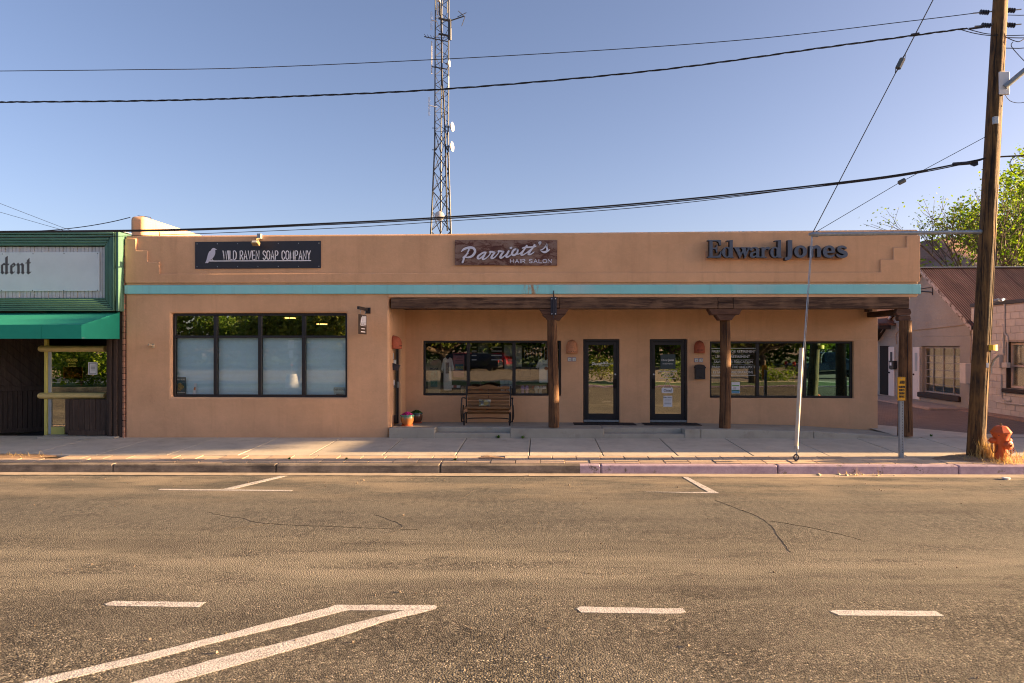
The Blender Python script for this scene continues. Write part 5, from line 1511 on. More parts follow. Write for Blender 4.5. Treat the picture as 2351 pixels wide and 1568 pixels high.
MB().prism([(YBk - .05, .1), (YD2 + 2, .1), (YD2 + 2, 3.6), (YBk + 1.5, 4.2), (YBk - .05, 3.3)], fg, -.3, -.01).build('rear_wing_wall', m_taupe, house)
MB().box(XR + .3, 40, YBk - .2, YBk, .1, 3.2).build('back_wall', m_taupe, house)
# corrugated sheets on the slope that faces the street, one object each
def sheet(x0, wd_, side):
    mb = MB(); nx = int(wd_ / .076) * 8
    vs = []; fs = []
    yb_ = YE - .22 if side < 0 else YBk + .2
    for i in range(nx + 1):
        x = x0 + wd_ * i / nx; dz = .0115 * cos(2 * pi * i / 8)
        vs += [(x, YR - .02 * side * -1, ZR + dz + .03), (x, yb_, roofz(yb_) + dz + .03)]
    for i in range(nx): fs.append((2 * i, 2 * i + 1, 2 * i + 3, 2 * i + 2) if side < 0 else (2 * i, 2 * i + 2, 2 * i + 3, 2 * i + 1))
    mb.add(vs, fs); return mb
sh0 = sheet(XR - .14, .684, -1).build('roof_sheet', m_rust, house, smooth=True)
for k in range(1, 18):
    c = copy_part(sh0, house, (.676 * k, 0, .004 * (k % 2)))
sh1 = sheet(XR - .14, .684, 1).build('roof_sheet', m_rust, house, smooth=True)
for k in range(1, 18): copy_part(sh1, house, (.676 * k, 0, .004 * (k % 2)))
MB().box(XR - .16, XR + 12.2, YR - .09, YR + .09, ZR + .035, ZR + .075, .015).build('ridge_cap', m_galv, house)
def fascia_mat():
    t = NT('peeling_fascia'); co = t.coords(world=True)
    f = t.noise(co, 7, 6, .75)
    c = t.ramp(f, [(.42, (0.11, 0.075, 0.055)), (.5, (0.50, 0.44, 0.40))]); t.base(c); t.set(rough=.8); return t.m
m_fascia = fascia_mat()
for sgn, ye in ((-1, YE - .2), (1, YBk + .15)):
    MB().prism([(YR, ZR + .02), (ye, roofz(ye) + .015), (ye, roofz(ye) - .13), (YR, ZR - .13)], fg, .10, .14).build('rake_board', m_fascia, house)
MB().box(XR - .14, XR + 12, YE - .30, YE - .20, roofz(YE - .2) - .09, roofz(YE - .2) + .02, .01).build('eave_gutter', m_dark, house)
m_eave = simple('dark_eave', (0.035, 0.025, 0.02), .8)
a, b = YBk - .1, YBk + .6
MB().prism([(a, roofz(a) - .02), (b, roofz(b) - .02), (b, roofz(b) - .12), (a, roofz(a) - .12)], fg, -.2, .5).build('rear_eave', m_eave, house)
# lower roof of the rear wing, and its eave over the far door
MB().prism([(30.3, 5.05), (26.8, 3.25), (26.8, 3.17), (30.3, 4.97)], fg, -9, .65).build('wing_roof', m_rust, house)
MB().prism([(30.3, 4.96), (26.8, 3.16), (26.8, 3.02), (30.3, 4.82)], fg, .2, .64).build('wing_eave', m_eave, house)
# steel casement window
XI = XR + .14
mb = MB(); t_ = .05
wz = lambda y: PXX(2160, y, XI).z
y0, y1, z0, z1 = gw[0] + .02, gw[1] - .02, gw[2] + .02, gw[3] - .02
mb.box(XI - .03, XI + .05, y0, y0 + t_, z0, z1); mb.box(XI - .03, XI + .05, y1 - t_, y1, z0, z1); mb.box(XI - .03, XI + .05, y0 + t_, y1 - t_, z0, z0 + t_); mb.box(XI - .03, XI + .05, y0 + t_, y1 - t_, z1 - t_, z1)
m_steelwin = simple('grey_steel_window', (0.26, 0.25, 0.24), .6)
gwin = mb.build('window', m_steelwin, house)
yy = [y0 + t_ + (y1 - y0 - 2 * t_) * f for f in (.22, .50, .78)]; zz = [z0 + t_ + (z1 - z0 - 2 * t_) * f for f in (.165, .335, .50, .665, .83)]
for y in yy: MB().box(XI - .02, XI + .03, y - .014, y + .014, z0 + t_, z1 - t_).build('glazing_bar', m_steelwin, gwin)
for z in zz: MB().box(XI - .015, XI + .028, y0 + t_, y1 - t_, z - .012, z + .012).build('glazing_bar', m_steelwin, gwin)
ye_ = [y0 + t_] + [v for y in yy for v in (y - .014, y + .014)] + [y1 - t_]; ze_ = [z0 + t_] + [v for z in zz for v in (z - .012, z + .012)] + [z1 - t_]
for i in range(0, 8, 2):
    for k in range(0, 12, 2):
        MB().box(XI + .004, XI + .010, ye_[i], ye_[i + 1], ze_[k], ze_[k + 1]).build('pane', m_glass_clear, gwin)
m_whiteblind = simple('white_blind', (0.72, 0.68, 0.66), .8, var=.03)
MB().box(XI + .10, XI + .12, y0, y1, ze_[4] - .06, ze_[9]).build('window_blind', m_whiteblind, gwin)
MB().box(XI + .2, XI + 1.5, y0 - .5, y1 + .8, z0 - .3, z0 + .1).build('inner_counter', m_inside, gwin)
MB().box(XI + 1.8, XI + 1.9, YN, YBk, .3, 3).build('inner_wall', m_inside, gwin)
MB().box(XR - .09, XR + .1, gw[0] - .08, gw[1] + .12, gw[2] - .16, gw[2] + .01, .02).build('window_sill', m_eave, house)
# the two white doors
m_whitedoor = simple('white_door', (0.68, 0.64, 0.62), .5, var=.03)
dz0, dz1 = .52, 2.40
for (p0, p1, lab) in ((2055, 2042, 'a'), (2117 - 4, 2098, 'b')):
    a, b = PXX(p0 if lab == 'a' else 2113, 800, XR).y, PXX(p1, 800, XR).y
    zt = PXX((p0 + p1) / 2, 796 if lab == 'a' else 797, XR).z
    dr = MB().box(XR - .04, XR - .005, a, b, .50, zt, .005).build('white_door', m_whitedoor, house)
    MB().box(XR - .05, XR - .038, a + .12, b - .15, 1.5, zt - .2, .004).build('door_light', m_steel_dark if lab == 'a' else m_pale, dr)
    for zc in (.62, 1.05): MB().box(XR - .05, XR - .038, a + .12, b - .15, zc, zc + .32, .006).build('door_panel', m_whitedoor, dr)
    MB().lathe([(0, 0), (.03, .0), (.035, .03), (.0, .05)], 8, (XR - .04, b - .09, 1.38), Matrix.Rotation(-pi / 2, 4, 'Y')).build('door_knob', m_dark, dr)
a = PXX(2042, 800, XR).y; b = PXX(2021, 800, XR).y
MB().box(XR - .02, XR - .003, a, b, .5, PXX(2030, 794, XR).z).build('dark_doorway', m_dark, house)
MB().box(XR - 1.25, XR - .01, YN + .05, 33, .15, .46, .03).build('raised_walk', simple("pink_concrete", (0.36, 0.28, 0.23), .9, var=.15, world=True), house)
mb3 = thing('letter_box', PXX(2055, 838, XR - .1), 'small black wall letter box beside the white door across the alley', 'letter box')
q = PXX(2054.5, 838, XR)
MB().box(XR - .15, XR - .002, q.y - .17, q.y + .17, q.z - .15, q.z + .13, .02).build('body', m_boxblack, mb3)
MB().box(XR - .154, XR - .15, q.y - .05, q.y + .09, q.z - .02, q.z + .10).build('white_label', m_paper, mb3)
MB().box(XR - .16, XR - .002, q.y - .18, q.y + .18, q.z + .131, q.z + .16, .01).build('lid', m_boxblack, mb3)
# brackets and conduits
MB().tube([PXX(2108, 668, XR - .02), PXX(2141, 671, XR - .02), PXX(2141, 677, XR - .02)], .02, 6).build('iron_bracket', m_steel_dark, house)
MB().tube([PXX(2108, 664, XR - .02), PXX(2141, 659, XR - .02), PXX(2141, 672, XR - .02)], .012, 6).build('bracket_rod', m_steel_dark, house)
MB().tube([PXX(x, y, XR - .02) for x, y in ((2015, 709 + 34), (2065, 739), (2074, 738))], .018, 6).build('conduit', m_pale, house)
MB().tube([PXX(x, y, XR - .02) for x, y in smooth_pts([(2058, 790), (2060, 762), (2100, 758), (2150, 753), (2195, 748), (2224, 745), (2229, 752), (2229, 800), (2228, 833)], 4)], .013, 6).build('conduit', simple('tan_conduit', (.34, .25, .17), .7), house)
eb = single('meter_box', MB().box(XR - .28, XR - .01, PXX(2238, 860, XR).y, PXX(2224, 860, XR).y, PXX(2231, 880, XR).z, PXX(2231, 834, XR).z, .01), m_cmu, 'tan electric box on the corner of the block wall', 'meter box')
MB().tube([PXX(2230, 880, XR - .1), PXX(2230, 900, XR - .1), PXX(2226, 915, XR - .15), PXX(2226, 928, XR - .1)], .03, 6).build('conduit', m_cmu, eb)

# block building at the right
blk = thing('block_building', (XR, 18, .4), 'single storey building of tan painted concrete blocks beside the rusty roof', 'building')
ZT = 3.66; YFc = 14.85
YV = (PXX(2351, 790, XR).y, PXX(2318.5, 790, XR).y); vw = (PXX(2310, 793, XR).y, 17.9, PXX(2330, 893, XR).z, PXX(2330, 785, XR).z)
cell = []
mb = MB(); ysb = sorted([YFc + .1, vw[1], vw[0], YN]); zsb = [.1, vw[2], vw[3], ZT]
grid_wall(mb, ysb, zsb, lambda i, k: not (i == 1 and k == 1), .012, .3, lambda x, y, z: (XR + y, x, z)); mb.build('block_core', simple('mortar', (.36, .31, .27), .95, bump=.2), blk)
bp = None
for r in range(17):
    z0 = .36 + r * .2
    for c in range(19):
        ya = YN - .02 - (c + (r % 2) * .5 + .5) * .4; yb = ya + .4
        if yb > YN: yb = YN
        if yb < YFc + .12: continue
        ya = max(ya, YFc + .01)
        if z0 + .2 > ZT - .06: continue
        if ya < vw[0] - .01 and yb > vw[1] and z0 + .19 > vw[2] and z0 < vw[3] + .01:
            if ya < vw[0] < yb - .06: ya = vw[0] + .02
            elif ya < vw[1] - .06 < yb: yb = vw[1] - .02
            else: continue
        MB().box(XR, XR + .1, ya + .005, yb - .005, z0 + .005, z0 + .195, .006).build('block', m_cmu, blk)
MB().box(XR - .02, XR + .3, YFc, YN + .02, ZT - .06, ZT + .05, .01).build('coping', simple('dark_coping', (0.05, 0.05, 0.058), .6), blk)
MB().box(XR + .02, 27, YFc + .02, YFc + .3, .1, ZT, .01).build('street_wall', m_cmu, blk)
MB().box(XR + .3, 27, YFc + .3, YN, ZT - .35, ZT - .25).build('roof', m_roof, blk)
MB().box(26.8, 27, YFc + .3, YN, .1, ZT).build('side_wall', m_cmu, blk)
# window
XI = XR + .12
mb = MB(); y0, y1, z0, z1 = vw[1] + .02, vw[0] - .02, vw[2] + .02, vw[3] - .02
mb.box(XI, XI + .06, y0, y0 + .06, z0, z1); mb.box(XI, XI + .06, y1 - .06, y1, z0, z1); mb.box(XI, XI + .06, y0 + .06, y1 - .06, z0, z0 + .06); mb.box(XI, XI + .06, y0 + .06, y1 - .06, z1 - .06, z1)
m_creamwin = simple('cream_window', (.55, .46, .40), .6)
bw = mb.build('window', m_creamwin, blk); zm = (z0 + z1) / 2 - .02
MB().box(XI + .005, XI + .06, y0 + .06, y1 - .06, zm - .025, zm + .025).build('meeting_rail', m_creamwin, bw)
for a, b in ((z0 + .06, zm - .025), (zm + .025, z1 - .06)):
    MB().box(XI + .03, XI + .036, y0 + .06, y1 - .06, a, b).build('pane', m_glass_clear, bw); MB().box(XI + .07, XI + .08, y0 + .06, y1 - .06, a - .03, b + .03).build('window_blind', m_whiteblind, bw)
MB().box(XR + .004, XI, vw[0] - .02, vw[0], vw[2], vw[3]).build('dark_reveal', m_eave, blk)
MB().box(XR - .08, XR + .14, vw[1], vw[0] + .1, vw[2] - .12, vw[2] - .005, .02).build('window_sill', m_eave, blk)
# vent pipe on the roof, lamp, conduits
MB().tube([(XR + 1.0, 20.3, 3.3), (XR + 1.0, 20.3, P(2337, 652, 20.3).z)], .11, 12).build('vent_pipe', m_galv, blk)
q = PXX(2293, 688, XR - .05)
fl2 = MB(); fl2.box(XR - .10, XR - .002, q.y - .25, q.y + .02, q.z - .02, q.z + .02, .005); fl2.tube([q, q + Vector((-.12, .12, -.05))], .045, 8); fl2.tube([q + Vector((0, -.2, 0)), q + Vector((-.12, -.28, -.05))], .045, 8)
single('twin_floodlight', fl2, m_galv, 'twin floodlight fixed under the coping of the block wall', 'floodlight')
for pts, r in (([(2306, 698), (2306, 762), (2313, 775), (2313, 832)], .022), ([(2296, 745), (2303, 752), (2303, 815)], .022), ([(2299, 860), (2299, 905), (2303, 917), (2321, 920)], .022), ([(2287, 922), (2330, 928), (2400, 932)], .02)):
    MB().tube([PXX(x, y, XR - .03) for x, y in smooth_pts(pts, 3)], r, 6).build('conduit', m_cmu, blk)
for x0, x1, y0, y1 in ((2297, 2304, 815, 845), (2309, 2321, 832, 844)):
    MB().box(XR - .12, XR - .005, PXX(x1, 800, XR).y, PXX(x0, 800, XR).y, PXX(2310, y1, XR).z, PXX(2310, y0, XR).z, .01).build('junction_box', m_cmu, blk)
MB().box(XR - .45, XR - .01, 16.5, YN, .2, .42, .03).build('base_kerb', simple('dusty_concrete', (.30, .2, .15), .9), blk)
# ================================================================== STREET FURNITURE, POLE, WIRES, TOWER
def pp(x, y, Y=YP): return P(x, y, Y)
# utility pole, leaning
pb, pt = pp(2239.5, 1052), pp(2297, -5)
axis = (pt - pb); axis = axis / axis.z
pole = thing('utility_pole', (pb.x, YP, gz(pb.x, YP)), 'leaning brown wooden utility pole at the kerb beside the red hydrant', 'utility pole')
mb = MB(); n = 24; m = 60; vs = []; fs = []; rr = random.Random(9)
ztop = 12.6; z0 = -0.1
for i in range(m + 1):
    f = i / m; z = z0 + (ztop - z0) * f; c = pb + axis * (z - pb.z); r = .158 - .044 * f
    for k in range(n):
        a = 2 * pi * k / n
        q = r * (1 + .02 * sin(3 * a + 1.2) + .015 * sin(5 * a + f * 5) + .012 * sin(7 * a - f * 9) + rr.uniform(-.006, .006))
        vs.append((c.x + q * cos(a), c.y + q * sin(a), z))
for i in range(m):
    for k in range(n):
        l = (k + 1) % n; fs.append((i * n + k, i * n + l, (i + 1) * n + l, (i + 1) * n + k))
fs.append(tuple(m * n + k for k in range(n)))
mb.add(vs, fs); shaft = mb.build('pole_shaft', m_pole, pole, smooth=True, auto=60)
for k in range(9):                                    # long drying cracks
    a0 = rr.uniform(-pi, 0); za = rr.uniform(.3, 8); zb2 = za + rr.uniform(1.2, 3.5); q = []
    for s in range(12):
        z = za + (zb2 - za) * s / 11; c = pb + axis * (z - pb.z); r = .158 - .044 * (z / ztop); a = a0 + .06 * sin(s * .9 + k)
        q.append((c.x + r * cos(a), c.y + r * sin(a), z))
    MB().tube(q, [.002 + .006 * sin(pi * s / 11) for s in range(12)], 5).build('drying_crack', m_check, shaft)
m_yellowtag = simple('yellow_tag', (.72, .45, .02), .5)
c = pp(2268, 798); MB().lathe([(.158, -.055), (.16, -.055), (.16, .055), (.158, .055)], 20, (c.x - .0, YP, c.z)).build('yellow_band', m_yellowtag, pole)
m_redwhite = simple('white_tag', (.75, .72, .70), .5)
def on_pole(z, a, out=0.0):
    c = pb + axis * (z - pb.z); r = .158 - .044 * (z / ztop) + out
    return Vector((c.x + r * cos(radians(a)), c.y + r * sin(radians(a)), z))
q = on_pole(pp(2280, 590).z, -25, .004); MB().box(-.02, .02, -.004, .004, -.07, .07, 0, Matrix.Translation(q) @ Matrix.Rotation(radians(65), 4, 'Z')).build('white_tag', m_redwhite, pole)
q = on_pole(pp(2268, 838).z, -75, .004); MB().box(-.025, .025, -.004, .004, -.045, .045, 0, Matrix.Translation(q)).build('white_tag', m_redwhite, pole)
q = pp(2283, 822); MB().tube([q + Vector((-.06, 0, -.16)), q + Vector((-.03, -.02, -.04)), q + Vector((.06, -.04, .05))], .022, 6).build('step_bracket', m_galv, pole)
MB().tube([q + Vector((-.06, 0, -.16)), q + Vector((-.06, 0, -.30))], .014, 6).build('bolt', m_galv, pole)
# street lamp arm
a0 = on_pole(pp(2300, 197).z, -60, .01)
MB().box(a0.x - .10, a0.x + .10, a0.y - .03, a0.y + .02, a0.z - .22, a0.z + .22, .01).build('arm_bracket', m_white, pole)
MB().tube([a0 + Vector((.0, -.03, -.08)), a0 + Vector((.55, -.25, .42)), a0 + Vector((1.3, -.6, .95)), a0 + Vector((2.4, -1.1, 1.4))], .052, 10).build('lamp_arm', m_galv, pole)
e_ = a0 + Vector((2.4, -1.1, 1.4)); MB().box(e_.x - .05, e_.x + .6, e_.y - .15, e_.y + .15, e_.z - .05, e_.z + .1, .04).build('lamp_head', m_galv, pole)

def sag(pts, Y, k=10):
    return [pp(x, y, Y) for x, y in smooth_pts(pts, k)]
def wire(name, pts3, r, label, group=None, mat=m_cable, n=6):
    return tag(MB().tube(pts3, r, n).build(name, mat), label, 'wire', group)
def ext_left(pts3, dx, dz): a = pts3[0]; return [a + Vector((-dx, 0, dz)), a + Vector((-dx * .5, 0, dz * .35))] + pts3
wire_1 = ext_left(sag([(0, 163), (300, 160), (600, 154.5), (1180, 127), (1700, 92), (2100, 47), (2255, 28), (2285, 25)], YP), 9, .25)
wire('power_line', wire_1, .0075, 'thin topmost power line crossing the sky to the pole')
wire_2 = sag([(0, 234.5), (350, 231), (650, 222), (1040, 203), (1500, 162), (1900, 108), (2220, 65)], YP)
p2 = sag([(0, 234.5), (350, 231), (650, 222), (1040, 203), (1500, 162), (1900, 108), (2220, 65)], YP, 60)
tw = thing('twisted_cable', p2[-1], 'thick twisted service cable below the thin topmost power line', 'wire')
left = ext_left(p2, 9, .3)
for s in (0, pi, pi / 2):
    q = [];
    for i, p in enumerate(left): q.append(p + Vector((0, .011 * cos(i * .55 + s), .011 * sin(i * .55 + s))))
    MB().tube(q, .0085, 5).build('strand', m_cable, tw)
MB().tube([left[-1], pp(2290, 56)], .006, 5).build('dead_end', m_cable, tw)
MB().tube([pp(2226, 66), pp(2257, 62)], .02, 6).build('splice', m_steel_dark, tw)
MB().tube([pp(2092, 80), pp(2110, 77)], .024, 6).build('clamp', m_steel_dark, tw)
pts = [(0, 531.5), (400, 527), (700, 515), (1030, 498), (1500, 464), (2000, 410), (2220, 372), (2270, 362), (2351, 357)]
wire_3 = ext_left(sag(pts, YP), 9, .2)
wire('telephone_cable', wire_3, .016, 'thick black telephone cable crossing in front of the parapet')
wire_4 = ext_left(sag([(0, 533.5), (400, 529.5), (700, 518), (1030, 501.5), (1500, 467.5), (2000, 413.5), (2220, 375), (2262, 363)], YP - .05), 9, .2)
wire('telephone_cable', wire_4, .011, 'slimmer black cable lashed just below the thick telephone cable')
wire_5 = ext_left(sag([(0, 546), (280, 542), (720, 526), (1030, 507.5), (1500, 473), (1960, 417), (2050, 405), (2130, 392)], YP + .03), 9, .25)
wire('drop_wire', wire_5, .007, 'thin wire just under the telephone cables, skimming the parapet')
cl = MB(); cl.tube([pp(2188, 377), pp(2226, 374)], .035, 8)
for k in range(7): cl.tube([pp(2228 + k * 2.6, 373 - k * .4), pp(2230 + k * 2.4, 382 - abs(3 - k))], .016, 5)
single('cable_splice', cl, m_steel_dark, 'black ribbed splice case hanging on the telephone cable near the pole', 'splice')
for s in range(2):
    ring_ = [pp(2338, 375) + Vector((.16 * cos(a), .01 * s, .18 * sin(a) - .03)) for a in [2 * pi * k / 18 for k in range(18)]]
    if s == 0: tag(MB().tube(ring_, .008, 5, closed=True).build('cable_coil', m_cable), 'slack loop of cable hanging on the pole', 'wire')
# right-hand continuation of the lines, past the pole
for y0, y1, r, lab in ((34, 40, .007, 'uppermost wire leaving the pole away from the shops'), (86, 95, .009, 'second wire leaving the pole under the uppermost one'), (110, 100, .008, 'sagging tap wire beside the street lamp arm')):
    wire('power_line', [pp(2292, y0), pp(2340, y0 + 1), pp(2600, y1 - 10)], r, lab)
tp = thing('service_taps', pp(2330, 120), 'loose tap wires looping down from the pole top to the lamp arm', 'wire')
MB().tube([pp(x, y, YP - .1) for x, y in smooth_pts([(2219, 66), (2262, 77), (2296, 80), (2330, 94), (2347, 92), (2390, 60)], 5)], .008, 5).build('tap_wire', m_cable, tp)
MB().tube([pp(x, y, YP - .1) for x, y in smooth_pts([(2200, 66), (2240, 77), (2290, 82), (2400, 79)], 5)], .008, 5).build('tap_wire', m_cable, tp)
MB().tube([pp(x, y, YP - .1) for x, y in smooth_pts([(2326, 96), (2322, 106), (2340, 128), (2362, 150)], 5)], .007, 5).build('tap_wire', m_cable, tp)
MB().tube([pp(x, y, YP - .1) for x, y in smooth_pts([(2306, 215), (2320, 232), (2345, 236), (2380, 226)], 5)], .006, 5).build('tap_wire', m_cable, tp)
# insulators on the pole
def insulator(x, y, label):
    t = thing('insulator', pp(x, y), label, 'insulator'); c = pp(x, y)
    for k in range(4): MB().lathe([(.0, -.012), (.045, -.008), (.05, 0), (.0, .012)], 10, c + Vector((-.05 + k * .045, 0, -.004 * k)), Matrix.Rotation(pi / 2, 4, 'Y')).build('shed', m_steel_dark, t)
    MB().tube([c + Vector((-.2, 0, -.02)), c + Vector((.22, 0, .01))], .012, 6).build('pin', m_galv, t)
insulator(2258, 27.5, 'insulator at the pole end of the topmost line'); insulator(2318, 23, 'insulator on the far side of the pole, topmost'); insulator(2318, 57, 'insulator on the far side of the pole under the topmost one')
insulator(2262, 57.5, 'insulator at the pole end of the twisted cable')

# guy wire with strut, guard and anchor
tip = pp(1864, 538); ang_ = P(1828, 1056, 13.5)
g = thing('guy_wire', (ang_.x, ang_.y, gz(ang_.x, ang_.y)), 'taut guy wire with a white guard running down to the pavement', 'guy wire')
top_g = pp(2142, 0) + (pp(2142, 0) - tip) * .62
ins_a, ins_b = pp(2060, 160), pp(2074, 132)
MB().tube([tip, ins_a], .009, 6).build('guy_strand', m_cable, g)
MB().tube([ins_b, pp(2142, 0), top_g], .010, 6).build('guy_strand', m_cable, g)
m_ceramic = simple('grey_insulator', (.10, .11, .11), .4)
MB().tube([ins_a + (ins_b - ins_a) * .12, ins_a + (ins_b - ins_a) * .88], [.055, .055], 8).build('strain_insulator', m_ceramic, g)
for s in (-.03, .03): MB().tube([ins_a + (ins_a - ins_b) * .35, ins_a + Vector((s, 0, .03)), ins_b + Vector((s, 0, -.03)), ins_b + (ins_b - ins_a) * .35], .007, 5).build('loop', m_cable, g)
MB().tube([tip, P(1845, 800, 13.65), ang_ + Vector((0, 0, .1))], .010, 6).build('guy_strand', m_galv, g)
MB().tube([tip + Vector((.02, 0, 0)), P(1848, 800, 13.65), ang_ + Vector((.02, 0, .1))], .006, 6).build('guy_strand', m_galv, g)
m_guard = simple('ivory_plastic', (.50, .45, .37), .5, var=.1)
ga, gb = P(1843, 799, 13.63) + Vector((-.035, -.03, 0)), P(1830.5, 1027, 13.5) + Vector((-.03, -.03, 0))
MB().tube([ga, gb], [.042, .036], 10).build('guard', m_guard, g)
MB().tube([gb + Vector((0, 0, .03)), gb + Vector((0, 0, -.02))], .045, 10).build('guard_clamp', m_galv, g)
MB().tube([P(1831, 1030, 13.5), ang_ + Vector((0, 0, .02))], .014, 6).build('anchor_rod', m_galv, g)
eye = [ang_ + Vector((.045 * cos(a), 0, .05 + .055 * sin(a))) for a in [2 * pi * k / 12 for k in range(12)]]
MB().tube(eye, .014, 6, closed=True).build('anchor_eye', m_steel_dark, g)
MB().tube([ang_ + Vector((0, 0, 0)), ang_ + Vector((-.01, 0, -.12))], .03, 8).build('anchor_shaft', m_steel_dark, g)

st = thing('strut', tip, 'horizontal grey steel strut from the pole holding the guy wire out', 'strut')
pe = pp(2262, 532.5)
MB().tube([tip + Vector((.1, 0, 0)), pe], .038, 12).build('strut_pipe', m_galv, st)
MB().tube([tip + Vector((-.06, 0, 0)), tip + Vector((.02, 0, 0)), tip + Vector((.12, 0, 0))], [.02, .05, .055], 10).build('strut_tip', m_galv, st)
MB().tube([pe - Vector((.14, 0, 0)), pe, pe + Vector((.08, 0, .0))], [.05, .062, .075], 10).build('strut_socket', m_galv, st)
s2 = MB(); gA, gB = pp(2062, 421), pp(2081, 411.5)
gs = thing('brace_wire', tip, 'thin brace wire from the strut tip up to the pole', 'guy wire')
MB().tube([tip, gA], .006, 5).build('wire_strand', m_cable, gs); MB().tube([gB, pp(2272, 309)], .006, 5).build('wire_strand', m_cable, gs)
MB().tube([gA + (gB - gA) * .1, gA + (gB - gA) * .8], .045, 8).build('strain_insulator', m_ceramic, gs)
MB().box(pp(2274, 308).x - .03, pp(2274, 308).x + .06, YP - .16, YP - .05, pp(0, 318).z, pp(0, 302).z, .005).build('pole_plate', m_galv, gs)

# background wires at the left
for y0, y1, lab in ((467, 521, 'upper faint wire far behind the green shop'), (487, 527, 'lower faint wire far behind the green shop')):
    wire('far_wire', [P(-60, y0 - 26, 40), P(0, y0, 40), P(140, y1, 40), P(300, y1 + 55, 40)], .012, lab)
wire('service_wire', [P(x, y, 17) for x, y in smooth_pts([(-40, 531), (90, 530), (180, 522), (250, 510.5), (299, 499)], 5)], .010, 'thin wire rising to the corner of the tan party wall')
pwire = [P(331 + 3, 499, yw + .05)] ; 
q0 = Vector((px(331, yw) + .012, yw + .5, P(315, 497, yw).z - .06))
wire('cable_loop', [P(316, 495.3, yw + .3), P(338, 497, yw + .3) + Vector((.02, .1, 0)), q0 + Vector((0, .2, -.25)), q0 + Vector((0, .05, -.9))], .008, 'thin wire looped over the top of the sunlit party wall')

# ------------------------------------------------------------------ warning sign
sx = px(2070.5, 13.9); sg = thing('warning_sign', (sx, 13.9, gz(sx, 13.9)), 'small orange yellow sign about vehicles crossing, on a galvanised post', 'sign')
m_signyel = simple('orange_yellow_sign', (.72, .36, .01), .45, var=.05)
m_postgal = simple('grey_steel_post', (.27, .31, .36), .5, .4, var=.12, scale=12)
xa_, xb_ = px(2065, 13.9), px(2074, 13.9); z_b = gz(sx, 13.9) - .1; z_t = pz(918, 13.9, 2070)
mb = MB(); mb.box(xa_, xb_, 13.88, 13.895, z_b, z_t + .3); mb.box(xa_, xa_ + .012, 13.895, 13.945, z_b, z_t + .3); mb.box(xb_ - .012, xb_, 13.895, 13.945, z_b, z_t + .3)
po = mb.build('post', m_postgal, sg)
for k in range(38):
    z = z_b + .2 + k * .0254 * 1.2
    if z < z_t: MB().box((xa_ + xb_) / 2 + .006, (xa_ + xb_) / 2 + .016, 13.8785, 13.8795, z, z + .011).build('punched_hole', m_dark, po)
def rrect(x0, x1, y0, y1, r, n=5):
    out = []
    for cx, cy, a in ((x1 - r, y1 - r, 0), (x0 + r, y1 - r, 90), (x0 + r, y0 + r, 180), (x1 - r, y0 + r, 270)):
        out += [(cx + r * cos(radians(a + 90 * i / n)), cy + r * sin(radians(a + 90 * i / n))) for i in range(n + 1)]
    return out
fsn = facing(13.86)
MB().prism(rrect(2060.3, 2079.3, 865.3, 920, 2.2), fsn, -.004, .003).build('sign_plate', m_signyel, sg)
br = MB(); o_ = rrect(2061, 2078.6, 866, 919.3, 1.9); br.ribbon(o_, .55, fsn, .002, .0045, closed=True); br.build('border_line', m_ink, sg)
for s, y, h, ww in (('AUTION', 880.6, 6.2, 11.8), ('WATCH FOR', 890.6, 4.4, 13.6), ('VEHICLES', 897.8, 4.4, 12.2), ('CROSSING', 905.2, 4.4, 12.4), ('SIDEWALK', 912.6, 4.4, 12.2)):
    x0 = 2070 - ww / 2 + (1.4 if s == 'AUTION' else 0)
    pen_text('lettering', s, x0, y, h, 0, .95 if h > 5 else .8, fsn, m_ink, sg, d0=.002, d1=.005, width=ww, gap=.4)
for y in (868.6, 916.6): MB().lathe([(.012, 0), (.010, .006), (0, .007)], 8, fsn(2069.5, y, .003), Matrix.Rotation(pi / 2, 4, 'X')).build('bolt', m_galv, sg)

# ------------------------------------------------------------------ hydrant
hy = G(2298, 1049, .25); hx, hyy = hy.x, hy.y; hz0 = gz(hx, hyy)
m_hyd = simple('hydrant_paint', (.56, .095, .02), .5, var=.16, scale=9, bump=.12, bscale=50, stain=((.32, .04, .02), .62, 12))
hyd = thing('fire_hydrant', (hx, hyy, hz0), 'weathered orange red fire hydrant with chained caps in dry straw', 'hydrant')
HS = .73 / .77
Mh = Matrix.Translation((hx, hyy, hz0 - .03)) @ Matrix.Scale(HS, 4)
def hl(prof, n=20, M=Matrix.Identity(4), name='', smooth=True, mat=m_hyd, par=hyd, auto=35):
    mb = MB(); mb.lathe(prof, n, M=Mh @ M); return mb.build(name, mat, par, auto=auto)
hl([(.115, 0), (.113, .06), (.11, .30), (.112, .38), (.128, .42), (.125, .45), (.13, .47), (.135, .50), (.175, .58), (.18, .60)], 24, name='barrel')
bon = hl([(.18, .598), (.19, .60), (.19, .615), (.125, .70), (.10, .725), (.075, .735), (.0, .738)], 8, Matrix.Rotation(radians(22.5), 4, 'Z'), 'bonnet', auto=20)
for k in range(8):
    a = radians(45 * k); MB().lathe([(0, 0), (.013, 0), (.013, .05), (0, .05)], 6, Mh @ Vector((.155 * cos(a), .155 * sin(a), .55))).build('flange_bolt', m_steel_dark, bon)
hl([(.03, .735), (.03, .745), (.018, .745), (.018, .785), (.0, .785)], 5, name='operating_nut', mat=simple('rusty_nut', (.22, .13, .07), .6, .3), auto=20)
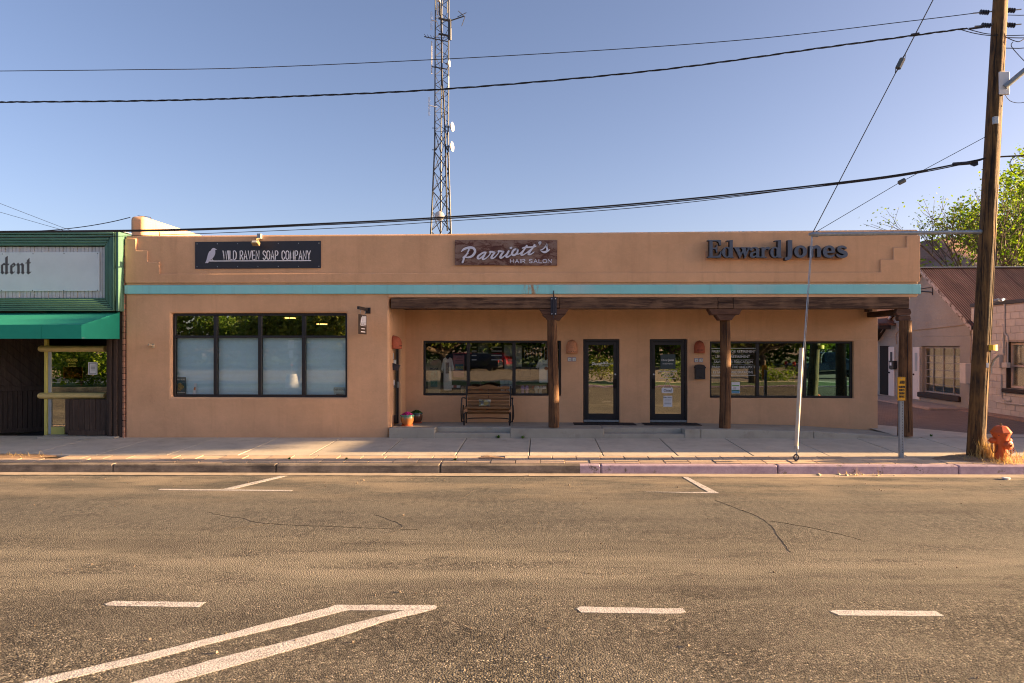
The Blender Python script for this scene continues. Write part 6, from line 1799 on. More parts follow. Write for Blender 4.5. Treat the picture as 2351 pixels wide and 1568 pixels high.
def nozzle(ang, r, L, z, name):
    M = Matrix.Translation((0, 0, z)) @ Matrix.Rotation(radians(ang), 4, 'Z') @ Matrix.Rotation(pi / 2, 4, 'Y')
    nz = hl([(r * .86, .07), (r * .86, L - .06), (r, L - .055), (r * 1.02, L - .02), (r * .9, L), (r * .55, L + .012), (r * .5, L + .018)], 16, M, name)
    hl([(r * .32, L + .015), (r * .32, L + .05), (0, L + .05)], 5, M, 'cap_nut', par=nz, auto=20)
    return nz
nzl = nozzle(180, .062, .20, .44, 'hose_nozzle'); nzr = nozzle(5, .062, .19, .44, 'hose_nozzle'); nzf = nozzle(-68, .092, .19, .365, 'steamer_nozzle')
def chain(pts, name, par):
    q = smooth_pts([tuple(p) for p in pts], 4); L = sum((Vector(b) - Vector(a)).length for a, b in zip(q[:-1], q[1:])); nl = max(4, int(L / .034))
    ch = MB(); acc = 0; tgt = [L * i / nl for i in range(nl + 1)]; pos = []; k = 0
    for a, b in zip(q[:-1], q[1:]):
        a, b = Vector(a), Vector(b); l = (b - a).length
        while k <= nl and tgt[k] <= acc + l + 1e-6: pos.append(a + (b - a) * ((tgt[k] - acc) / max(l, 1e-6))); k += 1
        acc += l
    for i in range(len(pos) - 1):
        c = (pos[i] + pos[i + 1]) / 2; d = (pos[i + 1] - pos[i]); l = d.length * .72; d.normalize(); s = d.cross(Vector((0, 1, 0)) if i % 2 else Vector((1, 0.3, 0)));
        if s.length < .1: s = d.orthogonal()
        s.normalize()
        MB().tube([c + d * l * cos(a) + s * .011 * sin(a) for a in [2 * pi * j / 10 for j in range(10)]], .0042, 5, closed=True).build('chain_link', m_chain, par)
m_chain = simple('rusty_chain', (.20, .06, .03), .7, .3, var=.4, scale=60)
H3 = lambda x, y, z: Mh @ Vector((x, y, z))
chain([H3(-.19, -.03, .39), H3(-.21, -.05, .28), H3(-.17, -.06, .20), H3(-.13, -.08, .26), H3(-.115, -.06, .36)], 'chain', hyd)
chain([H3(.20, -.02, .39), H3(.215, -.05, .28), H3(.19, -.07, .21), H3(.15, -.09, .20), H3(.12, -.10, .24)], 'chain', hyd)
chain([H3(.09, -.16, .27), H3(.085, -.17, .19), H3(.06, -.17, .15), H3(.04, -.13, .2)], 'chain', hyd)

# dry straw round the pole and hydrant, dirt mound under it
m_dirt = simple('sandy_dirt', (.30, .19, .11), .95, var=.3, scale=12, bump=.5, bscale=60, world=True)
def mound(name, cx, cy, rx, ry, h, label, seed=1):
    mb = MB(); rr = random.Random(seed); vs = [(cx, cy, gz(cx, cy) + h)]; fs = []; n = 28; rings = 5
    for r in range(1, rings + 1):
        for k in range(n):
            a = 2 * pi * k / n; f = r / rings; q = f * (1 + .18 * sin(3 * a + seed) * f + rr.uniform(-.05, .05))
            x, y = cx + rx * q * cos(a), cy + ry * q * sin(a); vs.append((x, y, gz(x, max(y, YK + .01)) + h * (1 - f * f) + rr.uniform(-.006, .006) - (.012 if r == rings else 0)))
    for k in range(n): fs.append((0, 1 + k, 1 + (k + 1) % n))
    for r in range(rings - 1):
        for k in range(n):
            a = 1 + r * n + k; b = 1 + r * n + (k + 1) % n; fs.append((a, a + n, b + n, b))
    mb.add(vs, fs); return tag(mb.build(name, m_dirt, smooth=True), label, kind='stuff')
mound('dirt', hx - .12, 13.85, .95, .50, .05, 'bare dirt dug out round the pole and hydrant', 4)
mound('dirt', px(1124, 13.85), 13.86, .28, .2, .012, 'sand in the gap left by a missing paver', 2)
mound('dirt', px(15, 13.9), 13.9, .9, .28, .03, 'dirt patch with straw at the end of the pavers', 7)
m_straw = leaf_mat('dry_straw', (.50, .33, .12), (.72, .55, .24), .3)
def blades(mb, n, place, L, wd, lean, rr):
    for _ in range(n):
        x, y = place(); z = gz(x, max(y, YK + .01)); l = L * rr.uniform(.4, 1.2); a = rr.uniform(0, 2 * pi); le = lean * rr.uniform(.3, 1.3)
        d = Vector((cos(a) * sin(le), sin(a) * sin(le), cos(le))); s = Vector((-sin(a + rr.uniform(-.8, .8)), cos(a), 0)).normalized() * wd
        b = Vector((x, y, z)); m_ = b + d * l * .55; t_ = m_ + (d + Vector((cos(a), sin(a), -.6)) * .45 * le).normalized() * l * .5
        mb.add([b - s, b + s, m_ + s * .8, m_ - s * .8, t_], [(0, 1, 2, 3), (3, 2, 4)])
rr = random.Random(21); mb = MB()
pbx = pb.x
blades(mb, 260, lambda: (pbx + .02 + rr.gauss(.06, .10), YP - .16 + rr.gauss(-.02, .05)), .42, .0035, .25, rr)
blades(mb, 520, lambda: (pbx + rr.uniform(-.45, 1.5), 13.62 + rr.gauss(.12, .14)), .16, .004, 1.25, rr)
blades(mb, 160, lambda: (hx + rr.gauss(.0, .2), hyy - .2 + rr.gauss(0, .1)), .16, .0035, .9, rr)
blades(mb, 40, lambda: (hx + .02 + rr.gauss(0, .03), hyy - .14 + rr.gauss(0, .03)), .3, .003, .3, rr)
tag(mb.build('dry_grass', m_straw), 'dry yellow straw tufts round the foot of the pole and hydrant', kind='stuff')
mb = MB(); blades(mb, 160, lambda: (px(15, 13.9) + rr.gauss(.1, .35), 13.9 + rr.gauss(0, .1)), .12, .004, 1.2, rr)
blades(mb, 60, lambda: (px(1975, 12.95) + rr.gauss(0, .25), 13.0 + rr.uniform(-.12, .06)), .10, .005, 1.4, rr)
mb.v = [(x, y, z - (.16 if y < 13.1 else 0)) for x, y, z in mb.v]
tag(mb.build('dry_grass', m_straw), 'straw and litter lying at the sidewalk edge and gutter', kind='stuff')
mound_l = MB()
for k in range(14):
    x = px(1950, 12.98) + R.gauss(.1, .3); r = R.uniform(.02, .05); o = Vector((x, 12.99 + R.uniform(-.05, .06), GS * x + .01))
    d = [o + Vector((R.uniform(.6, 1.3) * r * a, R.uniform(.6, 1.2) * r * b, R.uniform(.4, .8) * r * c)) for a, b, c in ((1, 0, 0), (-1, 0, 0), (0, 1, 0), (0, -1, 0), (0, 0, 1), (0, 0, -1))]
    mound_l.add(d, [(0, 2, 4), (2, 1, 4), (1, 3, 4), (3, 0, 4), (2, 0, 5), (1, 2, 5), (3, 1, 5), (0, 3, 5)])
tag(mound_l.build('rubble', simple('pale_rubble', (.52, .42, .27), .9, var=.4, scale=20, world=True)), 'pale crumbs of rubble lying in the gutter below the lavender kerb', kind='stuff')

# little green weeds in the joint at the foot of the porch
m_weed = leaf_mat('weed_green', (.03, .10, .012), (.08, .2, .03), .35)
def weed(x, y, s, label, Y=None):
    p = G(x, y, .24) if Y is None else P(x, y, Y); rr = random.Random(int(x)); mb = MB(); z = gz(p.x, p.y)
    for _ in range(26):
        a = rr.uniform(0, 2 * pi); l = s * rr.uniform(.5, 1.2); e = rr.uniform(.2, 1.3); d = Vector((cos(a) * sin(e), sin(a) * sin(e), cos(e))); sd = Vector((-sin(a), cos(a), 0)) * l * .22; b = Vector((p.x, p.y, z))
        mb.add([b, b + d * l * .5 + sd, b + d * l, b + d * l * .5 - sd], [(0, 1, 2, 3)])
    return single('weed', mb, m_weed, label, 'weed')
weed(1145, 1007.5, .085, 'green weed in the joint under the near end of the first porch step'); weed(1200, 1008, .075, 'second green weed, at the porch foot past the first step'); weed(973, 1005, .05, 'tiny green weed at the porch foot near the soap shop corner'); weed(2138, 1004, .07, 'low green weed on the sidewalk by the end log post')
weed(665, 1047, .05, 'small weed between pavers and slab below the soap shop window'); weed(1045, 1049, .06, 'green weed between pavers and slab before the porch'); weed(795, 1047.5, .05, 'green weed between pavers under the blank wall')

# litter on the road at the right
cup = MB(); p = G(2310, 1100.5); cup.lathe([(.0, 0), (.05, 0), (.065, .022), (.068, .03), (.04, .035), (0, .035)], 12, p)
single('crushed_cup', cup, m_paper, 'crushed white cup lying on the road by the gutter', 'litter')

# ------------------------------------------------------------------ radio tower behind the shop
YT = 46.0
m_tower = simple('tower_steel', (.075, .08, .085), .55, .5, var=.25, scale=2)
tc = P(1013.5, 530, YT)
tower = thing('radio_tower', (tc.x, YT, 0), 'tall lattice radio mast with dishes and antennas behind the shop', 'radio tower')
def twid(z):                                   # half width of the mast at height z
    zl, zh = pz(530, YT), pz(335, YT); wl, wh = 22.5 * YT / FOC, 15.3 * YT / FOC
    f = (z - zl) / (zh - zl); return wl + (wh - wl) * min(1, max(-.8, f)) if f < 1 else wh
tx = lambda z: tc.x + .10 * (z - tc.z) / 22
def leg(i, z):
    w_ = twid(z); return Vector(((tx(z) - w_, YT - w_ * .5, z), (tx(z) + w_, YT - w_ * .35, z), (tx(z) - .25 * w_, YT + w_ * 1.1, z))[i])
ztop_t = 26.5
for i in range(3):
    zs_t = [0.2, pz(530, YT), pz(440, YT), pz(335, YT), 18, ztop_t]
    MB().tube([leg(i, z) for z in zs_t], [.06, .06, .055, .05, .045, .04], 6).build('tower_leg', m_tower, tower)
z = 6.0; levels = []
while z < ztop_t - .5:
    levels.append(z); z += 1.32 if z < pz(335, YT) else .62
for k, (za, zb2) in enumerate(zip(levels[:-1], levels[1:])):
    r = .030 if za < pz(335, YT) else .021
    for i, j in ((0, 1), (1, 2), (2, 0)):
        a, b = (i, j) if (k % 2) else (j, i)
        MB().tube([leg(a, za), leg(b, zb2)], r, 4).build('brace', m_tower, tower)
        if za < pz(335, YT): MB().tube([leg(b, za), leg(a, zb2)], r * .8, 4).build('brace', m_tower, tower)
    if k % 2 == 0 and za > pz(335, YT): MB().tube([leg(0, za), leg(1, za)], .012, 4).build('rung', m_tower, tower)
m_antwhite = simple('white_antenna', (.55, .54, .52), .5)
def vrod(x, y0, y1, r, name='whip_antenna', mat=m_antwhite, dy=-.3): return MB().tube([P(x, y0, YT + dy), P(x, y1, YT + dy)], r * 1.25, 6).build(name, mat, tower)
def hrod(x0, y0, x1, y1, r=.018, name='antenna_arm', mat=m_tower, dy=-.3): return MB().tube([P(x0, y0, YT + dy), P(x1, y1, YT + dy)], r * 1.35, 5).build(name, mat, tower)
def dish(x, y, r, ang, name='dish'):
    c = P(x, y, YT - .35); M = Matrix.Translation(c) @ Matrix.Rotation(radians(ang), 4, 'Z') @ Matrix.Rotation(pi / 2, 4, 'Y')
    mb = MB(); mb.lathe([(.0, -.02), (r * .55, -.01), (r, .10), (r * 1.0, .13), (r * .5, .15), (0, .155)], 20, M=M)
    d = mb.build(name, m_antwhite, tower, auto=40); mb = MB(); mb.tube([c, P(1024, y, YT - .2)], .04, 6); mb.build('dish_mount', m_tower, d); return d
dish(1035, 291.5, .31, -14); dish(1034.5, 337, .32, -14); dish(1028, 146, .22, -10)
dr = MB(); c = P(1009, 496, YT - .9); dr.lathe([(0, -.1), (.28, -.1), (.31, -.05), (.31, .1), (.2, .16), (0, .18)], 18, M=Matrix.Translation(c) @ Matrix.Rotation(pi / 2, 4, 'X')); dr.build('drum_dish', m_antwhite, tower, auto=40)
# folded dipoles
for x, y0, y1, ya, xe_ in ((985.5, 223, 265, 242, 1004), (990.5, 27, 68, 46, 1004)):
    p0, p1 = P(x - 1.2, y0, YT - .3), P(x + 1.2, y1, YT - .3)
    MB().tube([p0, Vector((p1.x, p0.y, p0.z)), p1, Vector((p0.x, p0.y, p1.z))], .016, 5, closed=True).build('folded_dipole', m_antwhite, tower); hrod(x, ya, xe_, ya + 4, .022, mat=m_antwhite)
vrod(991, 95, 170, .03); hrod(991, 153, 1027, 159, .03); hrod(974, 84, 1030, 96, .025); vrod(1029.5, 175, 205, .035)
for k, x in enumerate((977, 984, 991, 998, 1008)): hrod(x - 3, 83 + k * 1.5 - 5, x + 4, 83 + k * 1.5 + 5, .012)
vrod(1033.5, 44, 92, .07, 'panel_antenna', m_tower); hrod(1007, 42, 1036, 49, .06); hrod(1007, 78, 1034, 83, .05)
hrod(1036, 47, 1066, 37, .03); hrod(1052, 25, 1066, 38, .018); hrod(1060, 60, 1068, 37, .018); hrod(1050, 39, 1071, 29, .018)
vrod(1027, 4, 30, .03, 'mast_tip', m_tower); vrod(1010, -20, 35, .05, 'mast_tip', m_tower); vrod(1004.5, 10, 34, .05, 'panel_antenna', m_antwhite)
MB().box(P(1009, 5, YT).x - .08, P(1009, 5, YT).x + .12, YT - .6, YT - .4, pz(12, YT, 1010), pz(1, YT, 1010), .02).build('antenna_box', m_antwhite, tower)
MB().tube([P(x, y, YT - .25) for x, y in smooth_pts([(1012, 20), (1013, 60), (1014, 100), (1015, 180), (1019, 230), (1022, 310), (1024, 400), (1027, 530)], 4)], .05, 6).build('cable_run', m_cable, tower)
for y in (294, 344): hrod(992, y, 1004, y, .02)
# ================================================================== ON THE PORCH
m_slat = wood('bench_slat', (0.13, 0.062, 0.028), (0.36, 0.195, 0.085), 'x', contrast=(.3, .7), rnd=.16, sc=1.5)
m_iron = simple('black_iron', (0.012, 0.011, 0.012), 0.4, .3)
FB = lambda x: ptop(x) - 0.024 * 1.2
bx0, bx1 = px(1072.5, 17.35), px(1169, 17.35); bxc = (bx0 + bx1) / 2; byf = 16.95; fl0 = ptop(bxc) - .024 * (16.95 - YPF)
bench = thing('glider_bench', (bxc, 17.2, fl0), 'wooden slatted glider bench with a black tube frame under the shop window', 'bench')
zseat = fl0 + .415
zB = lambda y: pz(y, 17.45, 1120)
for k in range(7):
    yy0 = 896.5 + k * 7.9; yy1 = yy0 + 6.2
    yo = 17.50 - .02 * k
    MB().box(bx0, bx1, yo - .02, yo, zB(yy1), zB(yy0), .006).build('back_slat', m_slat, bench)
topc = smooth_pts([(bx0, zB(887.5)), (bx0 + .12, zB(886)), (bx0 + .26, zB(888)), (bxc, zB(883)), (bx1 - .26, zB(888)), (bx1 - .12, zB(886)), (bx1, zB(888))], 6)
MB().prism([(bx0, zB(894.5)), (bx1, zB(894.5))] + topc[::-1], lambda x, y, d: Vector((x, 17.52 - d, y)), 0, .022).build('top_rail', m_slat, bench, bevel=.005, segs=1)
for k in range(7):
    y = 16.98 + k * .072; MB().box(bx0 - .04, bx1 + .04, y, y + .06, zseat + (.0 if k else -.012) - .012 * (k > 3), zseat + .022 - .012 * (k > 3), .006).build('seat_slat', m_slat, bench)
for x in (bxc,): MB().tube([(x, 17.53, zB(885)), (x, 17.42, zseat), (x, 17.0, zseat - .03)], .014, 6).build('centre_strap', m_iron, bench)
m_bolthead = m_iron
for k in range(7): MB().lathe([(.009, 0), (.007, .006), (0, .007)], 8, (bxc, 17.479 - .02 * k, zB(899.5 + k * 7.9)), Matrix.Rotation(pi / 2, 4, 'X')).build('bolt', m_bolthead, bench)
for sgn, xe_ in ((-1, bx0 - .03), (1, bx1 + .03)):
    q = smooth_pts([(xe_, 17.54, zB(886)), (xe_, 17.46, zseat + .18), (xe_, 17.42, zseat), (xe_, 17.0, zseat - .02)], 4); MB().tube(q, .016, 8).build('side_rail', m_iron, bench)
    xo = xe_ + sgn * .065
    q = smooth_pts([(xe_ + sgn * .02, 17.44, zseat + .21), (xo, 17.3, zseat + .235), (xo, 17.05, zseat + .235), (xo, 16.97, zseat + .15), (xo + sgn * .012, 16.95, zseat - .05), (xo + sgn * .008, 16.97, zseat - .22), (xo, 17.0, fl0 + .08)], 5); MB().tube(q, .016, 8).build('armrest', m_iron, bench)
    q = smooth_pts([(xo, 17.34, zseat + .05), (xo + sgn * .015, 17.36, zseat - .2), (xo, 17.34, fl0 + .1)], 4); MB().tube(q, .017, 8).build('glider_link', m_iron, bench)
    MB().tube([(xo, 17.0, fl0 + .085), (xe_ - sgn * .02, 17.0, fl0 + .10)], .012, 6).build('pivot', m_iron, bench)
    xb = xe_ - sgn * .0
    for y in (16.93, 17.42):
        q = smooth_pts([(xb, y, fl0), (xb, y, fl0 + .22), (xb, y + (.05 if y < 17.2 else -.05), fl0 + .275), (xb, 17.18, fl0 + .28)], 4); MB().tube(q, .019, 8).build('leg', m_iron, bench)
for y, z in ((17.40, fl0 + .265), (17.40, fl0 + .125)):
    q = smooth_pts([(bx0, 17.05 if z < fl0 + .2 else y, z - (.05 if z < fl0 + .2 else 0)), (bx0 + .08, y, z), (bx1 - .08, y, z), (bx1, 17.05 if z < fl0 + .2 else y, z - (.05 if z < fl0 + .2 else 0))], 6); MB().tube(q, .013, 8).build('stretcher', m_iron, bench)
# pillow
def pillow_mat():
    t = NT('printed_pillow'); co = t.coords()
    v = t.voro(co, 16, 'Color'); s = t.n('SeparateColor'); t.l(v, s.inputs[0])
    c = t.ramp(s.outputs[0], [(0, (.05, .06, .09)), (.25, (.22, .17, .05)), (.5, (.42, .40, .24)), (.75, (.45, .50, .52)), (1, (.25, .27, .10))], 'CONSTANT')
    c = t.mix(t.math('MULTIPLY', t.noise(co, 30), .5), c, (.30, .26, .10)); t.base(c); t.set(rough=.85); return t.m
pw, ph_, pdp = .30, .17, .07
pc = Vector((px(1112.5, 17.2), 17.25, zseat + .02 + .09))
mb = MB(); N = 10; vs = []; fs = []
for side in (-1, 1):
    for i in range(N + 1):
        for k in range(N + 1):
            u, v = 2 * i / N - 1, 2 * k / N - 1
            b = (1 - u ** 4) * (1 - v ** 4); cx = 1 - .10 * (1 - abs(u)) * 0 - .07 * (1 - v * v) * abs(u); cz = 1 - .10 * (1 - u * u) * abs(v)
            vs.append(pc + Vector((u * pw / 2 * cx, side * pdp * sqrt(max(0, b)) * .8 + v * .04, v * ph_ / 2 * cz)))
M_ = (N + 1) ** 2
for s in (0, 1):
    for i in range(N):
        for k in range(N):
            q = [s * M_ + i * (N + 1) + k, s * M_ + (i + 1) * (N + 1) + k, s * M_ + (i + 1) * (N + 1) + k + 1, s * M_ + i * (N + 1) + k + 1]; fs.append(q if s == 0 else q[::-1])
mb.add(vs, fs); pil = single('pillow', mb, pillow_mat(), 'small printed cushion in cream, grey and olive lying on the bench', 'cushion', smooth=True)
# glazed flower pots
def glaze(c_top, c_bot, nm, zs):
    t = NT(nm); co = t.coords(); s = t.n('SeparateXYZ'); t.l(co, s.inputs[0])
    z = t.math('ADD', t.math('DIVIDE', s.outputs[2], zs), t.math('MULTIPLY', t.math('SUBTRACT', t.noise(t.coords((14, 14, 2)), 2, 4), .5), .9))
    c = t.ramp(z, [(.66, c_bot), (.92, c_top)]); t.base(c); t.set(rough=.2, coat=.5); return t.m
def pot(x, y, s, label, m1, plant, seed):
    z0 = ptop(x) - .024 * (y - YPF); t = thing('flower_pot', (x, y, z0), label, 'flower pot')
    Ms_ = Matrix.Scale(s, 4)
    def L(prof, name, mat, lobes=0, par=t):
        mb = MB(); mb.lathe(prof, 40, (x, y, z0), Ms_, lobes, .022 if lobes else 0); return mb.build(name, mat, par, auto=60)
    L([(0, 0), (.135, 0), (.15, .025), (.145, .03), (0, .022)], 'saucer', m_terracotta)
    pot_ = L([(.105, .02), (.13, .06), (.155, .13), (.162, .19), (.155, .235), (.15, .25)], 'bowl', m1, 20)
    L([(.148, .245), (.170, .25), (.174, .268), (.165, .28), (.150, .275), (.140, .25)], 'rim', m1)
    L([(0, .25), (.146, .25)], 'soil', m_check)
    rr = random.Random(seed)
    if plant:
        m_lf, m_fl = plant
        mg = MB(); mf = MB()
        for _ in range(230):
            a = rr.uniform(0, 2 * pi); q = sqrt(rr.random()) * .15; h = .27 + .075 * (1 - (q / .15) ** 2) * rr.uniform(.6, 1.1); c = Vector((x, y, z0)) + Vector((q * cos(a), q * sin(a), h)) * s
            e = rr.uniform(.2, 1.0); r = rr.uniform(.013, .022) * s; n_ = Vector((cos(a) * sin(e), sin(a) * sin(e), cos(e))); u = n_.orthogonal().normalized(); v = n_.cross(u)
            tgt = mf if (m_fl and rr.random() < .8) else mg
            tgt.add([c + (u * cos(b) + v * sin(b)) * r + n_ * .004 for b in [2 * pi * k / 6 for k in range(6)]] + [c], [(k, (k + 1) % 6, 6) for k in range(6)])
        mg.build('foliage', m_lf, t)
        if mf.v: mf.build('blossoms', m_fl, t)
    return t
m_glaze1 = glaze((.03, .25, .20), (.42, .16, .05), 'teal_brown_glaze', .27); m_glaze2 = glaze((.02, .12, .12), (.12, .05, .03), 'dark_teal_glaze', .30)
m_green_lf = leaf_mat('pot_leaf', (.03, .09, .02), (.07, .16, .03), .3); m_pink = leaf_mat('pink_petal', (.55, .02, .25), (.75, .06, .40), .3)
pot(px(935.5, 16.75), 16.72, .97, 'ribbed clay pot with a turquoise rim full of pink flowers', m_glaze1, (m_green_lf, m_pink), 1)
pot(px(957, 17.55), 17.50, .95, 'dark teal ribbed pot of low green leaves behind the pink flowers', m_glaze2, (m_green_lf, None), 2)
# door mats
m_mat = simple('black_mat', (.018, .018, .02), .85, bump=.4, bscale=60)
def mat_(x0, x1, lab):
    ya, yb = 17.15, 17.78; a, b = px(x0, ya), px(x1, ya)
    za = ptop(a) - .024 * (ya - YPF); mb = MB(); mb.box(a, b, ya, yb, 0, .012, .004); mb.v = [(x, y, z + ptop(x) - .024 * (y - YPF) + .003) for x, y, z in mb.v]
    o = mb.build('door_mat', m_mat); tag(o, lab, 'door mat')
    mr = MB(); n = 12
    for k in range(n):
        x = a + .05 + (b - a - .1) * k / (n - 1); mr.box(x - .012, x + .012, ya + .05, yb - .05, .012, .017)
    mr.v = [(x, y, z + ptop(x) - .024 * (y - YPF) + .003) for x, y, z in mr.v]; mr.build('rib_field', m_mat, o)
mat_(1318, 1462, 'black ribbed door mat before the salon door with white script'); mat_(1481, 1612, 'black ribbed door mat before the glass door with the Closed sign')

# ================================================================== BEHIND THE GLASS
m_cloth = simple('white_cotton', (.80, .82, .80), .9, var=.05); m_cloth2 = simple('sand_cotton', (.44, .40, .27), .9); m_cloth3 = simple('black_cotton', (.02, .02, .022), .9)
def tee(x0, x1, y0, y1, Y, mat, label, art=None):
    fr = facing(Y); w_ = x1 - x0; h = y1 - y0; cx = (x0 + x1) / 2
    X = lambda f: cx + f * w_; Yv = lambda f: y0 + f * h
    out = [(X(-.14), Yv(.02)), (X(-.07), Yv(.08)), (X(.07), Yv(.08)), (X(.14), Yv(.02)), (X(.32), Yv(.07)), (X(.5), Yv(.38)), (X(.36), Yv(.44)), (X(.30), Yv(.34)), (X(.31), Yv(.7)), (X(.30), Yv(1)), (X(-.30), Yv(1)), (X(-.31), Yv(.7)), (X(-.30), Yv(.34)), (X(-.36), Yv(.44)), (X(-.5), Yv(.38)), (X(-.32), Yv(.07))]
    t = thing('tee_shirt', P(cx, y1, Y), label, 'shirt')
    MB().prism(out, fr, -.05, 0).build('cloth', mat, t, bevel=.02, segs=2, auto=50)
    c = P(cx, y0, Y); MB().tube([P(X(-.2), Yv(.06), Y + .02), P(cx, y0 - 2, Y + .02), P(X(.2), Yv(.06), Y + .02)], .006, 5).build('hanger', m_steel_dark, t)
    if art: art(t, fr, X, Yv)
    return t
YI = YB + .46
def art1(t, fr, X, Yv):
    mb = MB(); mb.prism([(X(-.17), Yv(.36)), (X(.17), Yv(.36)), (X(.17), Yv(.8)), (X(-.17), Yv(.8))], fr, -.002, .004); mb.build('print', simple('teal_print', (.10, .24, .22), .9, var=.6, scale=14), t)
    dtext('MOAB', X(0), Yv(.33), 4.6, YI - .004, m_ink, t, bold=.03)
tee(973, 1020, 821, 905, YI, m_cloth2, 'sand coloured tee with a teal print and the word MOAB', art1)
def art2(t, fr, X, Yv): MB().prism([(X(-.14), Yv(.18)), (X(.12), Yv(.18)), (X(.12), Yv(.5)), (X(-.14), Yv(.5))], fr, -.002, .004).build('print', simple('grey_sketch_print', (.22, .22, .22), .9, var=.9, scale=30), t)
tee(1012, 1043, 818, 897, YI - .06, m_cloth, 'narrow white tee with a grey sketch beside the sand coloured tee', art2)
def art3(t, fr, X, Yv):
    MB().lathe([(0, 0), (.05, 0), (.05, .004), (0, .005)], 12, P(X(.05), Yv(.42), YI - .06), Matrix.Rotation(pi / 2, 4, 'X')).build('print', simple('orange_print', (.45, .16, .06), .9), t)
    dtext('PEACHES', X(.04), Yv(.30), 3.2, YI - .064, simple('green_print', (.08, .16, .12), .8), t, sx=.8)
tee(1229, 1274, 822, 879, YI - .06, m_cloth, 'white tee with an orange fruit print behind the log post', art3)
tee(1187, 1226, 822, 866, YI + .15, m_cloth3, 'black top on a hanger in the salon window')
tee(1206, 1240, 820, 862, YI + .25, m_cloth3, 'black top half hidden behind the white fruit tee')
# clothes rail with pale strips, hung upper right
rail = thing('clothes_rail', P(1235, 800, YI + .6), 'rail of dark garments with pale hangers at the back of the window', 'clothes rail')
MB().tube([P(1198, 797, YI + .6), P(1275, 797, YI + .6)], .014, 6).build('rail', m_galv, rail)
for k in range(11): MB().box(P(1204 + k * 6.6, 0, YI + .58).x - .006, P(1204 + k * 6.6, 0, YI + .58).x + .006, YI + .55, YI + .57, pz(826, YI + .6), pz(798, YI + .6)).build('strap', m_paper, rail)
MB().box(P(1200, 0, YI + .7).x, P(1276, 0, YI + .7).x, YI + .66, YI + .8, pz(840, YI + .7), pz(799, YI + .7), .02).build('garment', simple('maroon_cloth', (.10, .02, .02), .9, var=.3, scale=20), rail)
# poster ROCKS, papers, boxes, bottle
def poster(name, x0, x1, y0, y1, Y, mat, label, cat='poster'): return tag(rect(x0, x1, y0, y1, Y, mat, None, name, .006), label, cat)
ro = poster('poster', 1041, 1066, 816, 866, YI - .02, simple('pink_poster', (.42, .18, .19), .8, var=.1), 'pink and blue poster with the word ROCKS in the salon window')
rect(1045, 1064, 836, 850, YI - .026, simple('blue_poster_print', (.09, .20, .26), .8), ro, 'print'); dtext('ROCKS', 1055, 846, 5, YI - .034, m_gold, ro, bold=.03, sx=.8, shear=.2)
dtext('SALON', 1054, 823, 2.6, YI - .028, m_ink, ro); rect(1046, 1062, 826.5, 827.5, YI - .026, m_ink, ro, 'text_line', .002)
for k, (x0, x1, y0, y1, lab) in enumerate(((1157, 1179, 792, 818, 'pale paper sheet taped high in the middle salon pane'), (1158, 1179, 824, 848, 'smaller framed card below the pale sheet'), (1181, 1198, 793, 842, 'pale sheet behind the third salon pane'))):
    poster('paper_sheet', x0, x1, y0, y1, YI + .02, simple('pale_sheet%s' % 'abc'[k], (.30 + .06 * k, .32 + .05 * k, .28 + .05 * k), .8), lab, 'paper')
gr = thing('hanging_board', P(1109, 790, YI), 'board with the word GRACE above white shelf edges', 'board')
rect(1097, 1121, 784, 812, YI + .004, simple('grey_film', (.16, .18, .14), .8), gr, 'panel'); dtext('GRACE', 1109, 808, 7.5, YI - .002, m_ink, gr, bold=.03, sx=.75)
for x0, x1 in ((1083, 1094), (1128, 1152)):
    for y in (797, 806, 816, 826): rect(x0, x1, y - 1.2, y + 1.2, YI + .3, m_paper, gr, 'shelf_edge')
bxs = [(1148, 874, 'top row, nearest the vase'), (1158, 874, 'top row, between two others'), (1168, 874, 'top row, next to the mullion'), (1149, 883, 'middle row, nearest the vase'), (1159, 883, 'middle row, between two others'), (1169, 883, 'middle row, next to the mullion'), (1150, 892, 'bottom row, nearest the vase'), (1162, 892, 'bottom row, next to the mullion')]
m_carton = simple('white_carton', (.60, .64, .66), .7, var=.06)
for x, y, lab in bxs:
    a, b = P(x, y, YI - .05), P(x + 9.3, y + 8.2, YI - .05)
    single('soap_box', MB().box(a.x, b.x, YI - .05, YI + .1, b.z, a.z, .004), m_carton, 'white carton in the window stack, ' + lab, 'box', 'white cartons stacked in the salon window')
# display ledge along the window and what stands on it
zl_ = pz(906, YI, 1130)
single('display_ledge', MB().box(w2[0] + .02, w2[1] - .02, YB + .36, YB + .62, zl_ - .05, zl_, .006), simple('brown_ledge', (.13, .09, .055), .6), 'brown display ledge inside the salon window', 'ledge')
def sandals(xc, y0, y1, mat, label, tilt=0.0):
    t = thing('sandal_pair', P(xc, y1, YI - .08), label, 'sandals'); fr = facing(YI - .07); h = y1 - y0
    for s in (-1, 1):
        cx = xc + s * 5.0
        sole = [(cx + 4.2 * a + s * tilt * (b - .5) * h * -.25, y0 + b * h) for a, b in ((-.55, .05), (0, 0), (.55, .05), (1, .22), (.95, .45), (.72, .62), (.78, .85), (.5, 1), (-.5, 1), (-.78, .85), (-.72, .62), (-.95, .45), (-1, .22))]
        sh_ = MB().prism(sole, fr, -.03, 0).build('sandal', mat, t, bevel=.012, segs=2, auto=50)
        st_ = [(cx - 4.3 + s * tilt * -.2, y0 + h * .58), (cx + 4.3, y0 + h * .58), (cx + 4.0, y0 + h * .42), (cx, y0 + h * .33), (cx - 4.0, y0 + h * .42)]
        MB().prism(st_, fr, 0, .035).build('strap', mat, sh_, bevel=.015, segs=2, auto=50)
m_lil = simple('lilac_rubber', (.36, .22, .56), .6); m_off = simple('cream_rubber', (.60, .60, .52), .6)
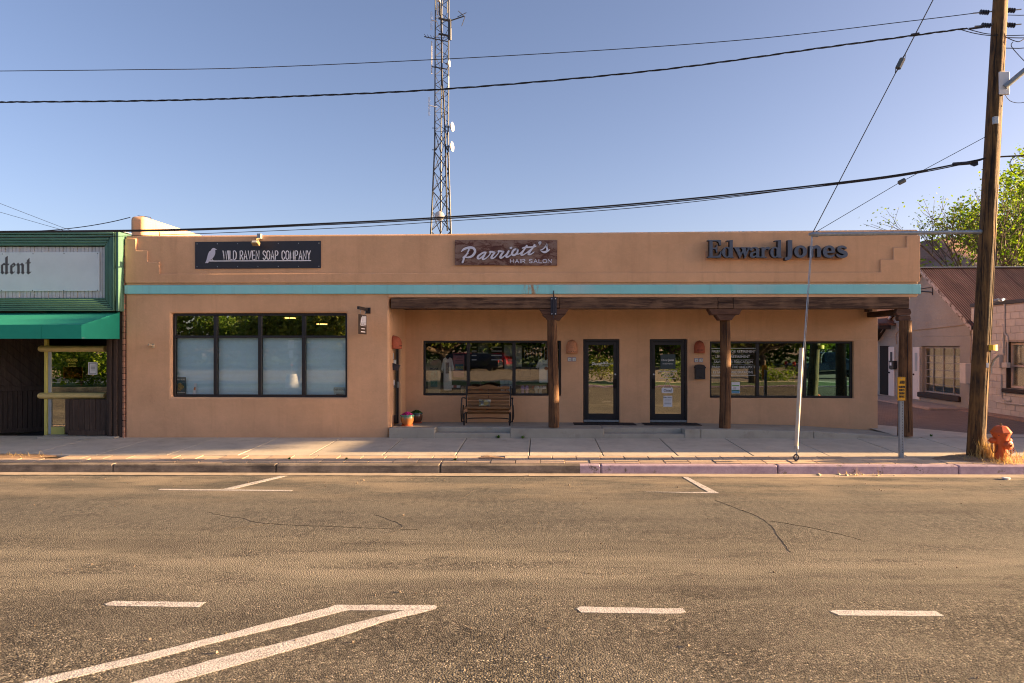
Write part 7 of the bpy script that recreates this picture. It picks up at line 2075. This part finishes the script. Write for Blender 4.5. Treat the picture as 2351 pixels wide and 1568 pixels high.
sandals(1205, 884.5, 905, m_lil, 'pair of lilac slide sandals standing in the window'); sandals(1236, 885.5, 905, m_off, 'pair of cream slide sandals standing in the window', .35); sandals(1067, 886, 905, simple('tan_rubber', (.36, .30, .24), .6), 'pair of tan slide sandals at the edge of the bench back')
def checker(x0, x1, y0, y1, label):
    t = thing('checker_box', P((x0 + x1) / 2, y1, YI), label, 'box'); n = 4
    for k in range(n): rect(x0 + (x1 - x0) * k / n, x0 + (x1 - x0) * (k + 1) / n, y0, y1, YI + .05, m_paper if k % 2 else simple('red_print', (.35, .06, .04), .7), t, 'box_panel', .1)
checker(1027, 1057, 884.5, 889.5, 'long red and white checked box under the ROCKS poster'); checker(1221, 1254, 886, 892, 'red and white checked box behind the cream sandals')
bt = MB(); q = P(1098.5, 906, 17.62); bt.lathe([(0, 0), (.045, 0), (.05, .02), (.048, .26), (.035, .30), (.03, .34), (.0, .35)], 14, (q.x, YI - .1, zl_))
bto = single('vase', bt, simple('copper_vase', (.12, .035, .02), .25, .5), 'dark copper vase with a red band behind the bench back', 'vase', auto=40)
MB().lathe([(.051, .14), (.053, .15), (.053, .18), (.051, .19)], 14, (q.x, YI - .1, zl_)).build('red_band', simple('red_band', (.55, .04, .05), .5), bto)
for x in (1145, 1161): single('hand_ornament', MB().prism([(x - 1.5, 894), (x + 1.5, 894), (x + 2.2, 890), (x + 4, 888), (x + 1.2, 888.5), (x + .8, 885), (x - .2, 888), (x - 1.6, 885.5), (x - 1.8, 889)], facing(YI), -.02, 0), m_paper, 'small white hand ornament in the middle salon pane, %s' % ('nearer the vase' if x < 1150 else 'nearer the cartons'), 'ornament')
# papers in the other windows
fly = poster('flyer', 1679.5, 1698.5, 877, 903, YW + .038, m_paper, 'white flyer with green and blue bands taped in the advice window', 'flyer')
rect(1681, 1697, 884, 886.5, YW + .0315, simple('green_band', (.16, .40, .10), .7), fly, 'title_band', .001); rect(1680, 1698, 896, 902.5, YW + .0315, simple('blue_band', (.14, .34, .50), .7), fly, 'picture_band', .001); rect(1680, 1698, 895, 897, YW + .0315, simple('green_band2', (.20, .45, .12), .7), fly, 'picture_band', .001)
for k in range(3): rect(1683, 1690, 888.5 + 2.2 * k, 889.2 + 2.2 * k, YW + .0315, m_ink, fly, 'text_line', .001)
YS = YW1 + .085
rect0 = poster('poster', 402.5, 427, 866, 908, YS, simple('dark_teal_poster', (.015, .06, .075), .6, var=.5, scale=9), 'dark teal poster in the lower corner of the soap shop window')
dtext('UTAH BLUES', 414.8, 873, 3.6, YS - .004, m_print, rect0, sx=.7)
m_goldp = simple('muted_gold_print', (.30, .19, .06), .7, var=.8, scale=18)
MB().prism([(414 + 7 * cos(a) * (1 + .3 * cos(3 * a)), 888 + 9 * sin(a)) for a in [2 * pi * k / 16 for k in range(16)]], facing(YS), -.004, .0075).build('picture', m_goldp, rect0); rect(405, 424.5, 900, 901, YS - .0065, m_print, rect0, 'text_line', .001)
ev = poster('window_card', 766.5, 791.5, 888.5, 908, YS, simple('pale_card', (.46, .56, .56), .7), 'pale card reading EVERYONE in the corner of the soap shop window', 'card')
dtext('EVERYONE', 779, 896.5, 4.6, YS - .008, m_ink, ev, sx=.85); rect(769, 789, 900, 901, YS - .0065, simple('grey_line_print', (.2, .26, .26), .8), ev, 'text_line', .001)
for k in range(7): MB().prism([(771 + k * 2.6, 906), (773 + k * 2.6, 906), (774 + k * 2.6, 903.5), (772 + k * 2.6, 903.5)], facing(YS), .006, .0085).build('stripe', m_ink, ev)
cone = thing('window_ornament', P(449, 908, YS + .0), 'small orange and white ornament on the sill behind the glass', 'ornament')
MB().prism([(442, 908), (450, 908), (451.5, 880), (446, 880)], facing(YS), -.01, .004).build('body', m_paper, cone); MB().prism([(445, 896), (449, 896), (449.5, 889), (446, 889)], facing(YS), .004, .01).build('flame', simple('orange_card', (.6, .18, .03), .7), cone)
# pendant lamps inside, lit
def lit(name, c, s):
    m = bpy.data.materials.new(name); m.use_nodes = True; b = m.node_tree.nodes['Principled BSDF']; b.inputs['Base Color'].default_value = (*c, 1); b.inputs['Emission Color'].default_value = (*c, 1); b.inputs['Emission Strength'].default_value = s; return m
m_lit = lit('lit_lamp', (1, .55, .15), 3.0)
for k, (x, y) in enumerate(((666, 729), (739, 743))):
    q = P(x, y, 18.4); t = thing('ceiling_lamp', (q.x, 18.4, q.z), ('lit round ceiling lamp behind the third upper light of the soap shop', 'lit round ceiling lamp behind the fourth upper light of the soap shop')[k], 'lamp')
    MB().lathe([(0, -.02), (.14, -.02), (.14, .0)], 16, q).build('lamp_disc', m_lit, t); MB().lathe([(.15, -.005), (.16, .03), (0, .05)], 16, q).build('lamp_shade', m_black, t); MB().tube([q + Vector((0, 0, .04)), (q.x, q.y, 3.5)], .008, 5).build('cord', m_black, t)
# ================================================================== TREES, HILL, FAR SIDE OF THE STREET
m_bark = wood('bark', (.05, .035, .025), (.17, .125, .09), 'z', knots=False, bump=1.0)
m_leafA = leaf_mat('spring_leaf', (.06, .13, .012), (.20, .27, .035), .5)
m_leafB = leaf_mat('deep_leaf', (.035, .085, .012), (.14, .21, .030), .45)
m_leafC = leaf_mat('olive_leaf', (.06, .11, .016), (.20, .21, .035), .45)

def add_leaves(vs, fs, c, rad, n, size, rr, flat=1.0):
    for _ in range(n):
        d = Vector((rr.gauss(0, 1), rr.gauss(0, 1), rr.gauss(0, 1)))
        d = d / max(d.length, 1e-6) * rad * rr.random() ** .45
        p = c + Vector((d.x, d.y, d.z * flat)); s = size * rr.uniform(.6, 1.3)
        u = Vector((rr.gauss(0, 1), rr.gauss(0, 1), rr.gauss(0, .7))).normalized(); v = u.orthogonal().normalized()
        v = (Matrix.Rotation(rr.uniform(0, 6.28), 3, u) @ v)
        k = len(vs)
        vs += [p - u * s * .5, p + v * s * .3, p + u * s * .5, p - v * s * .3]; fs.append((k, k + 1, k + 2, k + 3))

def make_tree(name, base, H, spread, seed, leaf, label, n_leaf=60, size=.2, tr=.22, first=.3, levels=4, clump=.7, lean=(0, 0), kids=(4, 3, 3, 2), cat='tree', group=None, up=.35):
    rr = random.Random(seed); t = thing(name, base, label, cat, group)
    mb = MB(); vs = []; fs = []
    def br(p, d, L, r, lv):
        n = 4; pts = [p]; dd = d.copy(); q = p.copy()
        for i in range(n):
            dd = (dd + Vector((rr.gauss(0, .13), rr.gauss(0, .13), rr.gauss(0, .08) + (.05 if lv else 0)))).normalized(); q = q + dd * L / n; pts.append(q.copy())
        mb.tube(pts, [r * (1 - .45 * i / n) for i in range(n + 1)], 7 if lv < 2 else 4, cap=False)
        if lv >= levels - 1:
            add_leaves(vs, fs, pts[-1], clump, n_leaf, size, rr); add_leaves(vs, fs, pts[2], clump * .7, n_leaf // 2, size, rr); return
        if lv >= levels - 2: add_leaves(vs, fs, pts[-1], clump, n_leaf // 2, size, rr)
        nk = kids[lv]
        for k in range(nk):
            a = 2 * pi * (k + rr.uniform(-.3, .3)) / nk + lv; f = rr.uniform(.55, 1.0) if lv else rr.uniform(.75, 1.0)
            i = min(n - 1, int(f * n)); pp_ = pts[i] + (pts[i + 1] - pts[i]) * (f * n - i)
            side = Vector((cos(a), sin(a), 0)); nd = (dd * rr.uniform(.25, .6) + side * spread * rr.uniform(.7, 1.2) + Vector((0, 0, up * rr.uniform(.3, 1.3)))).normalized()
            br(pp_, nd, L * rr.uniform(.58, .85) * (1.25 if lv == 0 else 1), r * .55, lv + 1)
        if lv > 0: br(pts[-1], dd, L * .6, r * .5, lv + 1)
    br(Vector(base) - Vector((0, 0, .1)), Vector((lean[0], lean[1], 1)).normalized(), H * first, tr, 0)
    mb.build('trunk', m_bark, t, smooth=True)
    cr = MB(); cr.v = [tuple(v) for v in vs]; cr.f = fs; cr.build('crown', leaf, t)
    return t

# behind the gable house
tb = P(2425, 794, 37); make_tree('leafy_tree', (tb.x, 37, .4), 13.8, .62, 5, m_leafA, 'dense bright green tree towering behind the rusty roof', 75, .20, .24, .30, 4, .85, kids=(5, 3, 3))
tb = P(2470, 794, 41); make_tree('leafy_tree', (tb.x, 41, .4), 16.0, .62, 8, m_leafA, 'taller green tree mostly beyond the picture edge behind the roof', 70, .22, .26, .30, 4, .95, kids=(5, 3, 3))
tb = P(2250, 794, 34); make_tree('sparse_tree', (tb.x, 34, .4), 10.2, .5, 14, m_leafA, 'thin twiggy tree with few new leaves behind the roof ridge', 5, .13, .15, .36, 5, .5, kids=(4, 3, 3, 2))
tb = P(2285, 794, 33); make_tree('sparse_tree', (tb.x, 33, .4), 8.0, .5, 23, m_leafA, 'yellow green young tree just above the ridge, before the hill', 13, .14, .13, .36, 4, .6, kids=(4, 3, 3))
tb = P(2128, 794, 38); make_tree('small_tree', (tb.x, 38, .4), 7.4, .4, 31, m_leafA, 'small treetop peeping over the ridge beside the tan parapet', 40, .16, .12, .36, 4, .5, kids=(3, 3, 2))
# beyond the block building: unseen tree added, crown shaped to shade the sidewalk
def sun_blocker_tree(base, c, rad, n, size, seed, label):
    """tree with a boxy, flat-bottomed crown shaped to block the low sun"""
    rr = random.Random(seed); t = thing('unseen_shade_tree', base, label, 'tree'); mb = MB(); vs = []; fs = []
    b = Vector(base); c = Vector(c); mb.tube([b - Vector((0, 0, .1)), b + (c - b) * .35, b + (c - b) * .7], [.35, .28, .2], 9)
    for k in range(14):
        a = k * 2.4; d = Vector((cos(a) * rad[0], sin(a) * rad[1], rr.uniform(-.3, .9) * rad[2])) * .75
        mb.tube([b + (c - b) * .6, c + d * .45, c + d], [.14, .08, .03], 5)
    k = 0
    while k < n:
        d = Vector((rr.uniform(-1, 1), rr.uniform(-1, 1), rr.uniform(-1, 1)))
        if abs(d.x) ** 4 + abs(d.y) ** 5 + abs(d.z) ** 5 > 1: continue
        add_leaves(vs, fs, c + Vector((d.x * rad[0], d.y * rad[1], d.z * rad[2] + .12 * sin(d.x * 5 + seed) * sin(d.y * 7))), .1, 1, size, rr); k += 1
    mb.build('trunk', m_bark, t, smooth=True); cr = MB(); cr.v = [tuple(v) for v in vs]; cr.f = fs; cr.build('crown', m_leafB, t)
sun_blocker_tree((32.5, 18.2, .4), (32.5, 18.2, 9.72), (3.6, 3.1, 1.55), 9000, .42, 3, 'unseen tree added to shade the street past the block building')


# desert hill far behind
def hill_mat():
    t = NT('desert_hill'); co = t.coords(world=True); s = t.n('SeparateXYZ'); t.l(co, s.inputs[0])
    z = t.math('ADD', t.math('DIVIDE', s.outputs[2], 105.0), t.math('MULTIPLY', t.math('SUBTRACT', t.noise(co, .02, 7, .65), .5), .55))
    c = t.ramp(z, [(.35, (.20, .135, .12)), (.55, (.22, .10, .085)), (.62, (.30, .20, .15)), (.72, (.26, .12, .095)), (.80, (.34, .19, .13)), (.92, (.20, .13, .10)), (1.0, (.16, .12, .08))])
    b = t.noise(co, .35, 5, .7); c = t.mix(t.math('MULTIPLY', t.ramp(b, [(.56, (0, 0, 0)), (.64, (1, 1, 1))]), .55), c, (.07, .075, .04)); t.base(c); t.set(rough=1)
    t.bump(t.noise(co, .12, 8, .7), .8, 6.0); return t.m
YH = 620.0
mb = MB(); nx, ny = 90, 26; rr = random.Random(77)
from mathutils import noise as mn
def ridge(x):
    pts = [(1700, 640), (1950, 615), (2050, 585), (2117, 551), (2180, 548.5), (2260, 543.5), (2351, 540), (2500, 556), (2800, 600), (3200, 690)]
    for a, b in zip(pts[:-1], pts[1:]):
        xa_, xb_ = P(a[0], 794, YH).x, P(b[0], 794, YH).x
        if xa_ <= x <= xb_: f = (x - xa_) / (xb_ - xa_); return P(a[0], a[1], YH).z * (1 - f) + P(b[0], b[1], YH).z * f
    return 5
xa0, xb0 = P(1700, 794, YH).x + 1, P(3200, 794, YH).x - 1
vs = []; fs = []
for j in range(ny + 1):
    f = j / ny
    for i in range(nx + 1):
        x = xa0 + (xb0 - xa0) * i / nx; y = YH - 330 * (1 - f); h = ridge(x) * (f ** 1.15)
        n_ = mn.fractal(Vector((x * .012, y * .012, 3.3)), 1, 2, 5)
        vs.append((x, y, h + n_ * 9 * (.25 + f) * (1 if j < ny else .12) - 1))
for j in range(ny):
    for i in range(nx):
        a = j * (nx + 1) + i; fs.append((a, a + 1, a + nx + 2, a + nx + 1))
mb.add(vs, fs); tag(mb.build('hill', hill_mat(), smooth=True), 'bare red brown desert hill behind the houses', kind='structure')

# ---- the far side of the street, seen in the shop windows
YMI = 2 * (YW + .04)
def RV(x, y, Yo): return P(x, y, YMI - Yo)
m_lawn = simple('lawn', (.045, .10, .018), .95, var=.35, scale=3, bump=.6, bscale=60, world=True)
m_lot = simple('parking_asphalt', (.17, .14, .115), .95, var=.2, scale=1.2, world=True)
def plain(name, y0, y1, z0, mat, lab):
    mb = MB(); mb.add([(-70, y0, z0), (70, y0, z0), (70, y1, z0), (-70, y1, z0)], [(0, 1, 2, 3)]); return tag(mb.build(name, mat), lab, kind='structure')
MB_k = MB(); MB_k.box(-70, 70, -4.2, -4.0, -.3, .14, .02); tag(MB_k.build('kerb', m_kerb), 'kerb on the far side of the street', kind='structure')
plain('lawn', -8.4, -4.2, .13, m_lawn, 'mown verge across the street'); plain('footpath', -9.8, -8.4, .12, m_walk, 'footpath across the street'); plain('parking_lot', -41, -9.8, .06, m_lot, 'parking lot across the street'); plain('meadow', -120, -41, .02, m_lawn, 'grass beyond the parking lot')
trA = make_tree('street_tree', (-16, -13, .1), 9, .95, 51, m_leafC, 'broad olive green tree by the parking lot behind the camera', 70, .34, .3, .26, 4, 1.1, kids=(5, 3, 3), up=.12)
trB = make_tree('street_tree', (-4, -37, .1), 9.5, 1.0, 52, m_leafB, 'dark spreading tree at the back of the parking lot', 75, .36, .3, .24, 4, 1.2, kids=(5, 3, 3), up=.08)
spots = [(trA, 6, -38, .4, 'olive tree behind the lot, first past the dark one'), (trB, -13, -39, 1.7, 'dark tree behind the lot, west of the first'), (trA, -22, -38, 2.2, 'olive tree behind the lot at its west end'), (trB, 14, -39, 3.0, 'dark tree behind the lot, east of the olive one'), (trA, 23, -37, 4.1, 'olive tree behind the lot toward its east end'), (trB, 31, -38, 5.0, 'dark tree at the east end of the lot'), (trB, -31, -39, .9, 'dark tree at the far west end of the lot'), (trA, 13, -7.0, 1.1, 'olive tree on the verge opposite the advice office'), (trA, -6, -7.5, 3.6, 'olive tree on the verge opposite the salon')]
for src, x, y, rz, lab in spots:
    c = copy_tree(src); c.location = (x, y, .1); c.rotation_euler = (0, 0, rz); c['label'] = lab; c['group'] = 'trees across the street'
def bush(x, y, r, h, leaf, lab, n=900, size=.16):
    rr = random.Random(int(x * 7 + y)); vs = []; fs = []
    t = thing('bush', (x, y, .1), lab, 'bush')
    for _ in range(26): add_leaves(vs, fs, Vector((x + rr.uniform(-.7, .7) * r, y + rr.uniform(-.5, .5) * r, .1 + h * rr.uniform(.1, .9))), r * .42, n // 26, size, rr, .8)
    mb = MB(); mb.v = [tuple(v) for v in vs]; mb.f = fs; mb.build('foliage', leaf, t)
    mb = MB()
    for k in range(6): a = k * 1.05; mb.tube([(x, y, .05), (x + .3 * r * cos(a), y + .3 * r * sin(a), h * .6)], [.03, .01], 4)
    mb.build('stems', m_bark, t); return t
bush(RV(1380, 0, -11).x, -11, 1.8, 1.5, m_leafC, 'grey green bush opposite the salon door'); bush(RV(1560, 0, -9).x, -10.2, 1.6, 1.1, m_leafB, 'low dark bush opposite the advice door'); bush(RV(1790, 0, -9).x, -10.0, 1.5, .9, m_leafA, 'bright green bush opposite the advice window'); bush(-10, -10.4, 1.6, 1.4, m_leafC, 'olive bush opposite the soap shop'); bush(-22.5, -5.2, 2.2, 4.6, m_leafA, 'tall bright bush opposite the green shop', 5200, .2); bush(-26, -5.4, 2.2, 4.8, m_leafA, 'second tall bright bush opposite the green shop', 5200, .2); bush(-29.5, -5.6, 2.2, 4.4, m_leafA, 'third bright bush opposite the green shop', 5200, .2)
# wood behind it all: one mass
rr = random.Random(99); vs = []; fs = []
for _ in range(760):
    add_leaves(vs, fs, Vector((rr.uniform(-75, 75), rr.uniform(-56, -44), rr.uniform(.5, 9))), 2.6, 70, .7, rr)
mb = MB(); mb.v = [tuple(v) for v in vs]; mb.f = fs; tag(mb.build('woods', m_leafB), 'dense wood far behind the parking lot', kind='stuff')

# a parking sign with a white barrel at its foot, across the street (shows in the soap shop's glass)
YM1 = 2 * (YW1 + .045)
p0 = P(651, 794, YM1 + 3.2).x
ps = thing('parking_sign', (p0, -3.2 - 1.2, .13), 'white parking sign on a post with a white barrel, across the street', 'sign')
MB().tube([(p0, -4.4, .1), (p0, -4.4, 2.75)], .03, 8).build('post', m_galv, ps)
MB().box(p0 - .16, p0 + .16, -4.37, -4.36, 2.25, 2.7, .004).build('sign_plate', m_paper, ps); MB().box(p0 - .1, p0 + .1, -4.37, -4.36, 1.75, 2.15, .004).build('sign_plate', m_paper, ps)
MB().lathe([(.36, 0), (.34, .3), (.29, .62), (.27, .75), (.0, .76)], 16, (p0, -4.4, .13)).build('barrel', m_white, ps)
MB().lathe([(.05, 1.18), (.055, 1.2), (.055, 1.25), (.05, 1.27)], 10, (p0, -4.4, .13)).build('red_collar', simple('red_collar', (.5, .05, .02), .5), ps)

# parked cars across the street (they show in the window glass)
m_tyre = simple('tyre', (.015, .015, .016), .8); m_rim = simple('alloy_rim', (.40, .41, .42), .35, .8); m_carglass = simple('dark_car_glass', (.012, .014, .016), .08); m_tail = simple('red_tail_light', (.40, .01, .01), .25); m_trimb = simple('black_trim', (.02, .02, .022), .6)
def car(loc, rz, paint, label, kind='suv', L=4.6, W_=1.84):
    t = thing('parked_' + kind, (0, 0, 0), label, 'car' if kind != 'pickup' else 'pickup truck')
    if kind == 'pickup':
        body = [(-2.85, .55), (-2.85, 1.05), (-.75, 1.08), (-.62, 1.12), (.95, 1.14), (2.35, 1.12), (2.75, .98), (2.82, .55)]; cab = [(-.72, 1.08), (-.62, 1.86), (.45, 1.88), (1.25, 1.14)]; wx = (-1.75, 1.85); wr = .40
    else:
        body = [(-2.28, .42), (-2.32, .78), (-2.2, 1.05), (-1.2, 1.06), (1.15, 1.04), (2.0, .93), (2.28, .72), (2.3, .40)]; cab = [(-2.16, 1.05), (-1.75, 1.52), (-1.0, 1.64), (.2, 1.62), (1.2, 1.04)]; wx = (-1.42, 1.42); wr = .34
    def loft(prof, w0, taper, name, mat, par, bev):
        zmin = min(p[1] for p in prof); zmax = max(p[1] for p in prof)
        mb = MB(); n = len(prof); vs = []
        for s in (-1, 1):
            for x, z in prof: vs.append((x, s * w0 / 2 * (1 - taper * (z - zmin) / (zmax - zmin)), z))
        fs = [tuple(range(n)), tuple(range(2 * n - 1, n - 1, -1))] + [(i, i + n, (i + 1) % n + n, (i + 1) % n) for i in range(n)]
        mb.add(vs, fs); return mb.build(name, mat, par, bevel=bev, segs=3, auto=40)
    bd = loft(body, W_, .06, 'body', paint, t, .06)
    cb = loft(cab, W_ * .93, .22, 'cabin', paint, t, .06)
    zmin, zmax = cab[0][1], max(p[1] for p in cab)
    def sidew(x0, x1, zt, zb_, s, sh=0.0):
        y = lambda z: s * (W_ * .93 / 2 * (1 - .22 * (z - zmin) / (zmax - zmin)) + .006)
        mb = MB(); v = [(x0, y(zb_), zb_), (x1, y(zb_), zb_), (x1 - sh, y(zt), zt), (x0 + sh * .3, y(zt), zt)]
        mb.add(v + [(a, b - s * .02, c) for a, b, c in v], [(0, 1, 2, 3), (7, 6, 5, 4), (0, 4, 5, 1), (1, 5, 6, 2), (2, 6, 7, 3), (3, 7, 4, 0)]); mb.build('side_window', m_carglass, cb)
    for s in (-1, 1):
        if kind == 'pickup': sidew(-.58, .1, 1.76, 1.18, s); sidew(.16, 1.02, 1.76, 1.18, s, .42)
        else: sidew(-1.75, -1.05, 1.50, 1.12, s, -.0); sidew(-1.0, -.1, 1.54, 1.12, s); sidew(-.05, 1.0, 1.54, 1.12, s, .55)
        for x in wx:
            M = Matrix.Translation((x, s * (W_ / 2 - .11), wr)) @ Matrix.Rotation(-s * pi / 2, 4, 'X')
            mb = MB(); mb.lathe([(wr * .6, -.10), (wr * .95, -.11), (wr, -.07), (wr, .07), (wr * .95, .125), (wr * .62, .12)], 24, M=M); wl = mb.build('wheel', m_tyre, t, auto=40)
            mb = MB(); mb.lathe([(0, .09), (wr * .2, .11), (wr * .55, .085), (wr * .63, .118), (wr * .63, .05)], 20, M=M); mb.build('rim', m_rim, wl, auto=30)
            for q in range(6):
                a = q * pi / 3; mb = MB(); mb.tube([M @ Vector((wr * .1 * cos(a), wr * .1 * sin(a), .112)), M @ Vector((wr * .58 * cos(a), wr * .58 * sin(a), .10))], .025, 5); mb.build('spoke', m_trimb, wl)
        MB().box(body[0][0] - .03, body[0][0] + .12, s * W_ / 2 * .72, s * W_ / 2 * .97, body[1][1] - .1, body[1][1] + .14, .03).build('tail_light', m_tail, t)
        MB().box(body[-1][0] - .28, body[-1][0] - .02, s * W_ / 2 * .60, s * W_ / 2 * .965, body[-2][1] - .12, body[-2][1] + .02, .03).build('headlight', m_white, t)
        MB().box(cab[-1][0] - .25, cab[-1][0] - .08, s * W_ / 2 * 1.0, s * W_ / 2 * 1.14, 1.08, 1.2, .03).build('mirror', paint, t)
    MB().box(body[0][0] - .04, body[-1][0] + .02, -W_ / 2 * .93, W_ / 2 * .93, .30, .46, .04).build('lower_trim', m_trimb, t)
    t.location = loc; t.rotation_euler = (0, 0, rz); return t
m_navy = simple('navy_car_paint', (.012, .017, .035), .25, .3, var=.03, coat=.8); m_redc = simple('red_car_paint', (.32, .012, .015), .3, .2, var=.03, coat=.8); m_maroon = simple('maroon_van_paint', (.16, .02, .025), .35, .2, coat=.6)
car((RV(1096, 0, -31).x, -31, .06), pi + .2, m_navy, 'dark blue parked car reflected in the middle salon pane', 'suv')
car((RV(1124, 0, -35).x, -35, .06), pi + .35, m_redc, 'bright red parked car beside the dark blue one across the street', 'suv')
car((RV(1046, 0, -32).x, -32, .06), pi + .1, m_maroon, 'maroon parked car reflected behind the ROCKS poster', 'suv')
car((RV(1905, 0, -15).x, -15, .08), .02, m_navy, 'dark blue pickup truck reflected in the blue green pane', 'pickup', W_=2.0)
